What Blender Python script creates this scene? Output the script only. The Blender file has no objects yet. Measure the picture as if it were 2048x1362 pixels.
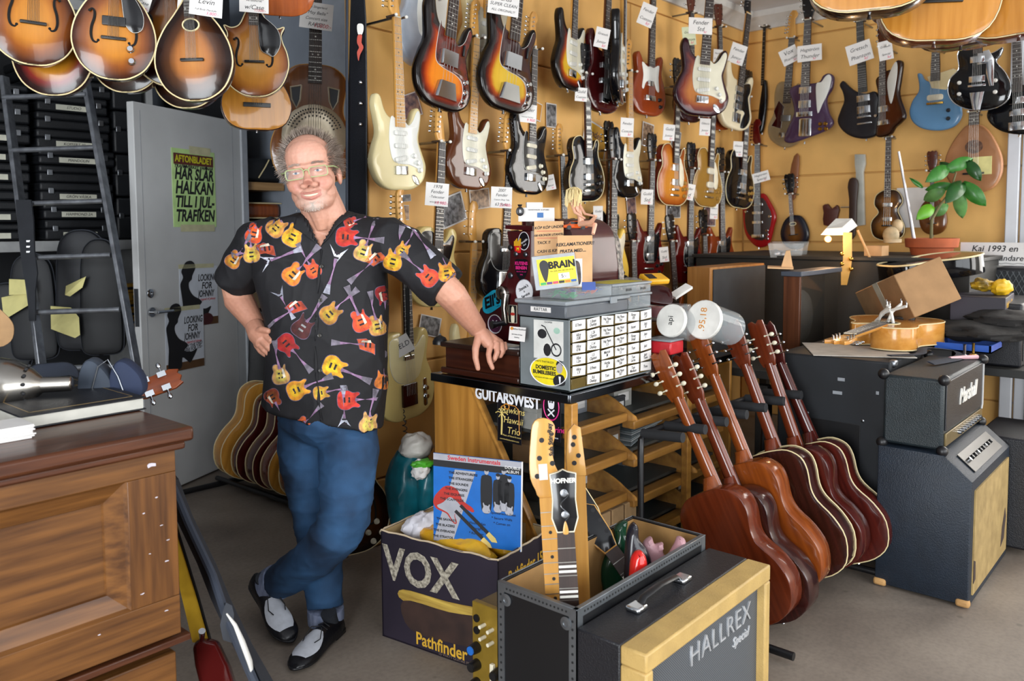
import bpy, bmesh, math, random
import numpy as np
from mathutils import Vector as V, Matrix as MX, geometry as GEO, noise as NZ
from mathutils.bvhtree import BVHTree
random.seed(7)
SC = bpy.context.scene
COL = SC.collection
# ---------- camera (world: x along the yellow wall, y=0 is that wall, x=0 the far wall) ----------
FPX, PPX, PPY = 1650.0, 1024.0, 569.0
CAM = V((-6.04, -2.89, 1.45))
YAW, PITCH, ROLL = math.radians(41.2), math.atan(.069), .006
_F0 = V((math.cos(YAW), math.sin(YAW), 0)); _R0 = V((math.sin(YAW), -math.cos(YAW), 0)); _U0 = V((0, 0, 1))
FWD = (_F0 * math.cos(PITCH) - _U0 * math.sin(PITCH)).normalized()
_UP = (_U0 * math.cos(PITCH) + _F0 * math.sin(PITCH)).normalized()
RT = _R0 * math.cos(ROLL) - _UP * math.sin(ROLL)
UP = _UP * math.cos(ROLL) + _R0 * math.sin(ROLL)
cd = bpy.data.cameras.new('camera'); cam = bpy.data.objects.new('camera', cd); COL.objects.link(cam)
cd.sensor_width = 36; cd.lens = FPX / 2048 * 36; cd.shift_x = 0; cd.shift_y = (PPY - 681) / 2048; cd.clip_start = .05
cd.dof.use_dof = True; cd.dof.focus_distance = 2.9; cd.dof.aperture_fstop = 4.0
cam.matrix_world = MX(((RT.x, UP.x, -FWD.x, CAM.x), (RT.y, UP.y, -FWD.y, CAM.y), (RT.z, UP.z, -FWD.z, CAM.z), (0, 0, 0, 1)))
SC.camera = cam
# ---------- world, daylight through the shop front, exposure ----------
SC.view_settings.view_transform = 'Standard'; SC.view_settings.look = 'None'; SC.view_settings.gamma = 1
SC.view_settings.use_curve_mapping = False; SC.view_settings.exposure = -0.08
W = bpy.data.worlds.new('world'); SC.world = W; W.use_nodes = True
bg = W.node_tree.nodes['Background']; bg.inputs[0].default_value = (.86, .93, 1, 1); bg.inputs[1].default_value = 1.0
def area(name, loc, target, sx, sy, power, col):
    l = bpy.data.lights.new(name, 'AREA'); l.shape = 'RECTANGLE'; l.size = sx; l.size_y = sy; l.energy = power; l.color = col
    o = bpy.data.objects.new(name, l); COL.objects.link(o); o.location = loc
    o.rotation_euler = (V(target) - V(loc)).to_track_quat('-Z', 'Y').to_euler(); return o
area('shop_window_daylight', (-4.6, -5.95, 1.65), (-4.3, 0, 1.25), 5.0, 2.1, 195, (.93, .97, 1))
area('corner_window_daylight', (-.7, -5.95, 1.65), (-2.2, -1, 1.3), 1.3, 2.1, 85, (1, .97, .92))
area('side_window_daylight', (-.06, -2.66, 1.75), (-3.4, -1.2, 1.3), 1.2, 1.55, 48, (1, .95, .88))
area('shop_door_daylight', (-8.9, -3.2, 1.35), (-4.3, 1.3, 1.4), 2.0, 2.4, 290, (.93, .97, 1))
# ---------- pixel helpers: a photo pixel to a point on a real plane ----------
def ray(px, py): return (FWD * FPX + RT * (px - PPX) - UP * (py - PPY)).normalized()
def onA(px, py, off=0): d = ray(px, py); return CAM + d * ((-off - CAM.y) / d.y)
def onX(px, py, x): d = ray(px, py); return CAM + d * ((x - CAM.x) / d.x)
def onY(px, py, y): d = ray(px, py); return CAM + d * ((y - CAM.y) / d.y)
def onB(px, py, off=0): return onX(px, py, -off)
def onZ(px, py, z=0): d = ray(px, py); return CAM + d * ((z - CAM.z) / d.z)
def atD(px, py, D): d = ray(px, py); return CAM + d * (D / (d.x * _F0.x + d.y * _F0.y))
# ---------- materials ----------
def lin(h):
    if not isinstance(h, str): return tuple(h)[:3] + (1,)
    h = h.lstrip('#'); c = [int(h[i:i + 2], 16) / 255 for i in (0, 2, 4)]
    return tuple(x / 12.92 if x <= .04045 else ((x + .055) / 1.055) ** 2.4 for x in c) + (1,)
MATS = {}
def _new(name):
    m = bpy.data.materials.new(name); m.use_nodes = True; n = m.node_tree.nodes; return m, n, m.node_tree.links, n['Principled BSDF']
def mat(name, col='#888888', rough=.5, metal=0, coat=0, var=.06, scale=14, bump=0, col2=None, stretch=None, alpha=1, trans=0, emit=0, detail=4, bscale=None):
    """plain procedural material: base colour broken up by object-space noise, optional second colour / grain stretch / bump"""
    if name in MATS: return MATS[name]
    m, n, L, b = _new(name); c = lin(col)
    b.inputs['Roughness'].default_value = rough; b.inputs['Metallic'].default_value = metal
    b.inputs['Coat Weight'].default_value = coat * .7; b.inputs['Coat Roughness'].default_value = .06; b.inputs['Specular IOR Level'].default_value = .3 if coat else .5
    if trans: b.inputs['Transmission Weight'].default_value = trans
    b.inputs['Alpha'].default_value = alpha
    if emit: b.inputs['Emission Color'].default_value = c; b.inputs['Emission Strength'].default_value = emit
    tc = n.new('ShaderNodeTexCoord'); mp = n.new('ShaderNodeMapping'); L.new(tc.outputs['Object'], mp.inputs[0])
    if stretch: mp.inputs['Scale'].default_value = stretch
    nz = n.new('ShaderNodeTexNoise'); nz.inputs['Scale'].default_value = scale; nz.inputs['Detail'].default_value = detail; L.new(mp.outputs[0], nz.inputs[0])
    r = n.new('ShaderNodeValToRGB'); L.new(nz.outputs[0], r.inputs[0])
    if col2 is not None: ca, cb = lin(col2), c
    else: ca = tuple(x * (1 - 2 * var) for x in c[:3]) + (1,); cb = tuple(min(1, x * (1 + 2 * var)) for x in c[:3]) + (1,)
    r.color_ramp.elements[0].position = .32; r.color_ramp.elements[1].position = .68
    r.color_ramp.elements[0].color = ca; r.color_ramp.elements[1].color = cb
    L.new(r.outputs[0], b.inputs['Base Color'])
    if bump:
        bp = n.new('ShaderNodeBump'); bp.inputs['Strength'].default_value = bump; bp.inputs['Distance'].default_value = .01
        if bscale:
            nb = n.new('ShaderNodeTexNoise'); nb.inputs['Scale'].default_value = bscale; L.new(mp.outputs[0], nb.inputs[0]); L.new(nb.outputs[0], bp.inputs['Height'])
        else: L.new(nz.outputs[0], bp.inputs['Height'])
        L.new(bp.outputs[0], b.inputs['Normal'])
    MATS[name] = m; return m
def wood(name, c1, c2, rough=.4, coat=.0, axis='Z', scale=9, fine=1.0):
    st = {'X': (.06, 1, 1), 'Y': (1, .06, 1), 'Z': (1, 1, .06)}[axis]
    return mat(name, c1, rough, coat=coat, col2=c2, stretch=tuple(s * fine for s in st), scale=scale * 7, detail=8, bump=.05)
def burst(name, stops, rough=.2, coat=.4):
    """sunburst lacquer: colour by real distance to the body's edge (stored on the mesh)"""
    if name in MATS: return MATS[name]
    m, n, L, b = _new(name); a = n.new('ShaderNodeAttribute'); a.attribute_name = 'edge'
    mr = n.new('ShaderNodeMapRange'); mr.inputs[1].default_value = 0; mr.inputs[2].default_value = .15
    L.new(a.outputs['Fac'], mr.inputs[0]); r = n.new('ShaderNodeValToRGB'); L.new(mr.outputs[0], r.inputs[0]); e = r.color_ramp.elements
    while len(e) < len(stops): e.new(.5)
    for el, (p, c) in zip(e, stops): el.position = p; el.color = lin(c)
    tc = n.new('ShaderNodeTexCoord'); mp = n.new('ShaderNodeMapping'); mp.inputs['Scale'].default_value = (60, 60, 4); L.new(tc.outputs['Object'], mp.inputs[0])
    nz = n.new('ShaderNodeTexNoise'); nz.inputs['Scale'].default_value = 2; L.new(mp.outputs[0], nz.inputs[0])
    mx = n.new('ShaderNodeMixRGB'); mx.blend_type = 'MULTIPLY'; mx.inputs[0].default_value = .25; L.new(r.outputs[0], mx.inputs[1]); L.new(nz.outputs[0], mx.inputs[2])
    L.new(mx.outputs[0], b.inputs['Base Color']); b.inputs['Roughness'].default_value = rough; b.inputs['Coat Weight'].default_value = coat * .6; b.inputs['Coat Roughness'].default_value = .04; b.inputs['Specular IOR Level'].default_value = .25
    MATS[name] = m; return m
# ---------- mesh builder ----------
class MB:
    def __init__(s): s.v = []; s.f = []; s.a = []; s.mi = []; s.m = 0; s.T = None
    def add(s, vs, fs, att=None):
        o = len(s.v)
        if s.T is not None: vs = [s.T @ V(p) for p in vs]
        s.v += [tuple(p) for p in vs]; s.f += [tuple(i + o for i in f) for f in fs]; s.mi += [s.m] * len(fs)
        s.a += list(att) if att is not None else [1.0] * len(vs); return s
    def box(s, lo, hi):
        x0, y0, z0 = lo; x1, y1, z1 = hi
        return s.add([(x0, y0, z0), (x1, y0, z0), (x1, y1, z0), (x0, y1, z0), (x0, y0, z1), (x1, y0, z1), (x1, y1, z1), (x0, y1, z1)],
                     [(0, 3, 2, 1), (4, 5, 6, 7), (0, 1, 5, 4), (1, 2, 6, 5), (2, 3, 7, 6), (3, 0, 4, 7)])
    def cbox(s, c, d): return s.box([c[i] - d[i] / 2 for i in range(3)], [c[i] + d[i] / 2 for i in range(3)])
    def loft(s, rings, cap=True, closed=True):
        n = len(rings[0]); vs = [p for r in rings for p in r]; fs = []
        for i in range(len(rings) - 1):
            for j in range(n if closed else n - 1):
                k = (j + 1) % n; fs.append((i * n + j, i * n + k, (i + 1) * n + k, (i + 1) * n + j))
        if cap: fs += [tuple(range(n))[::-1], tuple(range((len(rings) - 1) * n, len(rings) * n))]
        return s.add(vs, fs)
    def cyl(s, p0, p1, r0, r1=None, n=12):
        return s.tube([p0, p1], [r0, r0 if r1 is None else r1], n)
    def tube(s, pts, r, n=8, cap=True, flat=1.0):
        pts = [V(p) for p in pts]; N = len(pts); rs = r if isinstance(r, (list, tuple)) else [r] * N; rings = []; up = None
        for i, p in enumerate(pts):
            t = (pts[min(i + 1, N - 1)] - pts[max(i - 1, 0)]).normalized()
            if up is None: up = V((0, 0, 1)) if abs(t.z) < .9 else V((1, 0, 0))
            a = t.cross(up).normalized(); up = a.cross(t).normalized()
            rings.append([p + (a * math.cos(k * 2 * math.pi / n) + up * math.sin(k * 2 * math.pi / n) * flat) * rs[i] for k in range(n)])
        return s.loft(rings, cap)
    def ball(s, c, r, n=14, m=9, R=None):
        if not isinstance(r, (list, tuple)): r = (r, r, r)
        rings = []
        for i in range(m + 1):
            th = math.pi * i / m; st, ct = math.sin(th) if 0 < i < m else 1e-4, math.cos(th); ring = []
            for k in range(n):
                q = V((r[0] * st * math.cos(2 * math.pi * k / n), r[1] * st * math.sin(2 * math.pi * k / n), -r[2] * ct))
                if R is not None: q = R @ q
                ring.append(V(c) + q)
            rings.append(ring)
        return s.loft(rings, True)
    def lathe(s, prof, n=20, T=None, cap=True):
        T = T or MX.Identity(4)
        return s.loft([[T @ V((r * math.cos(2 * math.pi * k / n), r * math.sin(2 * math.pi * k / n), z)) for k in range(n)] for r, z in prof], cap)
    def plate(s, pts, y0, y1, r=.003, grid=0, dome=0, domeb=0, dw=.06):
        """2-D outline (x,z) extruded along y from y0 (back, larger y) to y1 (front, smaller y), edges rounded by r"""
        P = np.array([(p[0], p[1]) for p in pts], float)
        if np.sum(P[:, 0] * np.roll(P[:, 1], -1) - np.roll(P[:, 0], -1) * P[:, 1]) < 0: P = P[::-1]
        n = len(P); t = np.roll(P, -1, 0) - np.roll(P, 1, 0); t /= np.maximum(1e-9, np.linalg.norm(t, axis=1))[:, None]
        nin = np.stack([-t[:, 1], t[:, 0]], 1); sg = 1 if y0 > y1 else -1
        lev = [(r, y0), (r * .3, y0 - sg * r * .3), (0, y0 - sg * r), (0, y1 + sg * r), (r * .3, y1 + sg * r * .3), (r, y1)] if r > 0 else [(0, y0), (0, y1)]
        rings = [[(q[0], y, q[1]) for q in P + nin * ins] for ins, y in lev]
        vs = [p for rg in rings for p in rg]; fs = []; at = [ins for ins, y in lev for _ in range(n)]
        for i in range(len(rings) - 1):
            for j in range(n):
                k = (j + 1) % n; fs.append((i * n + j, i * n + k, (i + 1) * n + k, (i + 1) * n + j))
        base = 0
        if grid:
            Q = P + nin * r; gx = np.arange(Q[:, 0].min() + grid / 2, Q[:, 0].max(), grid); gz = np.arange(Q[:, 1].min() + grid / 2, Q[:, 1].max(), grid)
            gp = np.array([(a, b) for a in gx for b in gz]); A = Q; B = np.roll(Q, -1, 0)
            def dist(pt):
                d = B - A; u = np.clip(((pt - A) * d).sum(1) / np.maximum(1e-12, (d * d).sum(1)), 0, 1); return np.linalg.norm(A + d * u[:, None] - pt, axis=1).min()
            gp = [p for p in gp if dist(p) > grid * .4]
            co = [V(q) for q in Q] + [V(p) for p in gp]
            cv, ce, cf, ov, oe, of = GEO.delaunay_2d_cdt(co, [(i, (i + 1) % n) for i in range(n)], [list(range(n))], 1, 1e-6)
            dd = [dist(np.array(p)) + r for p in cv]
            for side, y, dm in ((0, y0, domeb), (1, y1, dome)):
                o = len(vs); h = [dm * (1 - math.exp(-((max(0, d - r) / dw) ** 1.3) * 2)) for d in dd]; s2 = 1 if side == 0 else -1
                vs += [(p[0], y + s2 * sg * hh, p[1]) for p, hh in zip(cv, h)]; at += dd; fs += [tuple(i + o for i in f) for f in cf]
        else:
            Q = P + nin * (r if r > 0 else 0); tr = GEO.tessellate_polygon([[V((q[0], q[1], 0)) for q in Q]])
            m_ = (len(lev) - 1) * n
            fs += [tuple(a) for a in tr] + [tuple(i + m_ for i in a) for a in tr]
        return s.add(vs, fs, at)
    def build(s, name, material, parent=None, smooth=40, M=None, bevel=0, weld=True):
        me = bpy.data.meshes.new(name); me.from_pydata(s.v, [], s.f)
        at = me.attributes.new('edge', 'FLOAT', 'POINT'); at.data.foreach_set('value', np.array(s.a, dtype=np.float32))
        ms = material if isinstance(material, (list, tuple)) else [material]
        for x in ms: me.materials.append(x)
        if len(ms) > 1: me.polygons.foreach_set('material_index', s.mi)
        bm = bmesh.new(); bm.from_mesh(me)
        if weld: bmesh.ops.remove_doubles(bm, verts=bm.verts, dist=1e-5)
        bmesh.ops.recalc_face_normals(bm, faces=bm.faces); bm.to_mesh(me); bm.free()
        if smooth:
            me.polygons.foreach_set('use_smooth', [True] * len(me.polygons)); me.set_sharp_from_angle(angle=math.radians(smooth))
        o = bpy.data.objects.new(name, me); COL.objects.link(o)
        if parent: o.parent = parent
        if M is not None: o.matrix_local = M
        if bevel:
            b = o.modifiers.new('bevel', 'BEVEL'); b.width = bevel; b.segments = 2; b.limit_method = 'ANGLE'
        return o
def tag(o, label=None, cat=None, group=None, kind=None):
    if label: o['label'] = label
    if cat: o['category'] = cat
    if group: o['group'] = group
    if kind: o['kind'] = kind
    return o
def thing(name, label, cat, M=None, group=None):
    o = bpy.data.objects.new(name, None); o.empty_display_size = .05; COL.objects.link(o)
    if M is not None: o.matrix_world = M if isinstance(M, MX) else MX.Translation(V(M))
    return tag(o, label, cat, group)
def frame(o, r, u):
    """matrix with columns right, up, normal"""
    r = V(r).normalized(); u = V(u); n = r.cross(u).normalized(); u = n.cross(r)
    return MX(((r.x, u.x, n.x, o[0]), (r.y, u.y, n.y, o[1]), (r.z, u.z, n.z, o[2]), (0, 0, 0, 1)))
def gframe(o, front, up, s=1, roll=0):
    """instrument frame: local x right, -y front, z up"""
    y = -V(front).normalized(); z = V(up); x = y.cross(z).normalized(); z = x.cross(y)
    if roll: q = MX.Rotation(roll, 3, y); x = q @ x; z = q @ z
    return MX(((x.x * s, y.x * s, z.x * s, o[0]), (x.y * s, y.y * s, z.y * s, o[1]), (x.z * s, y.z * s, z.z * s, o[2]), (0, 0, 0, 1)))
def boxobj(name, lo, hi, m, parent=None, bevel=.003, M=None):
    return MB().box(lo, hi).build(name, m, parent, bevel=bevel, smooth=30, M=M)
def text(s, size, M, m, parent, align='CENTER', shear=0, ext=.0003, name='lettering', sx=1, bold=0, space=1, lh=1):
    cu = bpy.data.curves.new('t', 'FONT'); cu.body = s; cu.size = size; cu.align_x = align; cu.align_y = 'CENTER'; cu.extrude = ext; cu.shear = shear
    cu.resolution_u = 3; cu.offset = bold; cu.space_character = space; cu.space_line = lh
    t = bpy.data.objects.new('t', cu); me = bpy.data.meshes.new_from_object(t); bpy.data.objects.remove(t); bpy.data.curves.remove(cu)
    me.name = name; me.materials.clear(); me.materials.append(m)
    if sx != 1: me.transform(MX.Diagonal((sx, 1, 1, 1)))
    o = bpy.data.objects.new(name, me); COL.objects.link(o)
    if parent: o.parent = parent
    o.matrix_local = M; return o
def cr(pts, k=5, closed=True):
    """Catmull-Rom through 2-D or 3-D points"""
    P = [np.array(p, float) for p in pts]; n = len(P); out = []
    for i in range(n if closed else n - 1):
        g = lambda j: P[j % n] if closed else P[min(max(j, 0), n - 1)]
        a, b, c, d = g(i - 1), g(i), g(i + 1), g(i + 2)
        for t in np.arange(k) / k: out.append(tuple(.5 * (2 * b + (c - a) * t + (2 * a - 5 * b + 4 * c - d) * t * t + (3 * b - a - 3 * c + d) * t ** 3)))
    if not closed: out.append(tuple(P[-1]))
    return out
def mirror(half):
    """half outline from bottom centre to top centre on the +x side -> full closed outline"""
    return list(half) + [(-x, z) for x, z in half[::-1] if abs(x) > 1e-6]
def ell(cx, cz, rx, rz, n=20, a0=0): return [(cx + rx * math.cos(a0 + 2 * math.pi * i / n), cz + rz * math.sin(a0 + 2 * math.pi * i / n)) for i in range(n)]
def rect(x0, z0, x1, z1): return [(x0, z0), (x1, z0), (x1, z1), (x0, z1)]
def rrect(x0, z0, x1, z1, r, k=3):
    o = []
    for cx, cz, a in ((x1 - r, z1 - r, 0), (x0 + r, z1 - r, 90), (x0 + r, z0 + r, 180), (x1 - r, z0 + r, 270)):
        for i in range(k + 1): t = math.radians(a + 90 * i / k); o.append((cx + r * math.cos(t), cz + r * math.sin(t)))
    return o
BLK = mat('black_plastic', '#101013', .4); WHT = mat('white_plastic', '#d6d4ce', .4); CHR = mat('chrome', '#c9ccd0', .12, 1, var=.02)
STL = mat('brushed_steel', '#8d9095', .35, 1); PAPER = mat('white_paper', '#dad7d4', .8, var=.02); INK = mat('black_ink', '#16161a', .7, var=.02)
PINK = mat('pink_ink', '#d33a6a', .7, var=.02); REDI = mat('red_ink', '#b52a35', .7, var=.02); CARD = mat('cardboard', '#b08d62', .85, var=.05, scale=30)
# ================= the setting =================
YEL = mat('ochre_wall_paint', '#dcab62', .62, var=.05, scale=3, bump=.03, bscale=90)
GREY = mat('blue_grey_wall_paint', '#8f97a3', .6, var=.05, scale=3)
WPT = mat('white_gloss_paint', '#c9ccd2', .35, var=.03, scale=5)
def structure(o): o['kind'] = 'structure'; return o
def concrete():
    m, n, L, b = _new('worn_concrete'); tc = n.new('ShaderNodeTexCoord'); a = n.new('ShaderNodeTexNoise'); a.inputs['Scale'].default_value = 2.2; a.inputs['Detail'].default_value = 8
    c = n.new('ShaderNodeTexNoise'); c.inputs['Scale'].default_value = 60; c.inputs['Detail'].default_value = 4; r = n.new('ShaderNodeValToRGB'); r2 = n.new('ShaderNodeValToRGB')
    for x in (a, c): L.new(tc.outputs['Object'], x.inputs[0])
    L.new(a.outputs[0], r.inputs[0]); L.new(c.outputs[0], r2.inputs[0]); e = r.color_ramp.elements
    e[0].position = .3; e[0].color = lin('#6d6259'); e[1].position = .7; e[1].color = lin('#94887b')
    r2.color_ramp.elements[0].position = .3; r2.color_ramp.elements[0].color = (.72, .72, .74, 1); r2.color_ramp.elements[1].position = .6
    mx = n.new('ShaderNodeMixRGB'); mx.blend_type = 'MULTIPLY'; mx.inputs[0].default_value = .6; L.new(r.outputs[0], mx.inputs[1]); L.new(r2.outputs[0], mx.inputs[2])
    v = n.new('ShaderNodeTexVoronoi'); v.inputs['Scale'].default_value = 5; L.new(tc.outputs['Object'], v.inputs[0]); r3 = n.new('ShaderNodeValToRGB'); L.new(v.outputs['Distance'], r3.inputs[0])
    r3.color_ramp.elements[0].position = .035; r3.color_ramp.elements[0].color = (.35, .34, .33, 1); r3.color_ramp.elements[1].position = .07
    m2 = n.new('ShaderNodeMixRGB'); m2.blend_type = 'MULTIPLY'; m2.inputs[0].default_value = .5; L.new(mx.outputs[0], m2.inputs[1]); L.new(r3.outputs[0], m2.inputs[2])
    L.new(m2.outputs[0], b.inputs['Base Color']); b.inputs['Roughness'].default_value = .55
    bp = n.new('ShaderNodeBump'); bp.inputs['Strength'].default_value = .08; L.new(c.outputs[0], bp.inputs['Height']); L.new(bp.outputs[0], b.inputs['Normal']); return m
structure(boxobj('floor', (-9, -6, -.1), (.3, 3.2, 0), concrete(), bevel=0))
structure(boxobj('ceiling', (-9, -6, 3.05), (.3, 3.2, 3.15), WPT, bevel=0))
wl = structure(boxobj('wall_left', (-3.7, .02, 0), (.1, .14, 3.05), YEL, bevel=0))
wf = structure(boxobj('wall_far', (.02, -1.95, 0), (.14, .14, 3.05), YEL, bevel=0))
zs = [0, .31, .82, 1.33, 1.82, 2.33, 2.84, 3.05]
for i in range(7):
    z0, z1 = zs[i] + .004, zs[i + 1] - .004; xs = [-3.7, -2.1 + (.5 if i % 2 else 0), -.004]
    for a, b_ in zip(xs[:-1], xs[1:]): boxobj('panel', (a + .003, 0, z0), (b_ - .003, .02, z1), YEL, wl, bevel=.006)
    boxobj('panel', (0, -1.92, z0), (.02, -.002, z1), YEL, wf, bevel=.006)
CORN = mat('cornice_paint', '#c3c0bb', .5, var=.03)
c1 = MB(); pr = [(0, 2.93), (.02, 2.93), (.03, 2.96), (.1, 3.01), (.11, 3.05), (0, 3.05)]
c1.loft([[V((x, -d, z)) for d, z in pr] for x in (-3.7, 0)]); structure(c1.build('trim_1', CORN))
c2 = MB(); c2.loft([[V((-d, y, z)) for d, z in pr] for y in (-3.3, 0)]); structure(c2.build('trim_2', CORN))
c3 = MB()
for y0, y1, x in ((-1.86, -1.79, -.045), (-1.93, -1.87, -.03), (-2.02, -1.94, -.05)): c3.box((x, y0, .0), (.1, y1, 2.95))
structure(c3.build('trim_3', WPT, bevel=.006))
wn = MB(); wn.box((-.01, -3.3, .85), (.09, -2.02, .95)).box((-.01, -3.3, 2.55), (.09, -2.02, 2.65)).box((0, -2.7, .95), (.06, -2.64, 2.55)).box((-.01, -3.36, .0), (.09, -3.3, 2.95))
w1 = structure(wn.build('window_1', WPT, bevel=.005))
GL = mat('window_glass', '#ffffff', .02, trans=1, var=0)
boxobj('pane', (.03, -2.64, .95), (.034, -2.02, 2.55), GL, w1, 0); boxobj('pane', (.03, -3.3, .95), (.034, -2.7, 2.55), GL, w1, 0)
structure(boxobj('wall_window_apron', (.0, -3.3, 0), (.12, -1.95, .85), YEL, bevel=0))
# store room behind: back wall, grey return wall, end of the yellow wall
structure(boxobj('wall_back', (-9, 2.95, 0), (-2.7, 3.05, 3.05), GREY, bevel=0))
structure(boxobj('wall_grey', (-2.9, .14, 0), (-2.8, 2.95, 3.05), GREY, bevel=0))
structure(boxobj('wall_side', (-7.6, -.3, 0), (-7.5, 2.95, 3.05), GREY, bevel=0))
gp = MB().box((-2.935, .6, 1.75), (-2.9, 1.45, 3.05)); structure(gp.build('trim_4', mat('pale_board', '#a9afb9', .5, var=.03), bevel=.004))
# street side behind the viewer: shop windows and entrance the daylight comes through
PAL = mat('pale_wall_paint', '#c2bcb0', .7, var=.03, scale=3)
sf = MB().box((-9, -6.1, 0), (.3, -6, .5)).box((-9, -6.1, 2.75), (.3, -6, 3.05))
for x0, x1 in ((-9, -7.2), (-2.0, -1.4), (0, .3), (-4.7, -4.6)): sf.box((x0, -6.1, .5), (x1, -6, 2.75))
structure(sf.build('wall_front', PAL)); sd = MB().box((-9.1, -6.1, 0), (-9, -4.3, 3.05)).box((-9.1, -2.1, 0), (-9, 3.2, 3.05)).box((-9.1, -4.3, 2.6), (-9, -2.1, 3.05)); structure(sd.build('wall_entrance', PAL)); structure(boxobj('wall_right', (.02, -6, 0), (.14, -3.36, 3.05), PAL, bevel=0)); structure(boxobj('wall_window_header', (.02, -3.36, 2.65), (.14, -1.95, 3.05), YEL, bevel=0))
# ---- door, standing open ----
ang = math.atan2(.37, .84)
dm = MX.Translation(V((-4.085, 1.41, .012))) @ MX.Rotation(ang, 4, 'Z')
DW, DH = .90, 2.1
dr = bpy.data.objects.new('door_1', None); COL.objects.link(dr); dr.matrix_world = dm; structure(dr)
boxobj('door_leaf', (0, 0, 0), (DW, .042, DH), mat('door_paint', '#bfc0c0', .45, var=.04, scale=3), dr, .004)
boxobj('door_edge_trim', (DW - .004, -.012, 0), (DW + .055, .05, DH + .02), mat('door_frame_paint', '#a9adb3', .4, var=.04), dr, .004)
g = MB()
for x in (.0, DW - .13): g.box((.045 + x, -.001, .03), (.048 + x, .001, DH - .04))
g.build('panel_joint', mat('door_seam', '#8c8f94', .6), dr)
hd = MB(); hd.cyl((.075, -.003, 1.0), (.075, -.012, 1.0), .026, n=18).cyl((.075, -.01, 1.0), (.075, -.05, 1.0), .009).cyl((.075, -.045, 1.0), (.195, -.045, .998), .009, .007, 10)
hd.build('handle', CHR, dr)
MB().lathe([(.024, 0), (.024, .008), (.02, .011), (.009, .011), (.009, .006)], 18, MX.Translation(V((.072, 0, 1.1))) @ MX.Rotation(math.pi / 2, 4, 'X')).build('lock_cylinder', CHR, dr)
lp = MB().box((-.003, .008, .93), (.0, .034, 1.13)); lp.build('lock_plate', STL, dr)
# ---- tall storage shelves behind the ladder, cabinet beside the door ----
SH = mat('shelf_board', '#9a9b9b', .55, var=.05)
DKB = mat('dark_back', '#15161a', .8)
su = thing('storage_shelf', 'tall pale storage shelf packed with black cases behind ladder', 'shelf', (-5.35, 2.2, 0))
for z in (.30, .80, 1.33, 2.72): boxobj('shelf', (-1.6, 0, z), (1.75, .7, z + .06), SH, su, .003)
for x in (-1.6, .05, 1.72): boxobj('upright', (x, .02, 0), (x + .04, .7, 2.9), SH, su, .003)
boxobj('back_panel', (-1.6, .7, 0), (1.76, .72, 2.9), DKB, su, 0)
cs = thing('side_shelf', 'dark wall shelf with tan edge holding stacked guitars beside the door', 'shelf', (-3.24, 1.84, 0))
SHT = wood('shelf_edge_wood', '#a98558', '#8c6a42', axis='X')
for z in (.55, .95, 1.70, 2.3): boxobj('shelf', (0, 0, z), (.33, .85, z + .05), SHT, cs, .002)
boxobj('back_panel', (0, .9, 0), (.33, .92, 2.9), DKB, cs, 0); boxobj('side_panel', (-.02, .05, 0), (0, .9, 2.9), DKB, cs, 0)
# ================= instrument workshop =================
STRAT = cr([(0, 0), (-.075, .006), (-.13, .045), (-.158, .115), (-.14, .185), (-.117, .24), (-.124, .30), (-.136, .36), (-.124, .402), (-.10, .395), (-.082, .345), (-.058, .316), (-.03, .31), (.03, .30), (.055, .284), (.078, .305), (.098, .345), (.122, .362), (.139, .335), (.13, .275), (.12, .22), (.14, .165), (.162, .105), (.142, .042), (.08, .006)], 4)
SGUARD = cr([(-.047, .312), (-.02, .305), (.03, .297), (.056, .28), (.084, .302), (.105, .338), (.12, .347), (.127, .325), (.115, .27), (.103, .225), (.118, .17), (.138, .115), (.13, .088), (.10, .097), (.05, .112), (-.01, .115), (-.045, .13), (-.06, .18), (-.062, .24)], 3)
PB = cr([(0, 0), (-.085, .008), (-.142, .055), (-.166, .135), (-.148, .22), (-.125, .285), (-.134, .36), (-.142, .43), (-.124, .478), (-.097, .465), (-.08, .405), (-.057, .362), (-.03, .352), (.03, .325), (.055, .303), (.083, .325), (.105, .38), (.127, .402), (.143, .37), (.128, .29), (.121, .24), (.145, .17), (.166, .11), (.15, .048), (.09, .006)], 4)
PGUARD = cr([(-.058, .37), (-.045, .345), (.03, .315), (.056, .292), (.092, .318), (.113, .375), (.125, .38), (.131, .355), (.115, .29), (.108, .24), (.128, .17), (.148, .11), (.135, .052), (.11, .03), (.09, .036), (.105, .065), (.108, .11), (.09, .145), (.05, .165), (-.02, .175), (-.062, .195), (-.07, .25)], 3)
TELE = cr([(0, 0), (-.08, .005), (-.142, .042), (-.163, .11), (-.146, .18), (-.12, .235), (-.122, .285), (-.118, .325), (-.09, .35), (-.05, .355), (-.03, .35), (.03, .312), (.047, .297), (.064, .315), (.085, .35), (.115, .352), (.134, .318), (.123, .265), (.12, .225), (.146, .17), (.163, .105), (.142, .04), (.08, .005)], 4)
TGUARD = cr([(-.10, .325), (-.05, .335), (-.03, .33), (.03, .305), (.045, .285), (.068, .3), (.095, .325), (.113, .31), (.1, .255), (.085, .215), (.06, .165), (-.02, .15), (-.07, .165), (-.10, .21), (-.105, .27)], 3)
LP = cr([(0, 0), (.08, .004), (.14, .04), (.163, .11), (.148, .18), (.116, .24), (.108, .285), (.116, .33), (.106, .352), (.086, .343), (.07, .31), (.05, .292), (.03, .30), (-.03, .362), (-.06, .372), (-.105, .357), (-.126, .31), (-.116, .26), (-.12, .23), (-.15, .18), (-.164, .11), (-.14, .04), (-.08, .004)], 4)
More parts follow.
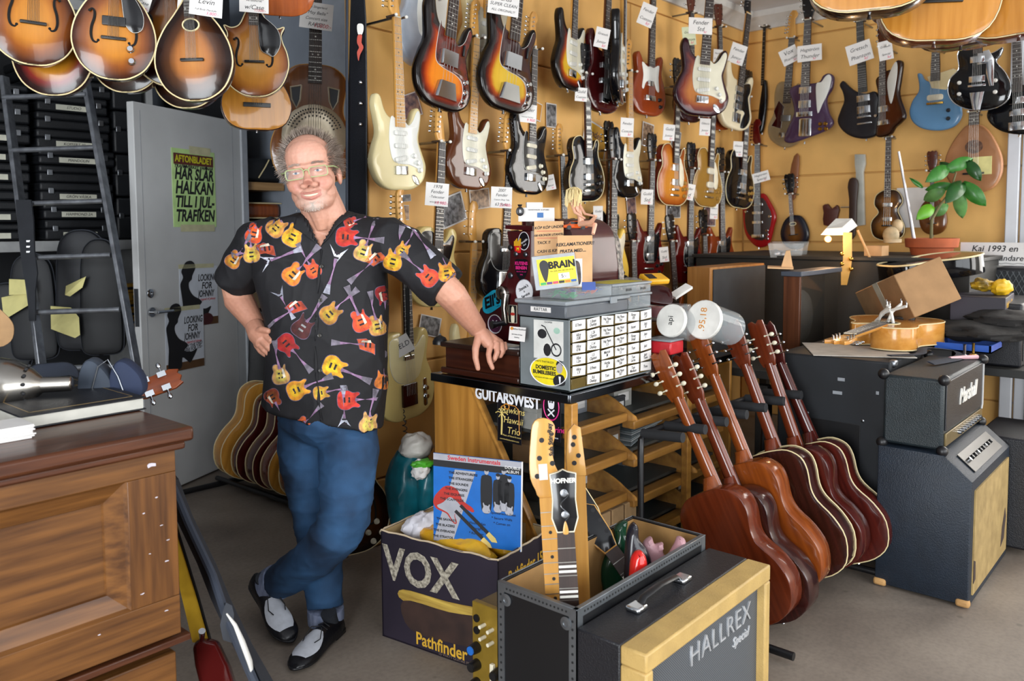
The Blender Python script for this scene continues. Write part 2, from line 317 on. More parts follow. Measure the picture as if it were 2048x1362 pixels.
SG = cr([(0, 0), (.09, .006), (.15, .05), (.163, .12), (.143, .19), (.12, .25), (.123, .30), (.131, .345), (.117, .36), (.087, .32), (.055, .298), (.03, .305), (-.03, .305), (-.055, .305), (-.08, .33), (-.115, .376), (-.132, .362), (-.124, .30), (-.12, .25), (-.143, .19), (-.163, .12), (-.15, .05), (-.09, .006)], 4)
DCJ = cr([(0, 0), (.085, .005), (.142, .045), (.16, .12), (.14, .19), (.115, .25), (.12, .30), (.125, .34), (.105, .36), (.083, .34), (.06, .305), (.03, .30), (-.03, .30), (-.06, .305), (-.083, .34), (-.105, .36), (-.125, .34), (-.12, .30), (-.115, .25), (-.14, .19), (-.16, .12), (-.142, .045), (-.085, .005)], 4)
ES = cr([(0, 0), (.1, .008), (.17, .06), (.197, .15), (.18, .23), (.145, .29), (.14, .34), (.15, .40), (.13, .44), (.1, .435), (.07, .39), (.04, .365), (.03, .38), (-.03, .38), (-.04, .365), (-.07, .39), (-.1, .435), (-.13, .44), (-.15, .40), (-.14, .34), (-.145, .29), (-.18, .23), (-.197, .15), (-.17, .06), (-.1, .008)], 4)
HD = {
 'F': [(-.021, 0), (-.027, .014), (-.037, .03), (-.037, .12), (-.031, .162), (-.014, .184), (.01, .182), (.024, .162), (.022, .142), (.008, .128), (.01, .10), (.017, .05), (.021, .025), (.021, 0)],
 'T': [(-.021, 0), (-.026, .014), (-.033, .03), (-.035, .12), (-.033, .16), (-.02, .182), (-.003, .186), (.008, .172), (.0, .155), (-.004, .14), (.006, .10), (.015, .05), (.021, .025), (.021, 0)],
 'G': mirror([(.0, 0), (.022, 0), (.029, .03), (.039, .07), (.043, .15), (.031, .168), (.013, .162), (0, .17)]),
 'A': mirror([(.0, 0), (.022, 0), (.034, .035), (.037, .14), (.037, .188), (.018, .194), (0, .19)]),
 'C': mirror([(.0, 0), (.026, 0), (.036, .03), (.037, .15), (.034, .195), (.016, .2), (0, .185)]),
 'W': mirror([(.0, 0), (.022, 0), (.036, .04), (.042, .11), (.045, .17), (.035, .195), (.014, .182), (0, .2)]),
}
HD['B'] = [(x * 1.25, z * 1.25) for x, z in HD['F']]
MAPLE = wood('maple_neck', '#cf9d52', '#b98440', .3, .5, 'Z', 6); ROSE = wood('rosewood_board', '#33211b', '#20130f', .5, 0, 'Z', 14)
EBON = wood('ebony_board', '#16120f', '#0c0a09', .4, 0, 'Z', 14); MAHO = wood('mahogany_neck', '#5c2a16', '#43190d', .3, .5, 'Z', 8)
FRETM = mat('fret_wire', '#a9a6a0', .35, 1); PEARL = mat('pearl_inlay', '#d8d5cc', .3); CREAM = mat('cream_binding', '#dccb9c', .4, var=.03)
MINT = mat('aged_white_guard', '#cac6b2', .3, coat=.3, var=.03); WGD = mat('white_guard', '#d2d2cc', .3, coat=.3, var=.02); BGD = mat('black_guard', '#111114', .2, coat=.5)
TORT = mat('tortoise_guard', '#6b1f10', .15, coat=.8, col2='#2a0c08', scale=22); TORD = mat('dark_tortoise_guard', '#38100e', .15, coat=.8, col2='#1d0709', scale=22)
STRG = mat('string_wire', '#9a9a98', .35, 1); GOLDM = mat('gold_hardware', '#b08a3e', .25, 1, var=.04); GKN = mat('gold_knob', '#a07a3a', .3, coat=.5); IVORY = mat('ivory_plastic', '#d8d0b8', .4)
def finish(name, col, rough=.18, col2=None, coat=.35): return mat(name, col, rough, coat=coat, col2=col2, var=.03, scale=5)
B3 = burst('three_tone_sunburst', [(0, '#0d0808'), (.13, '#190b08'), (.24, '#6d1c0a'), (.36, '#b9480f'), (.52, '#dd7a1c'), (1, '#e28a26')])
B3Y = burst('yellow_sunburst', [(0, '#0b0808'), (.14, '#180b0a'), (.25, '#611b0d'), (.36, '#a8480f'), (.48, '#cda227'), (1, '#d9b53a')])
B3V = burst('violet_sunburst', [(0, '#1a0a10'), (.1, '#3a1220'), (.28, '#82371f'), (.5, '#b06a2c'), (1, '#bd7a30')])
BMN = burst('brown_mandolin_burst', [(0, '#2a130b'), (.08, '#4a220f'), (.28, '#8a4a18'), (.5, '#bf7a2c'), (1, '#d08f3e')])
BMD = burst('dark_mandolin_burst', [(0, '#160c09'), (.12, '#24120c'), (.32, '#4f2c14'), (.5, '#a5642a'), (.8, '#c17e38'), (1, '#c98a42')])
BRD = burst('cherry_yellow_burst', [(0, '#140808'), (.12, '#2a0c0c'), (.26, '#7a1d17'), (.45, '#c07d1f'), (1, '#cf962c')])
BHB = burst('honey_burst', [(0, '#8a4314'), (.15, '#a8581b'), (.4, '#c67d26'), (1, '#d09034')])
def strings(root, n, w0, w1, z0, z1, y, x0=0):
    m = MB()
    for i in range(n):
        a = i / (n - 1) - .5; m.tube([(x0 + a * w0, y, z0), (x0 + a * w1, y + .001, z1)], .0007, 4, False)
    return tag(m.build('strings', STRG, root), kind='stuff')
def guitar(name, label, M, body, bmat, t=.043, r=.01, grid=.032, dome=0, side=None, guard=None, gmat=None, joint=.27, nut=.733, nw=(.056, .043), nmat=None, fmat=None, inlay='dot', head='F', hmat=None,
           pk=(), br=(.085, .075, .035, None), knobs=(), nstr=6, cat='electric guitar', group=None, bind=None, bindb=None, fb=True, btn=True, tail=None, fh=None, tun=None, nfr=20, x0=0, domeb=0, gy=None, hole=None, brw=True):
    root = thing(name, label, cat, M, group); mb = MB(); mb.plate(body, 0, -t, r, grid, dome, domeb); ms = [bmat]
    if side is not None:
        nf = len(mb.f); ncap = sum(1 for f in mb.f if len(f) == 3) // 2; mb.mi = [0] * nf
        for i in range(nf - ncap): mb.mi[i] = 1
        ms = [bmat, side]
    mb.build('body', ms, root, smooth=50); Y = -t - dome
    loop = lambda y, ins: [(p[0] * (1 - ins), y, p[1]) for p in body] + [(body[0][0], y, body[0][1]), (body[1][0], y, body[1][1])]
    if bind: MB().tube(loop(-t + .002, 0), .0025, 6, False).build('binding', bind, root)
    if bindb: MB().tube(loop(-.002, 0), .0025, 6, False).build('binding', bindb, root)
    if hole: hm = MB(); hm.plate(ell(*hole, 24), Y + .001, Y - .0008, 0); hm.build('sound_hole', mat('dark_interior', '#0a0706', .9), root); MB().tube([(hole[0] + 1.1 * hole[2] * math.cos(a * .2618), Y - .0004, hole[1] + 1.1 * hole[3] * math.sin(a * .2618)) for a in range(25)], .003, 5, False).build('rosette', CREAM, root)
    if guard: MB().plate(guard, -t + .001 if gy is None else gy + .002, (-t if gy is None else gy) - .0025, .0006).build('pickguard', gmat, root); MB().tube([(p[0], (-t if gy is None else gy) - .001, p[1]) for p in guard] + [(guard[0][0], (-t if gy is None else gy) - .001, guard[0][1])], .0012, 4, False).build('guard_edge', WGD, root)
    if fh:
        for sx in (1, -1):
            f = MB(); P = [(sx * (fh[0] + dx * fh[2]), fh[1] + dz * fh[2]) for dx, dz in cr([(.012, .055), (.004, .062), (-.004, .052), (-.004, .03), (.004, 0), (.006, -.03), (.0, -.052), (-.012, -.058), (-.018, -.05)], 4, False)]
            f.tube([(p[0], Y + .001 - (0 if not dome else .0), p[1]) for p in P], [.0022 + .0024 * math.sin(math.pi * i / (len(P) - 1)) for i in range(len(P))], 6); f.ball((P[0][0], Y + .001, P[0][1]), (.0045, .003, .0045), 10, 6); f.ball((P[-1][0], Y + .001, P[-1][1]), (.0045, .003, .0045), 10, 6); f.build('sound_hole', mat('dark_interior', '#0a0706', .9), root)
    nmat = nmat or MAPLE; fmat = fmat or nmat; hmat = hmat or nmat; zb = br[0]; S = nut - zb; yf = Y - .009
    # neck: D-section loft, then fingerboard, frets, inlays
    rg = []
    for z, w in ((joint, nw[0]), (joint + .1, nw[0] * .97), (nut, nw[1]), (nut + .012, nw[1] * 1.02)):
        rg.append([V((x0 + w / 2 * math.cos(a), yf + .003 + .021 * max(0, math.sin(a)), z)) for a in [math.pi * i / 8 for i in range(9)]])
    MB().loft(rg).build('neck', nmat, root)
    if fb:
        MB().loft([[V((x0 - w / 2, yf + .003, z)), V((x0 + w / 2, yf + .003, z)), V((x0 + w / 2, yf - .002, z)), V((x0 - w / 2, yf - .002, z))] for z, w in ((joint, nw[0]), (nut, nw[1]))]).build('fingerboard', fmat, root, smooth=20)
        fr = MB(); il = MB()
        fz = [nut - S * (1 - 2 ** (-i / 12)) for i in range(nfr + 1)]
        for i, z in enumerate(fz):
            if z < joint + .004: break
            u = (nut - z) / (nut - joint); w = (nw[1] + (nw[0] - nw[1]) * u) / 2 - .001; fr.box((x0 - w, yf - .0032, z - .0011), (x0 + w, yf - .0015, z + .0011))
            if inlay and i in (3, 5, 7, 9, 12, 15, 17, 19, 21):
                zc = (z + fz[i - 1]) / 2
                if inlay == 'dot':
                    for dx in ((-.012, .012) if i == 12 else (0,)): il.plate(ell(x0 + dx, zc, .0035, .0035, 8), yf, yf - .0025, 0)
                else: il.plate(rect(x0 - w * .75, zc - .008, x0 + w * .75, zc + .008), yf, yf - .0025, 0)
        tag(fr.build('frets', FRETM, root, smooth=0), kind='stuff')
        if il.v: tag(il.build('inlays', (INK if fmat is MAPLE else PEARL), root, smooth=0), kind='stuff')
        boxobj('nut', (x0 - nw[1] / 2, yf - .004, nut - .002), (x0 + nw[1] / 2, yf, nut + .003), IVORY, root, 0)
    if head:
        H = [(x0 + x, nut + z) for x, z in HD[head]]; hy = yf + .004; MB().plate(H, hy + .013, hy, .0015).build('headstock', hmat, root); tm = MB(); tu = tun or CHR
        if head in 'FTB': ps = [(-.03 * (1.25 if head == 'B' else 1) + .002 * i, .04 + i * (.022 if head != 'B' else .043), -1) for i in range(4 if head == 'B' else 6)]
        else: ps = [(sx * .026, .05 + i * .038, sx) for i in range(3) for sx in (1, -1)]
        for x, z, sx in ps:
            x += x0; z += nut; tm.cyl((x, hy - .012, z), (x, hy + .018, z), .004, n=8); tm.cyl((x, hy + .016, z), (x + sx * .026, hy + .016, z), .0025, n=6); tm.ball((x + sx * .031, hy + .016, z), (.012, .006, .009) if tu is IVORY else (.008, .0045, .0065), 8, 6)
        tag(tm.build('tuners', tu, root), kind='stuff')
    for x, z, w, h, ro, m_ in pk:
        q = MB(); q.T = MX.Translation(V((x, 0, z))) @ MX.Rotation(ro, 4, 'Y'); q.plate(rrect(-w / 2, -h / 2, w / 2, h / 2, min(w, h) * .35 if m_ in (WGD, MINT, IVORY, BGD) else .003), Y + .002, Y - .011, .0015); q.build('pickup', m_, root)
    z, w, h, bm_ = br
    if brw: MB().plate(rrect(x0 - w / 2, z - h / 2, x0 + w / 2, z + h / 2, .003), Y + .002, Y - .011, .002).build('bridge', bm_ or CHR, root)
    for k in knobs: MB().lathe([(.0125, 0), (.0125, .004), (.009, .008), (.0085, .016), (.0, .016)], 14, MX.Translation(V((k[0], Y + .001, k[1]))) @ MX.Rotation(math.pi / 2, 4, 'X')).build('knob', k[2], root)
    if tail: MB().plate(cr(tail[0], 3) if len(tail) < 3 else tail[0], Y + .003, Y - .006, .0015).build('tailpiece', tail[1], root)
    if nstr: strings(root, nstr, nw[0] * .9, nw[1] * .82, zb, nut, yf - .006 if fb else Y - .012, x0)
    if btn: MB().cyl((0, -t / 2, .002), (0, -t / 2, -.014), .004, .007, 8).build('strap_button', CHR, root)
    return root
def strat(label, M, bm, gm=WGD, rose=True, pm=None, km=None, hm=None, **k):
    pm = pm or (WGD if gm is not BGD else IVORY); km = km or pm
    r = guitar('electric_guitar', label, M, STRAT, bm, guard=SGUARD, gmat=gm, nmat=MAPLE, fmat=ROSE if rose else MAPLE, hmat=hm, pk=[(0, .245, .075, .02, 0, pm), (0, .19, .075, .02, 0, pm), (0, .135, .075, .02, -.18, pm)], br=(.085, .07, .038, CHR), knobs=[(.08, .15, km), (.1, .12, km), (.115, .088, km)] if km else (), **k)
    q = MB(); q.T = MX.Translation(V((.088, -.043, .045))) @ MX.Rotation(-.7, 4, 'Y'); q.plate(ell(0, 0, .014, .028, 14), .002, -.004, .001).build('jack_plate', CHR, r); return r
def pbass(label, M, bm, gm, rose=True, covers=True):
    r = guitar('bass_guitar', label, M, PB, bm, r=.012, guard=PGUARD, gmat=gm, joint=.315, nut=.944, nw=(.062, .043), fmat=ROSE if rose else MAPLE, head='B', br=(.075, .08, .05, CHR), nstr=4, cat='bass guitar', knobs=[(.118, .145, CHR), (.122, .1, CHR), (.115, .058, CHR)])
    if covers:
        for z0, z1, w0, w1, nm in ((.19, .25, .05, .05, 'pickup_cover'), (.045, .115, .062, .046, 'bridge_cover')):
            c = MB(); c.loft([[V((x * w, -.043 - y, z)) for x, y in ((-1, 0), (-.98, .018), (-.85, .026), (.85, .026), (.98, .018), (1, 0))] for z, w in ((z0 - .004, w0 * 1.03), (z0 + .004, w0), (z1 - .004, w1), (z1, w1 * .97))]); c.build(nm, CHR, r)
    boxobj('thumb_rest', (.083, -.055, .255), (.092, -.043, .305), BLK, r, .003); return r
def tele(label, M, bm, gm, rose=True, bridge=CHR, **k):
    r = guitar('electric_guitar', label, M, TELE, bm, r=.005, guard=TGUARD, gmat=gm, fmat=ROSE if rose else MAPLE, head='T', pk=[(0, .25, .06, .018, 0, CHR)], br=(.10, .085, .09, bridge), knobs=[(.1, .11, CHR), (.1, .075, CHR)], **k)
    MB().plate(rrect(.088, .035, .112, .15, .011), -.043, -.046, .001).build('control_plate', CHR, r); return r
def lp(label, M, bm, bind=None, pm=CHR, gm=None, km=GKN, side=None, inlay='block', P90=False, **k):
    g = cr([(-.0, 0)], 1)
    gd = [(.036, .29), (.05, .28), (.075, .23), (.085, .17), (.075, .12), (.055, .115), (.04, .13)]
    return guitar('electric_guitar', label, M, LP, bm, t=.048, r=.006, dome=.009, side=side, bind=bind, guard=gd if gm else None, gmat=gm, gy=-.064, joint=.255, nut=.72, nw=(.056, .043), nmat=k.pop('nmat', MAHO), fmat=k.pop('fmat', ROSE), inlay=inlay, head='G', hmat=BGD, pk=[(0, .228, .07, .038, 0, pm), (0, .14, .07, .038, 0, pm)], br=(.095, .075, .014, k.pop('bm', CHR)), tail=(rrect(-.045, .055, .045, .068, .005), CHR, 1), knobs=[(.1, .14, km), (.118, .105, km), (.085, .10, km), (.1, .06, km)] if km else (), **k)
def sg(label, M, bm, pm=CHR, gm=BGD, **k):
    gd = cr([(.035, .30), (.06, .285), (.09, .30), (.1, .25), (.085, .19), (.07, .13), (.04, .11), (-.04, .12), (-.055, .18), (-.04, .25)], 3)
    return guitar('electric_guitar', label, M, SG, bm, t=.036, r=.009, guard=gd, gmat=gm, joint=.285, nut=.74, nmat=MAHO, fmat=ROSE, head='G', hmat=BGD, pk=[(0, .255, .07, .036, 0, pm), (0, .15, .07, .036, 0, pm)], br=(.11, .075, .014, CHR), tail=(rrect(-.045, .065, .045, .078, .005), CHR, 1), knobs=[(.1, .14, BLK), (.12, .1, BLK), (.08, .09, BLK), (.1, .05, BLK)], **k)
def hung(bot, ref, zref, off, k=None, wall='A', roll=0, D=None):
    """pose for an instrument hung with its body bottom and a second height zref at two photo points, off metres from the wall, turned so its face shows width factor k"""
    if D: p0 = atD(*bot, D); n = (CAM - p0); n.z = 0; n.normalize(); p1 = atD(*ref, D)
    else: f = onA if wall == 'A' else onB; p0 = f(*bot, off); p1 = f(*ref, off); n = V((0, -1, 0)) if wall == 'A' else V((-1, 0, 0))
    s = (p1 - p0).length / zref; v = CAM - p0; v.z = 0; v.normalize()
    if k is None: fr = n
    else:
        th = math.acos(min(1, abs(k))); sgn = 1 if v.cross(n).z > 0 else -1
        if D: sgn = 1
        fr = MX.Rotation(sgn * th * (1 if k > 0 else -1), 3, 'Z') @ v
    return gframe(p0, fr, p1 - p0, s)
TAGS = []
def price_tag(who, c, w, h, rot=0, lines=(), off=.0, wall='A', k=None, D=None, price='', col=PINK, paper=PAPER):
    """handwritten price card: centre photo point, width/height in photo pixels, turned to the room"""
    if D: p = atD(*c, D)
    else: p = (onA if wall == 'A' else onB)(*c, off)
    v = CAM - p; v.z = 0; v.normalize(); n0 = V((0, -1, 0)) if wall == 'A' else V((-1, 0, 0)); f = (v + n0 * (0 if D else .6)).normalized()
    s = (p - CAM).dot(FWD) / FPX; k_ = max(.5, f.dot(v)); x = V((0, 0, 1)).cross(f).normalized(); M = frame(p, x, V((0, 0, 1))) @ MX.Rotation(rot, 4, 'Z')
    W_, H_ = w * s / k_, h * s; o = MB().box((-W_ / 2, -H_ / 2, -.0008), (W_ / 2, H_ / 2, .0008)).build('price_tag', paper, None, M=M); tag(o, f'white handwritten price card {who}', 'price tag', 'price cards on the instruments')
    n = len(lines)
    for i, l in enumerate(lines):
        z = H_ / 2 - H_ * (i + .75) / (n + .5); sz = min(H_ * .95 / (n + .6), W_ * 1.55 / max(4, len(l)))
        if l: text(l, sz, MX.Translation(V((0, z, .001))), INK, o, shear=.25)
    if price: text(price, min(H_ * .22, W_ * 1.5 / len(price)), MX.Translation(V((W_ * .2, -H_ * .36, .001))), col, o, shear=.2)
    return o
PEGM = mat('peg_rubber', '#3a2c22', .6)
def peg(who, M, z, wall='A', y=-.05, L=None):
    """steel wall peg with two white-tipped arms under the headstock"""
    p = M @ V((0, y + .03, z)); t = thing('guitar_hanger', f'steel wall peg holding {who}', 'wall peg', MX.Translation(p), 'steel pegs holding the wall guitars')
    n = V((0, 1, 0)) if wall == 'A' else V((1, 0, 0)); a = V((1, 0, 0)) if wall == 'A' else V((0, 1, 0)); d = -(p.y if wall == 'A' else p.x)
    MB().cyl((0, 0, 0), n * max(.02, d), .006, n=8).build('stem', STL, t)
    for sx in (1, -1):
        q = a * .028 * sx; MB().tube([(0, 0, 0), q * .6, q, q - n * .055], .005, 8).build('arm', PEGM, t); MB().ball(q - n * .06, .0075, 8, 6).build('tip', WHT, t)
    return t
# ================= instruments on the yellow wall =================
OLY = finish('olympic_white_lacquer', '#cdbf92'); BLKL = finish('black_lacquer', '#0b0b0e', .08); MOCHA = finish('mocha_brown_lacquer', '#5b2f16', .12, '#43200e'); BUTT = finish('butterscotch_lacquer', '#c9b473', .2)
CHER = finish('cherry_lacquer', '#5e120f', .12, '#43090a'); MARO = finish('maroon_lacquer', '#3d0d0e', .12, '#2a0809'); REDB = finish('red_brown_lacquer', '#8a3a16', .15, '#6d2a10'); GOLDT = finish('goldtop_lacquer', '#8f6a2c', .2)
TVY = finish('tv_yellow_lacquer', '#dcb54a', .25); PURP = finish('dark_violet_lacquer', '#4a3a55', .1, '#3a2333'); BLUL = finish('pelham_blue_lacquer', '#5c86ab', .2); IVL = finish('ivory_lacquer', '#ddd0b0', .2); WINE = finish('wine_lacquer', '#2b0c0d', .1)
def put(fn, who, label, bot, ref, zref, off, k=None, wall='A', nutz=None, pegged=True, D=None, **kw):
    M = hung(bot, ref, zref, off, k, wall, D=D); g = fn(label, M, **kw)
    if pegged and nutz: peg(who, M, nutz, wall)
    return g
GRP = 'electric guitars hung in rows on the ochre wall'
A = [
 (strat, 'the cream guitar', 'cream solid-body guitar with white pickguard and maple neck beside black bag', (789, 381), (777, 38), .733, .16, .72, dict(bm=OLY, gm=WGD, rose=False)),
 (strat, 'the brown guitar', 'brown solid-body guitar with white pickguard below the orange sunburst bass', (926, 379), (938, 78), .733, .13, .68, dict(bm=MOCHA, gm=MINT, rose=False)),
 (strat, 'the black pickguard guitar', 'black guitar with black pickguard and white pickups hung mid row', (1046, 389), (1054, 100), .733, .16, .62, dict(bm=BLKL, gm=BGD)),
 (strat, 'the first sunburst guitar', 'sunburst guitar with mint pickguard right of the two big basses', (1128, 181), (1140, -95), .733, .16, .50, dict(bm=B3Y, gm=MINT)),
 (strat, 'the black guitar with maple neck', 'black guitar with white pickguard and maple neck above the doll', (1246, 396), (1246, 145), .733, .14, .55, dict(bm=BLKL, gm=MINT, rose=False)),
 (strat, 'the violet sunburst guitar', 'violet-edged sunburst guitar with white pickguard under a white card', (1394, 233), (1408, -36), .733, .38, .90, dict(bm=B3V, gm=MINT)),
 (strat, 'the edge-on guitar', 'black sunburst guitar seen edge-on between two red guitars', (1226, 208), (1237, -110), .733, .22, .13, dict(bm=BLKL, gm=MINT)),
 (tele, 'the cream guitar behind the arm', 'cream guitar with black pickguard behind the man\'s outstretched arm', (856, 613), (868, 285), .733, .12, .68, dict(bm=BUTT, gm=BGD)),
 (tele, 'the black guitar behind the register', 'black guitar with white-edged black guard left of the cash register', (992, 602), (1003, 303), .733, .12, .66, dict(bm=BLKL, gm=BGD)),
 (tele, 'the held cream guitar', 'cream guitar with cream guard hung low beside man, coiled cord over it', (803, 836), (789, 470), .733, .14, .66, dict(bm=BUTT, gm=finish('cream_guard', '#d8cc9c'), bridge=TORD)),
 (lp, 'the black single-cut', 'black single-cutaway guitar with cream binding behind the doll\'s head', (1163, 403), (1156, 150), .72, .14, .62, dict(bm=BLKL, bind=CREAM, km=BLK)),
 (lp, 'the honey single-cut', 'honey-coloured flame-top guitar with cream guard hung beside a green card', (1333, 411), (1338, 175), .72, .13, .58, dict(bm=BHB, bind=CREAM, side=CHER, gm=IVORY)),
 (lp, 'the gold single-cut', 'gold-topped guitar with two cream pickups hung beside the honey guitar', (1402, 414), (1410, 190), .72, .13, .56, dict(bm=GOLDT, bind=CREAM, pm=IVORY, side=MAHO, gm=IVORY)),
 (lp, 'the small black single-cut', 'small black single-cutaway guitar with cream edge nearest the corner', (1466, 416), (1477, 195), .72, .12, .55, dict(bm=BLKL, bind=CREAM, km=GKN)),
 (sg, 'the red twin-horn guitar', 'cherry red twin-horned guitar with black guard right of the yellow guitar', (1288, 560), (1293, 322), .74, .10, .62, dict(bm=CHER)),
 (sg, 'the second red twin-horn guitar', 'cherry red twin-horned guitar with two chrome pickups in the middle', (1368, 566), (1372, 338), .74, .10, .60, dict(bm=CHER)),
 (sg, 'the third red twin-horn guitar', 'red-brown twin-horned guitar with double neck look beside the corner', (1436, 560), (1434, 345), .74, .10, .60, dict(bm=REDB)),
]
for fn, who, lab, bot, ref, zr, off, k, kw in A:
    g = put(fn, who, lab, bot, ref, zr, off, k, nutz=zr, **kw); g['group'] = GRP
pbass_l = [('orange sunburst bass guitar with red tortoise guard and chrome covers', (872, 219), (885, 78), .315, .2, B3, TORT), ('yellow sunburst bass guitar with dark tortoise guard and chrome covers', (1000, 223), (1012, 84), .315, .2, B3Y, TORD)]
for lab, bot, ref, zr, off, bm_, gm_ in pbass_l:
    M = hung(bot, ref, zr, off, .74); g = pbass(lab, M, bm_, gm_); g['group'] = 'sunburst bass guitars in the top row'
# yellow double-cutaway
def dcj(label, M, bm, gm=None, pm=BGD, gp=None, **k):
    gp = gp or cr([(.036, .30), (.075, .3), (.105, .335), (.113, .3), (.1, .24), (.085, .17), (.06, .13), (.04, .15)], 3)
    return guitar('electric_guitar', label, M, DCJ, bm, guard=gp, gmat=gm or IVORY, joint=.285, nut=.74, nmat=MAHO, fmat=ROSE, head='G', hmat=BGD, pk=[(0, .25, .075, .03, 0, pm), (0, .15, .075, .03, 0, pm)], br=(.1, .08, .014, GOLDM), knobs=[(.09, .11, BLK), (.115, .085, BLK), (.08, .06, BLK), (.1, .035, BLK)], **k)
put(dcj, 'the yellow guitar', 'yellow double-cutaway guitar with two black pickups behind the cash register', (1212, 585), (1214, 320), .74, .12, .62, nutz=.74, bm=TVY)['group'] = GRP
# melody-type brown guitar with white guard
def mel(label, M, bm, gm=WGD):
    gd = cr([(-.08, .30), (-.03, .28), (0, .285), (.03, .28), (.08, .30), (.075, .23), (.085, .15), (.06, .155), (.04, .19), (0, .2), (-.04, .19), (-.06, .15), (-.075, .16), (-.065, .23)], 3)
    return guitar('electric_guitar', label, M, DCJ, bm, guard=gd, gmat=gm, joint=.285, nut=.74, nmat=MAHO, fmat=ROSE, head='G', pk=[(0, .185, .05, .03, 0, CHR)], br=(.1, .09, .03, CHR), knobs=[(.09, .1, BLK), (.1, .06, BLK)])
put(mel, 'the white-guard brown guitar', 'red-brown guitar with white batwing pickguard in the top row', (1287, 232), (1293, -20), .74, .14, .62, bm=REDB)['group'] = GRP
def mos(label, M, bm):
    g = cr([(.03, .3), (.07, .27), (.09, .2), (.08, .12), (.05, .06), (.02, .1), (.035, .2)], 3)
    return guitar('electric_guitar', label, M, STRAT, bm, guard=g, gmat=BGD, joint=.28, nut=.733, nmat=MAHO, fmat=ROSE, head='G', pk=[(0, .235, .075, .03, 0, CHR), (0, .16, .075, .03, -.1, CHR)], br=(.07, .06, .05, CHR), knobs=[(.09, .12, WHT), (.1, .07, WHT)])
put(mos, 'the dark red guitar', 'dark red guitar with black guard and tremolo arm under a tilted card', (1193, 226), (1203, -60), .733, .16, .55, bm=MARO)['group'] = GRP
put(mos, 'the wine guitar', 'wine-red guitar half hidden behind the violet sunburst guitar', (1372, 246), (1372, 28), .733, .10, .6, nutz=.733, bm=WINE)['group'] = GRP
put(mel, 'the brown guitar behind', 'plain brown guitar half hidden behind the violet sunburst and ivory guitars', (1434, 261), (1430, 55), .74, .06, .6, nutz=.74, bm=REDB, gm=BGD)['group'] = GRP
# ivory guitar with black scratchplate near the corner
def ivg(label, M, bm):
    g = cr([(.03, .29), (.1, .31), (.11, .26), (.095, .22), (.115, .16), (.135, .09), (.1, .03), (.05, .02), (.06, .08), (.075, .12), (.02, .13), (-.02, .1), (-.025, .2), (-.02, .28)], 3)
    return guitar('electric_guitar', label, M, STRAT, bm, guard=g, gmat=BGD, nmat=MAPLE, fmat=ROSE, head='F', hmat=BGD, pk=[(0, .25, .075, .035, 0, CHR), (0, .195, .075, .035, 0, CHR), (0, .14, .075, .035, 0, CHR)], br=(.07, .07, .06, CHR))
put(ivg, 'the ivory guitar', 'ivory guitar with black scratchplate hung close to the corner', (1458, 259), (1478, 33), .733, .14, .62, bm=IVL)['group'] = GRP
# necks and headstocks whose bodies stand behind the counter things
put(strat, 'the guitar behind the register', 'maple-headed guitar hanging behind the cash register', (1120, 560), (1110, 312), .733, .06, .6, nutz=.733, bm=B3Y)['group'] = GRP
put(lp, 'the cream-edged guitar', 'black guitar with cream-edged neck hung beside the yellow guitar', (1203, 548), (1202, 302), .72, .05, .6, nutz=.72, bm=BLKL, bind=CREAM, inlay='block')['group'] = GRP
put(pbass, 'the maple bass', 'cream bass guitar with maple headstock hung below the brown guitar', (925, 812), (936, 483), .944, .06, .66, nutz=.944, bm=OLY, gm=TORT, rose=False, covers=False)['group'] = GRP
put(lp, 'the low dark guitar', 'dark guitar with red headstock hung low beside the red twin-horn guitar', (1256, 715), (1250, 482), .72, .12, .6, nutz=.72, bm=CHER, inlay='dot')['group'] = GRP
put(lp, 'the second low guitar', 'brown guitar with white-buttoned headstock hung low before the red guitars', (1342, 700), (1330, 482), .72, .14, .6, nutz=.72, bm=BHB, inlay='dot', tun=WHT)['group'] = GRP
put(sg, 'the low twin neck', 'wooden guitar with pale slim necks hung low by the corner', (1404, 690), (1400, 470), .74, .06, .6, nutz=.74, bm=REDB)['group'] = GRP
put(strat, 'the cream guitar behind basses', 'cream guitar partly hidden between the two sunburst basses', (958, 165), (965, -170), .733, .08, .7, bm=OLY, gm=MINT, rose=False)['group'] = GRP
put(strat, 'the painted guitar', 'white and grey painted guitar half hidden behind the orange sunburst bass', (838, 140), (850, -230), .733, .08, .7, bm=finish('painted_white_lacquer', '#c9ccd2', .3, '#8d97a5'), gm=WGD, rose=False, pm=WGD)['group'] = GRP
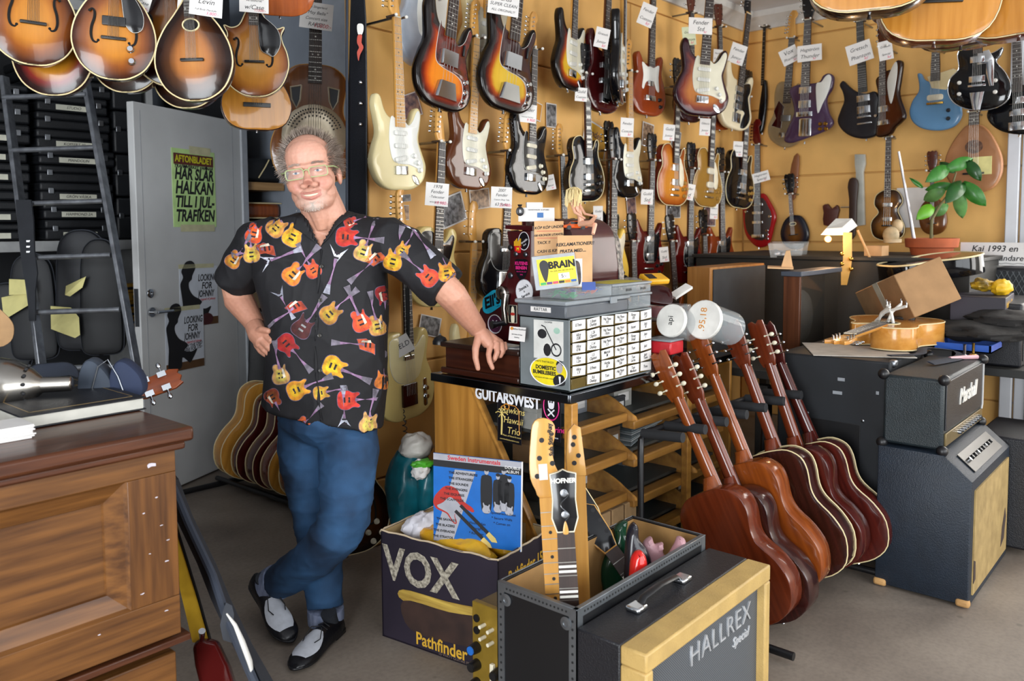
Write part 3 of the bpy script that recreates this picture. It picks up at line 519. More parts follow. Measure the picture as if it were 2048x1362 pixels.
# ================= far wall =================
def traced(M, pts, k=4):
    """photo points onto the instrument's own plane -> its local outline"""
    Mi = M.inverted(); n = (M.to_3x3() @ V((0, 1, 0))).normalized(); o = M.translation; out = []
    for x, y in pts:
        d = ray(x, y); q = Mi @ (CAM + d * ((o - CAM).dot(n) / d.dot(n))); out.append((q.x, q.z))
    return cr(out, k) if k else out
GRB = 'electric guitars on the far wall'
def far(name, label, bot, ref, zref, off, outline, bm, k=None, **kw):
    M = hung(bot, ref, zref, off, k, 'B'); peg('the ' + ' '.join(label.split()[:9]), M, kw.get('nut', .7), 'B'); return guitar(name, label, M, traced(M, outline), bm, group=kw.pop('group', GRB), **kw)
f = far('electric_guitar', 'violet guitar with big white wing guard and chrome tailpiece', (1612, 284), (1622, 42), .73, .22, [(1583, 183), (1595, 172), (1620, 169), (1642, 165), (1650, 153), (1661, 148), (1671, 155), (1668, 178), (1657, 198), (1661, 225), (1670, 246), (1656, 262), (1612, 279), (1585, 287), (1572, 281), (1579, 258), (1592, 228), (1589, 205)], PURP, joint=.33, nut=.73, nmat=MAHO, fmat=ROSE, head='G', hmat=BGD, t=.04,
        pk=[(.0, .31, .075, .04, 0, CHR), (.0, .225, .075, .045, 0, CHR)], br=(.165, .1, .03, CHR), tail=(rrect(-.03, .03, .045, .14, .008), CHR, 1), knobs=[(.1, .1, GOLDM), (.13, .1, GOLDM), (.1, .07, GOLDM), (.135, .07, GOLDM)], guard=None)
gw = MB(); gw.plate(traced(f.matrix_world, [(1638, 170), (1648, 166), (1656, 155), (1664, 151), (1668, 160), (1662, 185), (1650, 210), (1641, 228), (1638, 200)], 3), -.041, -.045, .001); gw.build('pickguard', WGD, f)
f = far('electric_guitar', 'flat black offset guitar with two chrome pickups', (1735, 278), (1725, 45), .73, .2, [(1683, 172), (1690, 163), (1700, 172), (1716, 184), (1736, 188), (1753, 184), (1763, 197), (1760, 218), (1765, 245), (1757, 270), (1735, 278), (1710, 275), (1690, 263), (1679, 244), (1685, 222), (1692, 203), (1689, 185)], finish('satin_black_lacquer', '#17151a', .35, coat=.2), joint=.29, nut=.73, nmat=EBON, fmat=EBON, head='G', hmat=BGD, inlay=None, pk=[(0, .25, .08, .04, 0, CHR), (0, .18, .08, .045, 0, CHR)], br=(.135, .085, .012, CHR), tail=(rrect(-.045, .09, .045, .1, .004), CHR, 1), knobs=[(.07, .13, CHR), (.095, .1, CHR)])
f = far('electric_guitar', 'brown guitar with white wing guard turned half edge-on', (1775, 276), (1773, 95), .6, .24, [(1758, 162), (1768, 150), (1780, 142), (1792, 138), (1797, 125), (1804, 121), (1810, 128), (1806, 160), (1803, 190), (1815, 230), (1808, 244), (1795, 256), (1785, 270), (1762, 275), (1758, 262), (1764, 225), (1763, 190)], burst('walnut_burst', [(0, '#1d0c06'), (.2, '#4a210c'), (1, '#5f2f12')]), .8, joint=.28, nut=.6, nmat=MAHO, fmat=ROSE, head='G', t=.04, pk=[(0, .19, .07, .04, 0, CHR)], br=(.1, .08, .03, CHR))
gw = MB(); gw.plate(traced(f.matrix_world, [(1783, 165), (1790, 142), (1797, 128), (1802, 126), (1803, 145), (1798, 180), (1791, 208), (1786, 195)], 3), -.041, -.045, .001); gw.build('pickguard', WGD, f)
far('electric_guitar', 'pale blue double-cutaway guitar with cream guard and one cream pickup', (1873, 262), (1876, 98), .5, .16, [(1838, 150), (1846, 149), (1852, 160), (1864, 165), (1880, 163), (1893, 160), (1902, 150), (1910, 149), (1913, 165), (1912, 185), (1922, 205), (1926, 230), (1915, 250), (1895, 260), (1870, 262), (1845, 257), (1828, 244), (1822, 225), (1828, 203), (1840, 185), (1841, 168)], BLUL, joint=.3, nut=.5, nfr=10, nmat=MAHO, fmat=ROSE, head=None, pk=[(0, .2, .09, .035, 0, IVORY)], br=(.165, .095, .014, GOLDM), knobs=[(.075, .115, BLK), (.075, .065, BLK)],
    guard=[(-.045, .33), (.1, .36), (.13, .34), (.12, .25), (.08, .26), (.06, .24), (-.02, .26)], gmat=CREAM, btn=False)
f = far('electric_guitar', 'glossy black hollow single-cut guitar with chrome guard and two pickups', (1957, 222), (1961, 60), .5, .42, [(1918, 112), (1926, 98), (1938, 96), (1955, 97), (1972, 108), (1984, 109), (1994, 105), (2008, 97), (2003, 112), (1995, 125), (2012, 145), (2024, 170), (2020, 197), (2000, 215), (1970, 222), (1935, 219), (1910, 206), (1899, 185), (1903, 160), (1920, 140)], BLKL, dome=.012, joint=.35, nut=.5, nfr=6, nmat=MAHO, fmat=ROSE, head=None, pk=[(0, .31, .08, .04, 0, CHR), (0, .19, .09, .04, 0, CHR)], br=(.15, .1, .014, CHR), tail=([(-.04, .11), (.04, .11), (.02, .0), (-.02, .0)], CHR, 1), knobs=[(-.1, .18, WHT), (-.1, .11, WHT), (.1, .17, WHT), (.1, .1, WHT)], bind=CHR,
    guard=[(.0, .35), (.06, .36), (.09, .3), (.09, .14), (.07, .14), (.05, .22), (.05, .28), (0, .28)], gmat=CHR, gy=-.058)
far('electric_guitar', 'black guitar with long dark neck at the right edge of photo', (2040, 270), (2036, 60), .62, .3, [(1995, 180), (2012, 172), (2030, 170), (2060, 172), (2075, 180), (2085, 200), (2095, 230), (2080, 260), (2050, 270), (2010, 265), (1985, 250), (1976, 232), (1983, 212), (1990, 198)], BLKL, joint=.25, nut=.62, nfr=12, nmat=MAHO, fmat=ROSE, head=None, pk=[(0, .2, .09, .04, 0, CHR), (0, .13, .09, .04, 0, CHR)], br=(.05, .1, .05, CHR))
f = far('electric_guitar', 'clear plastic guitar with dark red plate hidden behind the violet guitar', (1572, 296), (1590, 78), .74, .08, [(1553, 190), (1560, 168), (1575, 165), (1590, 178), (1600, 168), (1610, 180), (1605, 215), (1612, 255), (1600, 285), (1572, 296), (1545, 280), (1540, 255), (1552, 225)], mat('smoky_acrylic', '#8f7f62', .15, coat=.5, alpha=.55), joint=.3, nut=.74, nmat=MAPLE, fmat=ROSE, head='F', pk=[(0, .2, .07, .04, 0, STL)], guard=[(-.1, .15), (-.03, .13), (-.02, .28), (-.06, .32), (-.09, .25), (-.07, .2)], gmat=MARO)
# black guitar edge-on in the corner, coffin-shaped red guitar below it
far('electric_guitar', 'thin black guitar seen edge-on in the corner of the walls', (1527, 266), (1535, 55), .74, .06, [(1519, 262), (1522, 220), (1526, 190), (1530, 165), (1536, 163), (1538, 190), (1536, 220), (1531, 255), (1526, 268)], BLKL, joint=.33, nut=.74, nw=(.02, .018), nmat=EBON, fmat=EBON, head=None, brw=False, nstr=0, inlay=None)
f = far('electric_guitar', 'red coffin-shaped guitar with dark brown guard and three chrome pickups', (1520, 494), (1520, 290), .74, .12, [(1512, 394), (1530, 387), (1542, 402), (1555, 430), (1550, 455), (1541, 487), (1522, 495), (1505, 484), (1493, 465), (1489, 430), (1492, 405)], finish('bright_red_lacquer', '#8f1418', .15), joint=.34, nut=.74, nw=(.05, .04), nmat=MAHO, fmat=ROSE, head='F', hmat=CHER, tun=CHER, t=.035, pk=[(0, .31, .08, .02, 0, CHR), (0, .25, .08, .02, 0, CHR), (0, .18, .08, .02, 0, CHR)], br=(.08, .09, .025, CHR), knobs=[(.07, .12, CHR), (.07, .09, CHR), (.07, .06, CHR), (.09, .22, CHR), (-.09, .26, CHR)])
gw = MB(); gw.plate(traced(f.matrix_world, [(1512, 402), (1530, 396), (1540, 412), (1548, 433), (1540, 468), (1528, 481), (1508, 474), (1497, 458), (1495, 425)], 2), -.036, -.039, .001); gw.build('pickguard', ROSE, f)
f = far('bass_guitar', 'brown sunburst violin-shaped bass guitar behind the antenna rod', (1778, 482), (1782, 275), .8, .1, [(1776, 481), (1752, 474), (1745, 455), (1748, 440), (1760, 425), (1752, 410), (1755, 392), (1768, 382), (1780, 380), (1796, 381), (1806, 392), (1808, 405), (1799, 420), (1806, 438), (1812, 455), (1806, 474)], burst('violin_burst', [(0, '#1f1006'), (.2, '#4a2c10'), (.5, '#8a5a22'), (1, '#96682a')]), joint=.34, nut=.8, nw=(.05, .04), nmat=MAHO, fmat=ROSE, head=None, nstr=4, dome=.008, bind=CREAM, cat='bass guitar', pk=[(0, .28, .07, .03, 0, CHR), (0, .17, .07, .03, 0, CHR)], br=(.12, .08, .012, BLK), knobs=[(.06, .08, IVORY), (.08, .11, IVORY)])
f = far('mandolin', 'dark blue-edged mandolin hung low beside the coffin-shaped guitar', (1594, 498), (1586, 388), .46, .1, [(1594, 499), (1572, 490), (1564, 468), (1570, 445), (1582, 432), (1594, 430), (1606, 433), (1616, 448), (1621, 470), (1614, 490)], burst('blue_edge_burst', [(0, '#15151f'), (.2, '#1d1c28'), (.45, '#5b3716'), (1, '#8a5a22')]), joint=.28, nut=.46, nfr=14, nw=(.035, .03), nmat=MAHO, fmat=MAHO, head='G', hmat=BGD, cat='mandolin', dome=.008, br=(.12, .08, .008, BLK), hole=(0, .21, .025, .012))
far('mandolin', 'small brown mandolin hung behind the plant leaves', (1868, 470), (1868, 330), .6, .08, [(1868, 470), (1848, 462), (1840, 440), (1843, 415), (1855, 400), (1868, 396), (1882, 400), (1893, 420), (1896, 445), (1888, 463)], finish('chestnut_lacquer', '#5d3618', .15), joint=.25, nut=.55, nfr=14, nw=(.035, .03), nmat=MAHO, fmat=ROSE, head='G', cat='mandolin', dome=.008, br=(.1, .07, .008, BLK))
f = far('lute', 'pale brown lute with carved round rosette hanging by the window', (1950, 386), (1952, 225), .5, .16, [(1950, 386), (1915, 378), (1894, 350), (1893, 320), (1905, 290), (1925, 262), (1940, 250), (1962, 250), (1980, 262), (1997, 290), (2007, 320), (2004, 352), (1985, 378)], finish('pale_walnut_lacquer', '#a3714b', .35, '#8c5d3a', coat=.2), joint=.42, nut=.5, nfr=5, nw=(.06, .055), nmat=MAHO, fmat=ROSE, head=None, cat='lute', br=(.12, .12, .012, BLK), btn=False)
MB().plate(ell(0, .285, .05, .042, 24), -.043, -.0445, 0).build('rosette', mat('carved_dark_wood', '#3a241a', .7, col2='#6d4a35', scale=60), f)
MB().box((-.005, -.052, .11), (.1, -.046, .22)).build('paper_note', mat('yellow_note_paper', '#d6cd8a', .8), f)
# ================= helpers for things built straight in world space =================
def wp(mb, name, m, root, **k): return mb.build(name, m, root, M=root.matrix_world.inverted(), **k)
def wt(s, size, o, r, u, m, root, par=None, **k): return text(s, size, (par or root).matrix_world.inverted() @ frame(o, r, u), m, root, **k)
def trX(pts, x): return [(-q.y, q.z) for q in (onX(*p, x) for p in pts)]
def trY(pts, y): return [(q.x, q.z) for q in (onY(*p, y) for p in pts)]
def PXM(x0): return MX(((0, 1, 0, x0), (-1, 0, 0, 0), (0, 0, 1, 0), (0, 0, 0, 1)))
def PYM(y0): return MX.Translation(V((0, y0, 0)))
RX, RYm = V((1, 0, 0)), V((0, -1, 0)); UZ = V((0, 0, 1))
def wbox(name, lo, hi, m, root, bevel=.003): return wp(MB().box(lo, hi), name, m, root, bevel=bevel, smooth=30)
OAK = wood('worn_oak', '#6f4720', '#452810', .42, .15, 'X', 8); OAKV = wood('worn_oak_upright', '#6b431d', '#44270f', .42, .15, 'Z', 8); OAKD = wood('oak_top_edge', '#57301a', '#381b0e', .35, .25, 'X', 8)
# ---- oak desk ----
dk = thing('oak_desk', 'worn oak desk with panelled front and dark moulded top', 'desk', (-5.35, -1.0, 0))
wp(MB().box((-6.3, -1.03, .945), (-5.075, -.38, .98)), 'top', OAKD, dk, bevel=.008)
wp(MB().box((-6.28, -1.015, .925), (-5.09, -.39, .945)), 'top_moulding', OAKD, dk, bevel=.006)
wbox('carcass', (-6.25, -.96, .47), (-5.11, -.42, .925), OAKV, dk)
wbox('rail', (-6.2, -1.0, .873), (-5.11, -.98, .925), OAK, dk, .002); wbox('rail', (-6.2, -1.0, .472), (-5.11, -.98, .568), OAK, dk, .002)
wbox('stile', (-5.226, -1.0, .568), (-5.11, -.98, .873), OAKV, dk, .002)
fl = MB(); fl.loft([[V((-5.8, y, z)), V((-5.8, y, z2)), V((x, y, z2)), V((x, y, z))] for x, y, z, z2 in ((-5.226, -.998, .568, .873), (-5.232, -.99, .574, .867), (-5.27, -.974, .612, .829), (-5.273, -.968, .615, .826))], False); fl.add([(-5.8, -.968, .615), (-5.8, -.968, .826), (-5.273, -.968, .826), (-5.273, -.968, .615)], [(0, 1, 2, 3)])
wp(fl, 'raised_panel', OAK, dk, smooth=20)
wbox('kick_rail', (-6.25, -1.0, .445), (-5.085, -.42, .462), OAKD, dk, .003)
wbox('lower_drawer', (-6.2, -.99, .12), (-5.12, -.44, .425), OAK, dk, .003); wbox('plinth', (-6.2, -.97, 0), (-5.13, -.45, .12), OAKV, dk, .003)
for x, z, w in ((-5.17, .9, .04), (-5.15, .75, .012), (-5.14, .66, .014), (-5.19, .79, .01), (-5.16, .82, .012), (-5.135, .71, .01), (-5.2, .6, .012), (-5.145, .54, .014), (-5.18, .69, .008), (-5.3, .54, .009)):
    q = MB().plate([(x + w * .5 * math.cos(a) * random.uniform(.4, 1), z + w * .2 * math.sin(a) * random.uniform(.3, 1)) for a in [i * .7 for i in range(9)]], -1.0, -1.0006, 0); wp(q, 'paint_scuff', mat('pale_scuff', '#b7b0b8', .8), dk)
# ---- things on the desk ----
LEA = mat('black_leatherette', '#14161c', .45, bump=.15, bscale=220)
bk = thing('guest_book', 'black guest book with gilt border lying on the oak desk', 'book', frame(onZ(40, 862, .981), RX, V((0, 1, 0))))
BW, BH = .30, .50
MB().box((0, 0, 0), (BW, BH, .004)).build('cover', LEA, bk, bevel=.002); MB().box((0, 0, .03), (BW, BH, .034)).build('cover', LEA, bk, bevel=.002); MB().box((.0, .006, .004), (BW - .006, BH - .006, .03)).build('page_block', mat('page_paper', '#b9b7ae', .8), bk)
g = MB()
for x0, y0, x1, y1 in ((.03, .03, BW - .02, .0325), (.03, BH - .03, BW - .02, BH - .0275), (.03, .03, .0325, BH - .03), (BW - .0225, .03, BW - .02, BH - .03)): g.box((x0, y0, .034), (x1, y1, .0344))
g.build('gilt_border', mat('gilt_line', '#a58a58', .4, .6), bk)
text('Guestbook', .055, frame((BW * .5, BH * .62, .0345), (1, 0, 0), (0, 1, 0)), mat('gilt_line', '#a58a58', .4, .6), bk, shear=.4)
tag(MB().box((.03, .35, .035), (.16, .385, .041)).build('paper_slip', PAPER, None, M=bk.matrix_world), 'narrow white paper slip lying on the black guest book', 'paper slip')
pp = thing('paper_stack', 'stack of white price slips left of the guest book', 'papers', onZ(0, 876, .981))
for i in range(9): MB().box((-.13, -.055, .0035 * i), (.052 + random.uniform(-.004, .004), .045 + random.uniform(-.005, .005), .0035 * i + .003)).build('sheet', PAPER, pp, M=MX.Rotation(random.uniform(-.04, .04), 4, 'Z'))
SS = mat('satin_steel', '#a9a49c', .22, 1, var=.05)
lm = thing('lamp_head', 'chrome conical lamp head with vent holes lying on the desk', 'lamp', frame(onZ(35, 772, 1.045), V((.75, -.55, 0)), UZ))
MB().lathe([(.002, -.112), (.055, -.105), (.085, -.085), (.095, -.05), (.085, -.005), (.055, .045), (.035, .065), (.026, .075), (.024, .16), (.018, .165)], 32, MX.Rotation(math.pi / 2, 4, 'Y') @ MX.Scale(.8, 4)).build('shade', SS, lm)
for i in range(7): a = i * .45; MB().ball((-.0 + .03, .052 * math.cos(a), .052 * math.sin(a)), .005, 8, 6).build('vent_hole', INK, lm)
p = onZ(95, 770, 1.0); tag(MB().plate(rrect(-.075, -.03, .075, .06, .045, 5), .05, 0, .015).build('padded_pouch', mat('navy_cloth', '#1b2230', .8), None, M=frame(onZ(105, 762, .99), V((.95, -.3, 0)), V((0, .35, 1))) @ MX.Rotation(-math.pi / 2, 4, 'X')), 'rounded dark navy pouch behind the chrome lamp head', 'pouch')
pc = thing('pencil_case', 'blue-grey zipped pencil case standing at the back of desk', 'pencil case', gframe(onZ(228, 792, .985), V((-.6, -.8, 0)), UZ))
for dx, c, s in ((-.045, '#333b47', 1), (.035, '#1f2a44', .95)):
    MB().plate(cr([(dx - .035, 0), (dx + .04, 0), (dx + .045, .05), (dx + .01, .1 * s), (dx - .02, .105 * s), (dx - .04, .06)], 4), .04, -.03, .012).build('pouch_half', mat('case_cloth' + c, c, .8), pc)
MB().tube([(-.05, -.033, .02), (-.03, -.033, .09), (-.005, -.03, .108), (.02, -.033, .06), (.035, -.033, .01)], .002, 6).build('zip', STL, pc)
# ---- gig bag and guitar standing beside the desk ----
GB = mat('gig_bag_nylon', '#1a1c22', .75, bump=.1, bscale=300)
gb = thing('gig_bag', 'open black padded gig bag leaning beside the oak desk', 'gig bag', (-4.92, -.86, 0))
wp(MB().loft([[atD(x, y, D) + V((dx, dy, 0)) for dx, dy in ((0, 0), (.03, .02), (.05, .09), (.0, .07))] for x, y, D in ((344, 965, 2.35), (372, 1040, 2.27), (420, 1140, 2.15), (450, 1215, 2.06), (490, 1300, 1.97), (535, 1380, 1.9))]), 'side_panel', GB, gb)
wp(MB().tube([atD(x, y, D) for x, y, D in ((347, 975, 2.33), (378, 1050, 2.24), (425, 1150, 2.12), (450, 1225, 2.03), (487, 1315, 1.95), (520, 1390, 1.9))], .011, 8), 'piping', mat('bag_edge', '#2b313d', .7), gb)
wp(MB().loft([[atD(x, y, D), atD(x + w, y + 6, D), atD(x + w, y + 6, D + .03), atD(x, y, D + .03)] for x, y, w, D in ((452, 1205, 12, 2.02), (446, 1222, 22, 2.01), (440, 1250, 26, 2.0), (446, 1280, 18, 1.99))]), 'handle_loop', mat('bag_strap', '#23262d', .8), gb)
wp(MB().tube([atD(x, y, 1.93) for x, y in ((453, 1227), (470, 1250), (485, 1285), (500, 1325), (506, 1352))], [.003, .008, .012, .012, .006], 8, flat=.4), 'white_piping', WHT, gb)
bg_ = atD(440, 1420, 2.1); bt = atD(345, 1005, 2.42)
GM = gframe(bg_, V((-.45, -.85, .25)), bt - bg_, 1)
g1 = thing('electric_guitar', 'wine-red guitar with yellow maple neck standing in the open gig bag', 'electric guitar', (-4.95, -.9, 0))
wp(MB().loft([[atD(x, y, D), atD(x + w, y + 2, D), atD(x + w, y + 2, D + .025), atD(x, y, D + .025)] for x, y, w, D in ((342, 1035, 10, 2.33), (348, 1100, 22, 2.27), (360, 1180, 33, 2.2), (385, 1285, 36, 2.12))]), 'neck', mat('yellow_maple', '#cfa42e', .35, coat=.3), g1)
wp(MB().tube([atD(x, y, D) for x, y, D in ((350, 1045, 2.31), (372, 1115, 2.25), (395, 1190, 2.18), (421, 1282, 2.1))], .004, 6), 'fingerboard_edge', EBON, g1)
wp(MB().loft([[atD(x0, y, D), atD(x1, y + 4, D - .02), atD(x1 + 6, y + 4, D + .05), atD(x0, y, D + .06)] for x0, x1, y, D in ((398, 432, 1275, 2.1), (385, 440, 1292, 2.08), (390, 458, 1330, 2.05), (400, 470, 1370, 2.03), (410, 480, 1400, 2.0))]), 'body', finish('deep_red_lacquer', '#43100f', .08), g1, bevel=.01)
wp(MB().cyl(atD(404, 1280, 2.09), atD(404, 1262, 2.07), .006, .009, 10), 'strap_button', CHR, g1)
# small guitar headstock above the desk edge (guitar standing on the far side)
h1 = thing('ukulele', 'small instrument with orange-brown headstock standing behind the desk', 'ukulele', (-4.75, -.45, 0))
a, b = atD(270, 785, 2.78), atD(352, 745, 2.8); d = (b - a); MH = gframe(a, V((-.5, -.75, .45)), d, 1.4)
o = MB().plate(mirror([(0, -.2), (.014, -.2), (.018, 0), (.024, .02), (.026, .09), (.018, .11), (.01, .105), (0, .112)]), .012, 0, .002).build('headstock', wood('orange_mahogany', '#9a4a1c', '#7a3412', .3, .5), h1, M=h1.matrix_world.inverted() @ MH)
for i in range(2):
    for sx in (1, -1): t = MB(); t.cyl((sx * .018, -.004, .03 + i * .04), (sx * .036, -.004, .03 + i * .04), .003, n=8).ball((sx * .042, -.004, .03 + i * .04), (.008, .005, .006), 8, 6).cbox((sx * .018, -.004, .03 + i * .04), (.014, .008, .02)); t.build('tuner', CHR, h1, M=h1.matrix_world.inverted() @ MH)
q = a - d.normalized() * .2; wp(MB().tube([q, q - d.normalized() * .1 + V((-.02, .05, -.12)), V((-5.2, .1, .3))], [.016, .018, .018], 8).ball((-5.25, .1, .2), (.12, .05, .18)), 'body', wood('orange_mahogany', '#9a4a1c', '#7a3412', .3, .5), h1)
# ================= VOX carton =================
RB = MX.Translation(V((-4.205, -.66, 0))) @ MX.Rotation(math.radians(8), 4, 'Z')
vx = thing('open_carton', 'open black printed amplifier carton stuffed with yellow bags', 'carton', RB)
VW, VD, VH = .34, .5, .385
CBK = mat('printed_carton', '#231b2a', .55, col2='#191320', scale=4); CIN = mat('carton_inside', '#a98f62', .85, var=.06); GOLDP = mat('gold_print', '#c79a2c', .6); SILP = mat('silver_print', '#b9b1a0', .5, col2='#5a5348', scale=90)
for nm, lo, hi in (('carton_side', (0, -VD, 0), (.006, 0, VH)), ('carton_front', (0, -VD, 0), (VW, -VD + .006, VH)), ('carton_side', (VW - .006, -VD, 0), (VW, 0, VH)), ('carton_back', (0, -.006, 0), (VW, 0, VH)), ('carton_base', (0, -VD, 0), (VW, 0, .006))):
    b2 = MB().box(lo, hi); b2.mi = [0] * 6; o = b2.build(nm, CBK, vx)
lin_ = MB(); e = .0068
lin_.add([(e, -VD + e, VH), (VW - e, -VD + e, VH), (VW - e, -e, VH), (e, -e, VH), (e, -VD + e, .01), (VW - e, -VD + e, .01), (VW - e, -e, .01), (e, -e, .01)], [(0, 1, 5, 4), (1, 2, 6, 5), (2, 3, 7, 6), (3, 0, 4, 7)]); lin_.build('carton_lining', CIN, vx, smooth=0)
rim = MB()
for p0, p1 in (((0, 0), (0, -VD)), ((0, -VD), (VW, -VD)), ((VW, -VD), (VW, 0)), ((VW, 0), (0, 0))):
    P = [V((p0[0] + (p1[0] - p0[0]) * i / 14 + (.003 if p0[0] == 0 == p1[0] else 0), p0[1] + (p1[1] - p0[1]) * i / 14, VH + random.uniform(-.004, .003))) for i in range(15)]; rim.tube(P, .004, 5)
rim.build('torn_rim', mat('torn_paper', '#b9a68a', .9), vx)
FL, FU = (0, -1, 0), (0, 0, 1)   # left face (towards -x)
text('VOX', .165, frame((-.001, -.175, .272), FL, FU), SILP, vx, bold=.005, sx=.92)
text('Pathfinder 15R', .062, frame((-.001, -.315, .035), FL, FU), GOLDP, vx, bold=.0012, sx=.86)
text('15 WATT GUITAR PRACTICE AMP', .014, frame((-.001, -.36, .009), FL, FU), mat('dim_print', '#6b5a50', .6), vx)
text('Pathfinder 15R', .056, frame((VW * .53, -VD - .001, .305), (1, 0, 0), FU), GOLDP, vx, bold=.0012, sx=.72)
text('15 WATT GUITAR PRACTICE AMP\nWITH REVERB', .012, frame((VW * .58, -VD - .001, .262), (1, 0, 0), FU), mat('dim_print', '#6b5a50', .6), vx)
bd = MB(); bd.T = MX(((0, 1, 0, -.0008), (-1, 0, 0, 0), (0, 0, 1, 0), (0, 0, 0, 1))); bd.plate(cr([(.10, .155), (.3, .165), (.499, .185), (.499, .215), (.3, .20), (.10, .195)], 4), 0, -.0004, 0).build('printed_gold_band', mat('printed_band', '#c7a94e', .5, col2='#7a5a20', stretch=(1, 1, 14), scale=4), vx)
bd = MB(); bd.T = MX(((0, 1, 0, -.0009), (-1, 0, 0, 0), (0, 0, 1, 0), (0, 0, 0, 1))); bd.plate(cr([(.1, .155), (.3, .165), (.499, .183), (.499, .09), (.3, .06), (.13, .06)], 4), 0, -.0004, 0).build('printed_grille', mat('printed_grille', '#3a261f', .6, col2='#241715', scale=12), vx)
YB = mat('yellow_plastic_bag', '#d99a1a', .3, coat=.3, col2='#c9a02a', scale=9, bump=.6, bscale=22)
def blob(name, lab, cat, c, r, m, seed=1, amp=.25, group=None, n=28, fr=1.0, root=None):
    mb = MB(); mb.ball((0, 0, 0), r, n, n // 2 + 4); vs = []
    for p in mb.v:
        v = V(p); d = V((v.x / r[0], v.y / r[1], v.z / r[2])); k = 1 + amp * (NZ.noise(d * 2.2 * fr + V((seed * 7.3, 0, 0))) + .5 * abs(NZ.noise(d * 5 * fr + V((0, seed * 3.1, 0))))); vs.append(tuple(v * k))
    mb.v = vs
    if root: return mb.build(name, m, root, M=root.matrix_world.inverted() @ MX.Translation(V(c)))
    o = mb.build(name, m, None, M=MX.Translation(V(c))); return tag(o, lab, cat, group)
w = lambda x, y, z: RB @ V((x, y, z))
blob('plastic_bag', 'long crumpled yellow plastic bag along the left side of the carton', 'plastic bag', w(.1, -.25, .345), (.066, .18, .055), YB, 2, .22)
blob('plastic_bag', 'thick crumpled yellow plastic bag in front of the record sleeve', 'plastic bag', w(.22, -.32, .35), (.075, .125, .06), YB, 5, .22)
blob('bubble_wrap', 'white packing foam behind the yellow bags in the carton', 'packing', w(.14, -.08, .36), (.08, .06, .06), mat('white_foam', '#d5d3da', .7), 3, .3)
# LP sleeve standing in the carton
P0, P1, P2 = onY(882, 1075, -.93), onY(1028, 1105, -1.02), onY(1033, 918, -1.0)
SW = .31; SM = frame(atD(953, 1004, 2.72), V((.42, -.9, 0)), V((-.08, .06, 1))) @ MX.Rotation(-.03, 4, 'Z')
lpv = thing('record_sleeve', 'blue compilation record sleeve with red guitar standing in the carton', 'record sleeve', SM)
h = SW / 2
MB().box((-h, -h, -.006), (h, h, 0)).build('sleeve', mat('sleeve_blue', '#0f5fae', .4, var=.05), lpv); MB().box((h - .002, -h, -.0062), (h + .004, h, -.0005)).build('sleeve_edge', PAPER, lpv)
def flat(pts, name, m, root, z=.0006, T=None):
    q = MB(); q.T = (T or MX.Identity(4)) @ MX(((1, 0, 0, 0), (0, 0, 1, 0), (0, -1, 0, 0), (0, 0, 0, 1))); q.plate(pts, -z + .0003, -z, 0); return q.build(name, m, root, smooth=0)
GRYP = mat('grey_print', '#9a9aa2', .6)
flat(rect(-h, h - .022, h, h), 'print_band', GRYP, lpv); flat(rect(-h, h - .045, h, h - .022), 'print_band', INK, lpv)
flat([(-h * .5, h - .05), (-h * .02, h - .05), (-h * .55, -h), (-h, -h)], 'print_stripe', GRYP, lpv)
text('Sweden Instrumentals', .021, frame((-.01, h - .011, .0008), (1, 0, 0), (0, 1, 0)), REDI, lpv, bold=.0005); text('DOUBLE\nALBUM', .014, frame((h - .03, h - .03, .0012), (1, 0, 0), (0, 1, 0)), PAPER, lpv)
for i, l in enumerate(('THE ADVENTURERS', 'THE STRANGERS', 'THE SOUNDS', 'THE AVENGERS', 'THE ESQUIRES', 'THE SCAFFOLDS')): text(l, .0115, frame((-.048 - i * .008, h - .062 - i * .019, .0012), (1, 0, 0), (0, 1, 0)), INK, lpv, bold=.0003)
for i, l in enumerate(('THE SAVAGES', 'THE BLAZERS', 'THE EVERADES', 'THE STRATOS')): text(l, .0115, frame((-.108 - i * .004, -.075 - i * .021, .0012), (1, 0, 0), (0, 1, 0)), INK, lpv, bold=.0003)
for i, l in enumerate(('* Spontaneous Beat', '* Secure Walls', '* Comes on', '* Moonlit Sea', '* Tonight', '* Runaway')): text(l, .012, frame((.09 - (i // 3) * .09, -.03 - (i % 3) * .018 - (i // 3) * .045, .0012), (1, 0, 0), (0, 1, 0)), INK, lpv)
TG = MX.Translation(V((-.085, -.02, 0))) @ MX.Rotation(-.72, 4, 'Z')
flat([(x * .33, z * .33) for x, z in [(p[1] - .2, -p[0]) for p in STRAT]], 'printed_guitar', mat('print_red', '#a8261d', .5), lpv, .0010, TG)
flat([(x * .33, z * .33) for x, z in [(p[1] - .2, -p[0]) for p in SGUARD]], 'printed_guard', GRYP, lpv, .0014, TG)
for dy in (-.008, .02): flat(rect(.02, -.006 + dy, .15, .006 + dy), 'printed_neck', INK, lpv, .0016, TG); flat([(.15, -.01 + dy), (.18, -.013 + dy), (.195, dy), (.18, .007 + dy), (.15, .007 + dy)], 'printed_headstock', mat('print_cream', '#cdb66a', .5), lpv, .0016, TG)
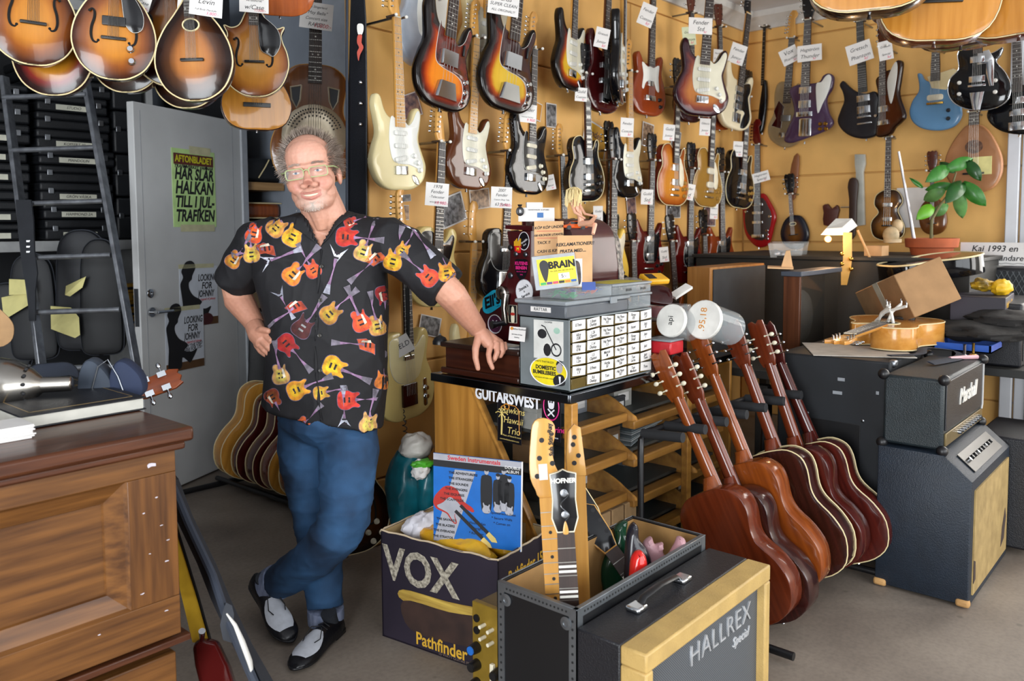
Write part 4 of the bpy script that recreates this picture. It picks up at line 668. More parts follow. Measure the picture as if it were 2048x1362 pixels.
for x, y, s in ((.035, .05, 1), (.075, .045, .85), (.095, .06, .95), (.115, .04, .85)):
    flat(cr([(x - .016 * s, y - .075 * s), (x + .016 * s, y - .075 * s), (x + .02 * s, y + .03 * s), (x + .008 * s, y + .048 * s), (x - .008 * s, y + .048 * s), (x - .02 * s, y + .03 * s)], 3), 'printed_figure', INK, lpv, .0010); flat(ell(x, y + .06 * s, .008 * s, .011 * s, 12), 'printed_face', GRYP, lpv, .0012); flat(ell(x, y + .068 * s, .009 * s, .007 * s, 12), 'printed_hair', INK, lpv, .0013)
    flat([(q[0] * .09 + x, q[1] * .09 + y - .085 * s) for q in STRAT], 'printed_guitar', GRYP, lpv, .0014)
# ---- gold mixer amplifier between carton and flight case ----
mx_ = thing('mixer_amplifier', 'gold-fronted mixer amplifier with coloured knobs standing between the boxes', 'amplifier', (-4.4, -1.38, 0))
GOLDF = mat('gold_panel', '#8f7328', .4, .35, var=.08); GOLDD = mat('gold_case', '#6f5a2c', .5, .2)
wbox('case', (-4.38, -1.47, 0), (-4.06, -1.30, .385), GOLDD, mx_, .004); wbox('front_panel', (-4.40, -1.475, 0), (-4.38, -1.295, .39), GOLDF, mx_, .003)
def knobX(x, y, z, r, m, cap, root, L=.028): wp(MB().lathe([(r, 0), (r, L * .4), (r * .85, L), (0, L)], 16, MX.Translation(V((x, y, z))) @ MX.Rotation(-math.pi / 2, 4, 'Y')), 'knob', m, root); wp(MB().lathe([(r * .8, 0), (r * .75, .003), (0, .003)], 16, MX.Translation(V((x - L, y, z))) @ MX.Rotation(-math.pi / 2, 4, 'Y')), 'knob_cap', cap, root)
for z, y, c in ((.26, -1.315, '#1f5fae'), (.21, -1.315, '#141416'), (.155, -1.315, '#b3262a'), (.215, -1.40, '#141416'), (.165, -1.40, '#1d7a4a')): knobX(-4.40, y, z, .016, BLK, mat('cap' + c, c, .4), mx_)
for z, y in ((.335, -1.345), (.33, -1.375), (.30, -1.345), (.293, -1.375)): wp(MB().cyl((-4.40, y, z), (-4.422, y, z), .0055, n=10), 'push_button', IVORY, mx_)
for z in (.345, .31): wp(MB().cyl((-4.40, -1.315, z), (-4.405, -1.315, z), .011, n=14), 'jack_socket', BLK, mx_)
wbox('slider', (-4.412, -1.385, .16), (-4.40, -1.372, .235), IVORY, mx_, .002); wbox('rack_bracket', (-4.39, -1.46, .385), (-4.36, -1.43, .397), STL, mx_, .002)
# ================= flight case full of spare necks =================
fc = thing('flight_case', 'open black flight case with perforated steel edging full of guitar necks', 'flight case', (-4.21, -1.635, 0))
FX0, FX1, FY0, FY1, FH = -4.525, -3.9, -1.76, -1.51, .55
FB = mat('black_laminate', '#0f1013', .38, var=.1, scale=3); FIN = mat('case_plywood', '#a07a48', .7)
for nm, lo, hi in (('side_panel', (FX0, FY0, 0), (FX0 + .01, FY1, FH)), ('side_panel', (FX1 - .01, FY0, 0), (FX1, FY1, FH)), ('long_panel', (FX0, FY0, 0), (FX1, FY0 + .01, FH)), ('long_panel', (FX0, FY1 - .01, 0), (FX1, FY1, FH)), ('base', (FX0, FY0, 0), (FX1, FY1, .012))): wbox(nm, lo, hi, FB, fc, .001)
e = .0108; q = MB(); q.add([(FX0 + e, FY0 + e, FH - .004), (FX1 - e, FY0 + e, FH - .004), (FX1 - e, FY1 - e, FH - .004), (FX0 + e, FY1 - e, FH - .004), (FX0 + e, FY0 + e, .02), (FX1 - e, FY0 + e, .02), (FX1 - e, FY1 - e, .02), (FX0 + e, FY1 - e, .02)], [(0, 1, 5, 4), (1, 2, 6, 5), (2, 3, 7, 6), (3, 0, 4, 7)]); wp(q, 'lining', FIN, fc, smooth=0)
EDG = mat('steel_edging', '#7f8489', .38, .85, var=.06)
for x0, y0, x1, y1 in ((FX0, FY0, FX1, FY0), (FX0, FY1, FX1, FY1), (FX0, FY0, FX0, FY1), (FX1, FY0, FX1, FY1)): wp(MB().box((x0 - .0015 if x0 == x1 == FX0 else x0 - .0015, y0 - .0015, FH - .022), (x1 + (.0115 if x0 == x1 == FX0 else .0015), y1 + (.0115 if y0 == y1 == FY0 else .0015), FH + .0015)), 'edging', EDG, fc, bevel=.001)
for x, y in ((FX0, FY0), (FX1, FY0), (FX0, FY1)):
    sx = 1 if x == FX0 else -1; sy = 1 if y == FY0 else -1
    a = MB(); a.box(*[sorted(t) for t in zip((x - sx * .0015, y - sy * .0018, 0), (x + sx * .022, y + sy * .001, FH))][0:0] or ((min(x - sx * .0018, x + sx * .022), min(y - sy * .0018, y + sy * .001), 0), (max(x - sx * .0018, x + sx * .022), max(y - sy * .0018, y + sy * .001), FH)))
    a.box((min(x - sx * .0018, x + sx * .001), min(y - sy * .0018, y + sy * .022), 0), (max(x - sx * .0018, x + sx * .001), max(y - sy * .0018, y + sy * .022), FH)); wp(a, 'edging', EDG, fc)
hl = MB(); n = 0
for i in range(26):
    z = .02 + i * .02
    for y in (FY0 + .011, FY1 - .011): hl.lathe([(.0032, 0), (.0032, .0012), (0, .0012)], 8, MX.Translation(V((FX0 - .0016, y, z))) @ MX.Rotation(-math.pi / 2, 4, 'Y'))
for i in range(17): hl.lathe([(.0028, 0), (.0028, .0008), (0, .0008)], 8, MX.Translation(V((FX0 - .0016, FY0 + .03 + i * .0118, FH - .011))) @ MX.Rotation(-math.pi / 2, 4, 'Y'))
for i in range(44): hl.lathe([(.0028, 0), (.0028, .0008), (0, .0008)], 8, MX.Translation(V((FX0 + .03 + i * .013, FY0 - .0016, FH - .011))) @ MX.Rotation(math.pi / 2, 4, 'X'))
tag(wp(hl, 'edging_holes', mat('punched_hole', '#08090a', .8), fc), kind='stuff')
for y in (FY0 + .03, FY1 - .03): wp(MB().lathe([(.016, 0), (.016, .002), (.008, .003), (.007, .001), (0, .001)], 18, MX.Translation(V((FX0 - .0015, y, FH - .04))) @ MX.Rotation(-math.pi / 2, 4, 'Y')), 'corner_plate', EDG, fc)
# necks standing in the case
def loose_neck(label, px0, px1, D, head, z=0, hm=None, fm=None, L=.6, W_=(.056, .043), face=None, holes=(), board=True, txt=None, back=False):
    p0, p1 = atD(*px0, D), atD(*px1, D); M = gframe(p0, face or V((-.75, -.66, .12)), p1 - p0, 1); t = thing('guitar_neck', label, 'guitar neck', M, 'loose necks in the flight case'); nz = (p1 - p0).length; hm = hm or MAPLE; y = 0
    MB().loft([[V((w / 2 * math.cos(a), .003 + .02 * max(0, math.sin(a)), zz)) for a in [math.pi * i / 8 for i in range(9)]] for zz, w in ((nz - L, W_[0]), (nz, W_[1]))]).build('neck_shaft', hm, t)
    if board:
        MB().loft([[V((-w / 2, .004, zz)), V((w / 2, .004, zz)), V((w / 2, -.002, zz)), V((-w / 2, -.002, zz))] for zz, w in ((nz - L, W_[0]), (nz, W_[1]))]).build('fingerboard', fm or MAPLE, t, smooth=20)
        S = .648; i = 0
        for i in range(1, 16):
            zz = nz - S * (1 - 2 ** (-i / 12))
            if zz < nz - L: break
            u = (nz - zz) / L; w = (W_[1] + (W_[0] - W_[1]) * u) / 2; boxobj('fret', (-w, -.0035, zz - .001), (w, -.0015, zz + .001), FRETM, t, 0)
            if i in (3, 5, 7, 9):
                zc = nz - S * (1 - 2 ** (-(i - .5) / 12))
                if fm is ROSE:
                    for dz in (-.006, .006): boxobj('inlay', (-w * .95, -.0028, zc + dz - .003), (w * .95, -.0015, zc + dz + .003), PEARL, t, 0)
                else: MB().plate(ell(0, zc, .0045, .0045, 10), 0, -.0026, 0).build('inlay', INK, t)
    MB().plate([(x, nz + zz) for x, zz in head], .014, 0 if not txt or not txt[1] else .001, .002).build('headstock', hm, t)
    if txt and txt[1]: MB().plate([(x * .9, nz + .004 + zz * .965) for x, zz in head], .002, -.0012, .0006).build('head_veneer', BGD, t)
    for x, zz in holes: MB().plate(ell(x, nz + zz, .0065, .0065, 12), .002, -.0016, 0).build('tuner_hole', INK, t)
    if txt: text(txt[0], txt[2], frame((txt[3], -.002, nz + txt[4]), (0, 0, 1) if txt[5] else (1, 0, 0), (-1, 0, 0) if txt[5] else (0, 0, 1)), txt[6], t, bold=.0006)
    return t
big = cr([(-.021, 0), (-.03, .02), (-.041, .05), (-.04, .1), (-.033, .15), (-.026, .185), (-.01, .2), (.016, .197), (.031, .18), (.029, .15), (.02, .12), (.024, .08), (.034, .05), (.022, .012), (.021, 0)], 2)
sn = loose_neck('maple neck with large rounded headstock and price sticker', (1112, 1215), (1097, 1002), 2.02, big, L=.55, holes=((-.005, .145), (-.014, .1), (.018, .085), (-.023, .055)), txt=('Sub StingRay', 0, .016, .018, .145, True, INK))
boxobj('price_sticker', (-.018, -.002, .225), (.004, -.001, .265), PAPER, sn, 0, M=MX.Translation(V((0, 0, (atD(1112, 1215, 2.02) - atD(1097, 1002, 2.02)).length - .18))))
loose_neck('black-faced neck with silver lettering and flower inlay', (1140, 1230), (1133, 1072), 1.97, mirror([(0, 0), (.022, 0), (.034, .035), (.03, .08), (.034, .145), (.012, .15), (0, .156)]), L=.5, fm=ROSE, hm=IVORY, txt=('HOFNER', 1, .016, 0, .128, False, PEARL))
hn = [o for o in bpy.data.objects if o.name.startswith('guitar_neck')][-1]; nz = (atD(1140, 1230, 1.97) - atD(1133, 1072, 1.97)).length
vine = MB(); vine.tube([(.01 * math.sin(i * .55), -.0022, nz + .03 + i * .0045) for i in range(18)], .0012, 4).ball((0, -.002, nz + .045), (.009, .001, .009), 10, 6).ball((0, -.002, nz + .098), (.009, .001, .01), 10, 6); vine.build('flower_inlay', STL, hn)
MB().plate(cr([(-.006, nz - .002), (.006, nz - .002), (.006, nz + .012), (0, nz + .03), (-.006, nz + .012)], 3), 0, -.0025, .0005).build('truss_cover', MAPLE, hn)
loose_neck('maple neck turned back with four ferrules beside the black-faced neck', (1163, 1235), (1158, 960), 2.16, [(-.028, 0), (-.03, .05), (-.024, .12), (-.006, .14), (.012, .13), (.022, .03), (.024, 0)], L=.62, board=False, holes=((-.006, .105), (-.01, .085), (.004, .055), (-.008, .035)))
loose_neck('black-faced three-a-side neck tilting right with pale truss cover', (1270, 1165), (1232, 1100), 2.3, mirror([(0, 0), (.022, 0), (.034, .04), (.04, .13), (.018, .15), (0, .145)]), L=.3, fm=ROSE, hm=MAPLE, txt=('', 1, .01, 0, .1, False, PEARL), face=V((-.6, -.6, .5)), holes=((.022, .05), (-.022, .05), (.024, .085), (-.024, .085), (.024, .12), (-.024, .12)))
loose_neck('second black neck with cream edge behind the tilting one', (1245, 1120), (1205, 1048), 2.5, mirror([(0, 0), (.022, 0), (.034, .04), (.038, .12), (.018, .15), (0, .135)]), L=.3, fm=ROSE, hm=CREAM, txt=('R', 1, .016, .012, .11, False, PEARL), face=V((-.6, -.6, .5)))
# spare bodies
def horn(label, pts, D, m, th=.045):
    c = atD(*pts[0], D); M = gframe(c, V((-.72, -.66, .2)), UZ, 1); o = MB().plate(traced(M, pts, 5), .0, -th, .016, .02).build('spare_blank', m, None, M=M, smooth=60); return tag(o, label, 'guitar body', 'spare guitar bodies in the flight case')
horn('dark green spare guitar body behind the black one', [(1225, 1075), (1225, 1055), (1238, 1040), (1252, 1040), (1250, 1065), (1258, 1090), (1250, 1180), (1210, 1190), (1200, 1130)], 2.42, finish('dark_green_lacquer', '#123524', .15))
horn('black spare guitar body with upright pointed horn', [(1246, 1160), (1247, 1100), (1252, 1060), (1263, 1042), (1273, 1052), (1275, 1075), (1290, 1095), (1300, 1130), (1290, 1190), (1255, 1200)], 2.28, finish('dusty_black_lacquer', '#1b1a22', .25))
horn('red spare guitar body with rounded edge at the front', [(1258, 1190), (1257, 1125), (1265, 1102), (1277, 1097), (1287, 1108), (1292, 1130), (1300, 1160), (1290, 1200)], 2.17, finish('fire_red_lacquer', '#c0201c', .12))
horn('pink primer spare guitar body with black worn horns', [(1285, 1160), (1285, 1110), (1282, 1085), (1298, 1070), (1306, 1085), (1322, 1082), (1322, 1100), (1330, 1108), (1345, 1085), (1352, 1070), (1365, 1075), (1366, 1095), (1345, 1130), (1330, 1170)], 2.3, finish('pink_primer', '#b98a90', .4, '#8a6a70', coat=.1))
# ================= combo amplifier in front of the case =================
am = thing('combo_amplifier', 'black combo amplifier with cream front frame and silver script badge', 'amplifier', (-4.2, -1.86, 0))
AX0, AX1, AH = -4.53, -3.885, .51
TOL = mat('black_tolex', '#15151a', .45, bump=.25, bscale=260); CRT = mat('cream_tolex', '#b5965a', .5, bump=.15, bscale=200)
wbox('cabinet', (AX0, -1.885, 0), (AX1, -1.765, AH), TOL, am, .004)
for lo, hi in (((AX0, -1.955, AH - .045), (AX1, -1.885, AH)), ((AX0, -1.955, 0), (AX1, -1.885, .04)), ((AX0, -1.955, .04), (AX0 + .03, -1.885, AH - .045)), ((AX1 - .03, -1.955, .04), (AX1, -1.885, AH - .045))): wbox('front_frame', lo, hi, CRT, am, .005)
def grille():
    m, n, L, b = _new('woven_grille'); tc = n.new('ShaderNodeTexCoord'); w_ = n.new('ShaderNodeTexWave'); w_.inputs['Scale'].default_value = 95; w_.bands_direction = 'DIAGONAL'; L.new(tc.outputs['Object'], w_.inputs[0]); r = n.new('ShaderNodeValToRGB'); L.new(w_.outputs[0], r.inputs[0])
    r.color_ramp.elements[0].color = lin('#2b2d30'); r.color_ramp.elements[1].color = lin('#606469'); L.new(r.outputs[0], b.inputs['Base Color']); b.inputs['Roughness'].default_value = .6; return m
wbox('grille_cloth', (AX0 + .03, -1.93, .04), (AX1 - .03, -1.885, AH - .045), grille(), am, 0)
wt('HALLREX', .075, V((-4.13, -1.9315, .40)), RX, UZ, mat('badge_metal', '#c3c6ca', .3, .5), am, bold=-.0006, ext=.003, space=1.1); wt('Special', .035, V((-4.02, -1.9315, .345)), RX, UZ, mat('badge_chrome', '#d3d5d8', .25, .4), am, shear=.35, ext=.002)
wp(MB().tube([V((-4.35, -1.82, AH + .006)), V((-4.33, -1.82, AH + .022)), V((-4.25, -1.82, AH + .027)), V((-4.17, -1.82, AH + .022)), V((-4.15, -1.82, AH + .006))], .011, 8, flat=.5), 'handle', BLK, am)
for x in (-4.36, -4.14): wp(MB().cbox((x, -1.82, AH + .007), (.045, .04, .014)), 'handle_cap', CHR, am, bevel=.005)
# ================= glass display counter =================
ct = thing('display_counter', 'wood and glass display counter with steel-edged top and stickers', 'counter', (-3.2, -.86, 0))
X0, X1, Y0, Y1, CH = -3.82, -2.6, -1.205, -.52, .88
BIR = wood('birch_veneer', '#ad7934', '#8f5f24', .4, .2, 'Z', 5); BIRX = wood('birch_edge', '#b5813a', '#94642a', .4, .2, 'X', 5); GLS = mat('counter_glass', '#20282a', .03, alpha=.10, var=0); SSM = mat('polished_steel', '#6c6f76', .14, 1, var=.1, scale=6)
wbox('top_rim', (X0 - .004, Y0 - .006, CH - .032), (X1, Y0 + .02, CH), SSM, ct, .003); wbox('top_rim', (X0 - .006, Y0, CH - .032), (X0 + .02, Y1, CH), SSM, ct, .003)
wbox('top_glass', (X0 + .01, Y0 + .01, CH - .012), (X1, Y1, CH - .002), mat('dark_glass_top', '#1c2022', .06, coat=.5), ct, .001)
q = MB(); q.T = PXM(X0); q.plate([(.535, 0), (.535, CH - .032), (.732, CH - .032), (1.19, .11), (1.19, 0)], .018, 0, .001); wp(q, 'end_panel', BIR, ct)
q = MB(); q.T = PXM(X0); q.plate([(.732, CH - .032), (.745, CH - .032), (1.2, .118), (1.2, .1)], .03, -.003, .001); wp(q, 'end_panel_edge', BIRX, ct)
q = MB(); q.T = PXM(X0 + .006); q.plate([(.745, CH - .032), (1.2, CH - .032), (1.2, .12)], .004, 0, 0); wp(q, 'end_glass', GLS, ct)
wbox('corner_post', (X0, -1.215, 0), (X0 + .035, -1.18, CH - .032), BIRX, ct); wbox('corner_post', (-3.0, -1.2, 0), (-2.965, -1.17, CH - .032), BIRX, ct)
wbox('front_glass', (X0 + .03, -1.202, .08), (X1, -1.198, CH - .045), GLS, ct, 0)
for i, z in enumerate((.71, .56, .40, .24, .08)):
    wbox('shelf', (X0 + .03, -1.12 + .0 * i, z), (X1, -.6, z + .012), mat('shelf_glass_dark', '#3b3a36', .5), ct, .001); wbox('shelf_edge', (X0 + .035, -1.18, z), (-3.42, -1.12, z + .035), BIRX, ct, .006); wbox('shelf_edge', (-3.36, -1.17, z - .045), (X1, -1.11, z - .01), BIRX, ct, .006)
    for x in (-3.42, -2.95):
        q = MB(); q.T = PXM(x); q.plate(cr([(.65, z), (1.18, z), (1.16, z + .05), (1.05, z + .1), (.9, z + .12), (.65, z + .12)], 4), .012, 0, .001); wp(q, 'shelf_bracket', BIRX, ct)
wbox('back_panel', (X0 + .02, Y1 - .02, 0), (X1, Y1, CH - .032), BIR, ct, 0); wbox('base_panel', (X0, Y0 + .02, 0), (X1, Y1, .07), BIR, ct)
wbox('right_end', (X1 - .02, Y0 + .005, 0), (X1, Y1, CH - .032), BIR, ct)
# stickers on the end glass
def sticker(root, name, M, pts, m, texts=(), rim=None, z=.0012):
    """thin printed sticker; its lettering hangs under it"""
    q = MB(); q.T = MX(((1, 0, 0, 0), (0, 0, 1, 0), (0, -1, 0, 0), (0, 0, 0, 1))); q.plate(pts, -.0002, -z, 0); o = q.build(name, m, root, smooth=0, M=root.matrix_world.inverted() @ M)
    if rim: q = MB(); q.tube([(p[0], p[1], z) for p in pts] + [(pts[0][0], pts[0][1], z)], rim[1], 4, False); q.build('sticker_rim', rim[0], o)
    for t in texts: text(t[0], t[1], frame((t[2], t[3], z + .0003), (1, 0, 0), (0, 1, 0)) @ MX.Rotation(t[5] if len(t) > 5 else 0, 4, 'Z'), t[4], o, shear=t[6] if len(t) > 6 else 0, bold=t[7] if len(t) > 7 else 0, sx=t[8] if len(t) > 8 else 1)
    return o
def fX(px, py, x): return frame(onX(px, py, x), RYm, UZ)
def fY(px, py, y): return frame(onY(px, py, y), RX, UZ)
SBK = mat('sticker_black', '#0f0c12', .35); SMG = mat('print_magenta', '#d3207a', .5); SCR = mat('print_cream', '#cdb66a', .5); SYL = mat('sticker_yellow', '#e6d226', .4); SWH = mat('sticker_white', '#dedee2', .4); SOR = mat('print_orange', '#c9832a', .5)
xs = X0 + .003
wt('GUITARSWEST', .058, onX(1013, 797, xs - .004), RYm, UZ, SWH, ct, bold=.0022, sx=.82)
s = sticker(ct, 'sticker', fX(1019, 845, xs), rect(-.057, -.075, .057, .075), SBK, [('Hawkins', .034, .015, .045, SCR, 0, .2), ('Hawaii', .034, .018, .008, SCR, 0, .2), ('Trio', .036, .02, -.03, SCR, 0, .2), ('Music of Hawaii & more', .009, .012, -.05, SCR), ('www.hawkinshawaiitrio.com', .008, 0, -.065, SCR)], (SBK, .001))
MB().tube([(-.038, -.05, .002), (-.035, 0, .002), (-.036, .03, .002)], .0035, 5).build('palm_trunk', SCR, s)
for a in range(6): MB().tube([(-.036, .03, .002), (-.036 + .018 * math.cos(a * 1.05), .034 + .014 * math.sin(a * 1.05), .002), (-.036 + .03 * math.cos(a * 1.05), .028 + .016 * math.sin(a * 1.05), .002)], .002, 4).build('palm_leaf', SCR, s)
MB().tube([(-.042, .05, .0018), (-.02, .066, .0018), (.03, .064, .0018), (.047, .05, .0018), (.048, -.04, .0018)], .0015, 4).build('print_border', SOR, s); MB().tube([(-.012 + .012 * math.cos(t * .4), .058 + .01 * math.sin(t * .4), .0018) for t in range(17)], .002, 4).build('print_sun', SOR, s)
s = sticker(ct, 'sticker', fX(1103, 830, xs), rect(-.042, -.09, .042, .085), SBK, [('Catherine', .03, .0, -.052, SMG, .1, .3), ('www.catherine.se', .0085, 0, -.078, SWH)], (SBK, .001))
MB().tube([(.034 * math.cos(t * .2618), .03 + .048 * math.sin(t * .2618), .0018) for t in range(25)], .0022, 4).build('print_ring', SMG, s)
MB().plate(cr([(-.012, .03), (-.013, .055), (0, .064), (.013, .055), (.012, .03), (.006, .022), (-.006, .022)], 3), 0, -.001, 0).build('print_skull', SWH, s, M=MX.Translation(V((0, 0, .0012))) @ MX(((1, 0, 0, 0), (0, 0, 1, 0), (0, -1, 0, 0), (0, 0, 0, 1))))
for a in (.7, -.7): MB().tube([(-.018 * math.cos(a), .008 - .018 * math.sin(a), .002), (.018 * math.cos(a), .008 + .018 * math.sin(a), .002)], .0028, 5).build('print_bone', SWH, s)
for sx in (-1, 1): MB().ball((sx * .005, .046, .0024), (.0035, .004, .0006), 8, 6).build('print_eye_socket', SBK, s)
# stock on the shelves
for i in range(16):
    z = (.722, .572, .412, .252)[i % 4]; x = random.uniform(-3.75, -2.75) if i > 5 else -3.75 + i * .07; hgt = random.uniform(.05, .1); wdt = random.uniform(.06, .14); y = random.uniform(-1.02, -.85)
    c = ['#9b9a94', '#7a5a36', '#2a2c30', '#6d6a66', '#8c8f96', '#3a2f28'][i % 6]
    o = thing('stock_box', f"{['pale grey', 'brown card', 'black', 'dull grey', 'silver', 'dark brown'][i % 6]} stock box on the {['left', 'right', 'far', 'near'][i // 4]} part of the counter's {['top', 'second', 'third', 'bottom'][i % 4]} shelf", 'box', (x, y, z), 'stock boxes inside the glass counter')
    MB().box((-wdt / 2, -.06, 0), (wdt / 2, .06, hgt * .8)).build('box_body', mat('stock' + c, c, .7), o, bevel=.002); MB().box((-wdt / 2 - .001, -.061, hgt * .8), (wdt / 2 + .001, .061, hgt)).build('box_lid', mat('stock' + c, c, .7), o, bevel=.002)
    MB().box((-wdt * .3, -.0625, hgt * .25), (wdt * .3, -.0612, hgt * .6)).build('box_label', PAPER, o)
for i in range(9):
    p = V((-3.3 + i * .012, -1.06 + i * .006, .575 + i * .006)); tag(MB().box((0, -.05, 0), (.22, .05, .004)).build('string_packet', mat('packet_grey' + str(i % 3), ['#8a9295', '#5e666a', '#a9adae'][i % 3], .35), None, M=MX.Translation(p) @ MX.Rotation(.2 - i * .05, 4, 'Z') @ MX.Rotation(-.1, 4, 'Y')), f'flat grey string packet, {["lowest", "second", "third", "fourth", "fifth", "sixth", "seventh", "eighth", "topmost"][i]} of the fan on the counter shelf', 'packet', 'string packets fanned out on the shelf')
# brown divider box
db = thing('divider_box', 'brown card box with dividers on the lower counter shelf', 'box', (-3.45, -1.08, .275))
for i in range(5): MB().box((-.3 + i * .09, -.07, 0), (-.22 + i * .09, .05, .1)).build('compartment', CARD, db, bevel=.004)
MB().box((-.22, -.072, .01), (-.15, -.0705, .05)).build('box_label', PAPER, db)
# ================= register chest and cash register =================
MHG = wood('dark_mahogany', '#3d1c10', '#2a110a', .3, .4, 'Y', 6)
ch = thing('cash_chest', 'dark mahogany cash drawer chest under the maroon register', 'drawer', (-3.55, -.78, .88))
wbox('chest_body', (-3.79, -.955, .905), (-3.25, -.57, .985), MHG, ch, .003); wbox('chest_plinth', (-3.805, -.962, .882), (-3.24, -.555, .906), MHG, ch, .006); wbox('chest_lid', (-3.805, -.962, .985), (-3.24, -.555, 1.005), wood('mahogany_lid', '#2a1812', '#1b0f0b', .35, .3, 'Y', 6), ch, .005)
MRN = mat('maroon_enamel', '#3f1013', .3, coat=.4, var=.05)
rg = thing('cash_register', 'antique maroon hand-crank cash register covered in stickers', 'cash register', (-3.5, -.8, 1.005))
XR = -3.66
prof = trX([(1060, 697), (953, 672), (953, 645), (960, 618), (982, 592), (1008, 560), (1019, 530), (1020, 505), (1016, 482), (1014, 462), (1062, 462)], XR)
q = MB(); q.T = PXM(XR); q.plate(prof, .36, 0, .004); wp(q, 'register_body', MRN, rg)
q = MB(); q.T = PXM(XR - .004); q.plate([(a + (.006 if i in (8, 9) else 0), b_) for i, (a, b_) in enumerate(trX([(1066, 462), (1012, 458), (1012, 450), (1066, 452)], XR))], .37, 0, .001); wp(q, 'register_cornice', MRN, rg)
# upper housing with round right end
wp(MB().loft([[V((x, y, z)) for y, z in cr([(-.98, 1.19), (-.98, 1.40), (-.93, 1.47), (-.85, 1.48), (-.76, 1.42), (-.74, 1.19)], 4)] for x in (-3.50, -3.22)]), 'register_hood', MRN, rg)
wp(MB().loft([[V((x, y, z)) for y, z in cr([(-.985, 1.15), (-.985, 1.38), (-.93, 1.455), (-.86, 1.46), (-.76, 1.4), (-.74, 1.15)], 4)] for x in (-3.22, -3.185)]), 'leopard_band', mat('leopard_print', '#9a8f86', .5, col2='#1a1614', scale=55, detail=1), rg)
wbox('top_block', (-3.6, -.9, 1.43), (-3.5, -.8, 1.49), MRN, rg, .012); wbox('photo_badge', (-3.604, -.885, 1.44), (-3.6, -.83, 1.485), mat('small_photo', '#7a5a50', .5, col2='#1a1014', scale=60), rg, 0)
# crank
cx = XR - .02; p0, p1 = onX(1012, 588, cx), onX(1012, 645, cx); p2 = onX(983, 650, cx - .06)
wp(MB().lathe([(.026, 0), (.026, .02), (.014, .028), (0, .028)], 16, MX.Translation(onX(1008, 585, XR)) @ MX.Rotation(-math.pi / 2, 4, 'Y')), 'crank_hub', SS, rg)
wp(MB().tube([p0, (p0 + p1) / 2 + V((-.01, 0, 0)), p1], [.016, .012, .014], 10), 'crank_arm', SS, rg); wp(MB().tube([p1, (p1 + p2) / 2, p2], [.012, .009, .016], 10), 'crank_handle', mat('old_steel', '#55555a', .3, .9), rg)
# stickers on the register's side
xg = XR - .0006
s = sticker(rg, 'sticker', fX(1048, 482, xg), ell(0, 0, .026, .034, 24), SBK, [('Ramblin', .012, .0, -.002, SWH, .5, .3), ('Soul', .009, .004, -.014, SWH, .5)], (SWH, .0015))
s = sticker(rg, 'fries_sticker', fX(1036, 494, xg - .0012), [(-.014, -.022), (.014, -.022), (.018, .008), (-.018, .008)], mat('print_bright_red', '#c3181c', .4), [('M', .016, 0, -.008, SYL, 0, 0, .0006)])
for i in range(6): MB().box((-.017 + i * .0058, .004, .0014), (-.0125 + i * .0058, .022 + (i % 3) * .005, .004)).build('fry', mat('fry_yellow', '#d9a41e', .5), s)
s = sticker(rg, 'shield_sticker', fX(1043, 538, xg), cr([(-.03, .034), (0, .038), (.03, .034), (.032, 0), (.02, -.028), (0, -.044), (-.02, -.028), (-.032, 0)], 3), SBK, [('KUTENS', .017, 0, .021, SMG, 0, 0, .0006), ('BENSIN', .017, 0, .004, SMG, 0, 0, .0006), ('food for the soul', .007, 0, -.01, SMG, 0, .2), ('1998', .007, 0, -.022, SMG)])
s = sticker(rg, 'round_sticker', fX(1049, 583, xg), ell(0, 0, .042, .046, 28), SWH, [("Stevie's", .017, -.004, .014, INK, .45, .1, .0004), ('&', .011, 0, 0, INK, .45), ('Service', .015, .006, -.014, INK, .45, .1, .0004)], (GRYP, .0012))
s = sticker(rg, 'script_sticker', fX(985, 605, xg), cr([(-.05, -.035), (-.02, -.045), (.03, -.02), (.045, -.005), (.04, .04), (.01, .05), (-.02, .035), (-.05, .01)], 3), mat('sticker_cyan', '#1ba3c4', .4), [("Ell's", .058, -.004, .004, SBK, .35, .25, .0022), ('LACK', .008, .03, -.012, SBK, .3)])
s = sticker(rg, 'round_sticker', fX(990, 648, xg), ell(0, 0, .036, .036, 24), mat('sticker_violet', '#4a1d3a', .4), [('X', .04, 0, 0, SWH)], (SWH, .002))
s = sticker(rg, 'picture_card', fX(1026, 628, xg - .002), rect(-.02, -.034, .02, .034), SBK, [], (IVORY, .0015))
flat(cr([(-.008, -.03), (.008, -.03), (.008, .012), (.004, .028), (-.004, .028), (-.008, .012)], 3), 'printed_figure', IVORY, s, .002); flat(ell(0, 0, .012, .006, 12), 'printed_guitar', mat('print_red', '#a8261d', .5), s, .0024)
for px, py, r_, m_ in ((1022, 495, .011, BLK), (1033, 508, .01, mat('old_steel', '#55555a', .3, .9)), (1052, 509, .01, mat('old_steel', '#55555a', .3, .9)), (1022, 551, .012, mat('old_steel', '#55555a', .3, .9))): wp(MB().lathe([(r_, 0), (r_, .006), (r_ * .5, .01), (0, .01)], 14, MX.Translation(onX(px, py, XR)) @ MX.Rotation(-math.pi / 2, 4, 'Y')), 'register_screw', m_, rg)
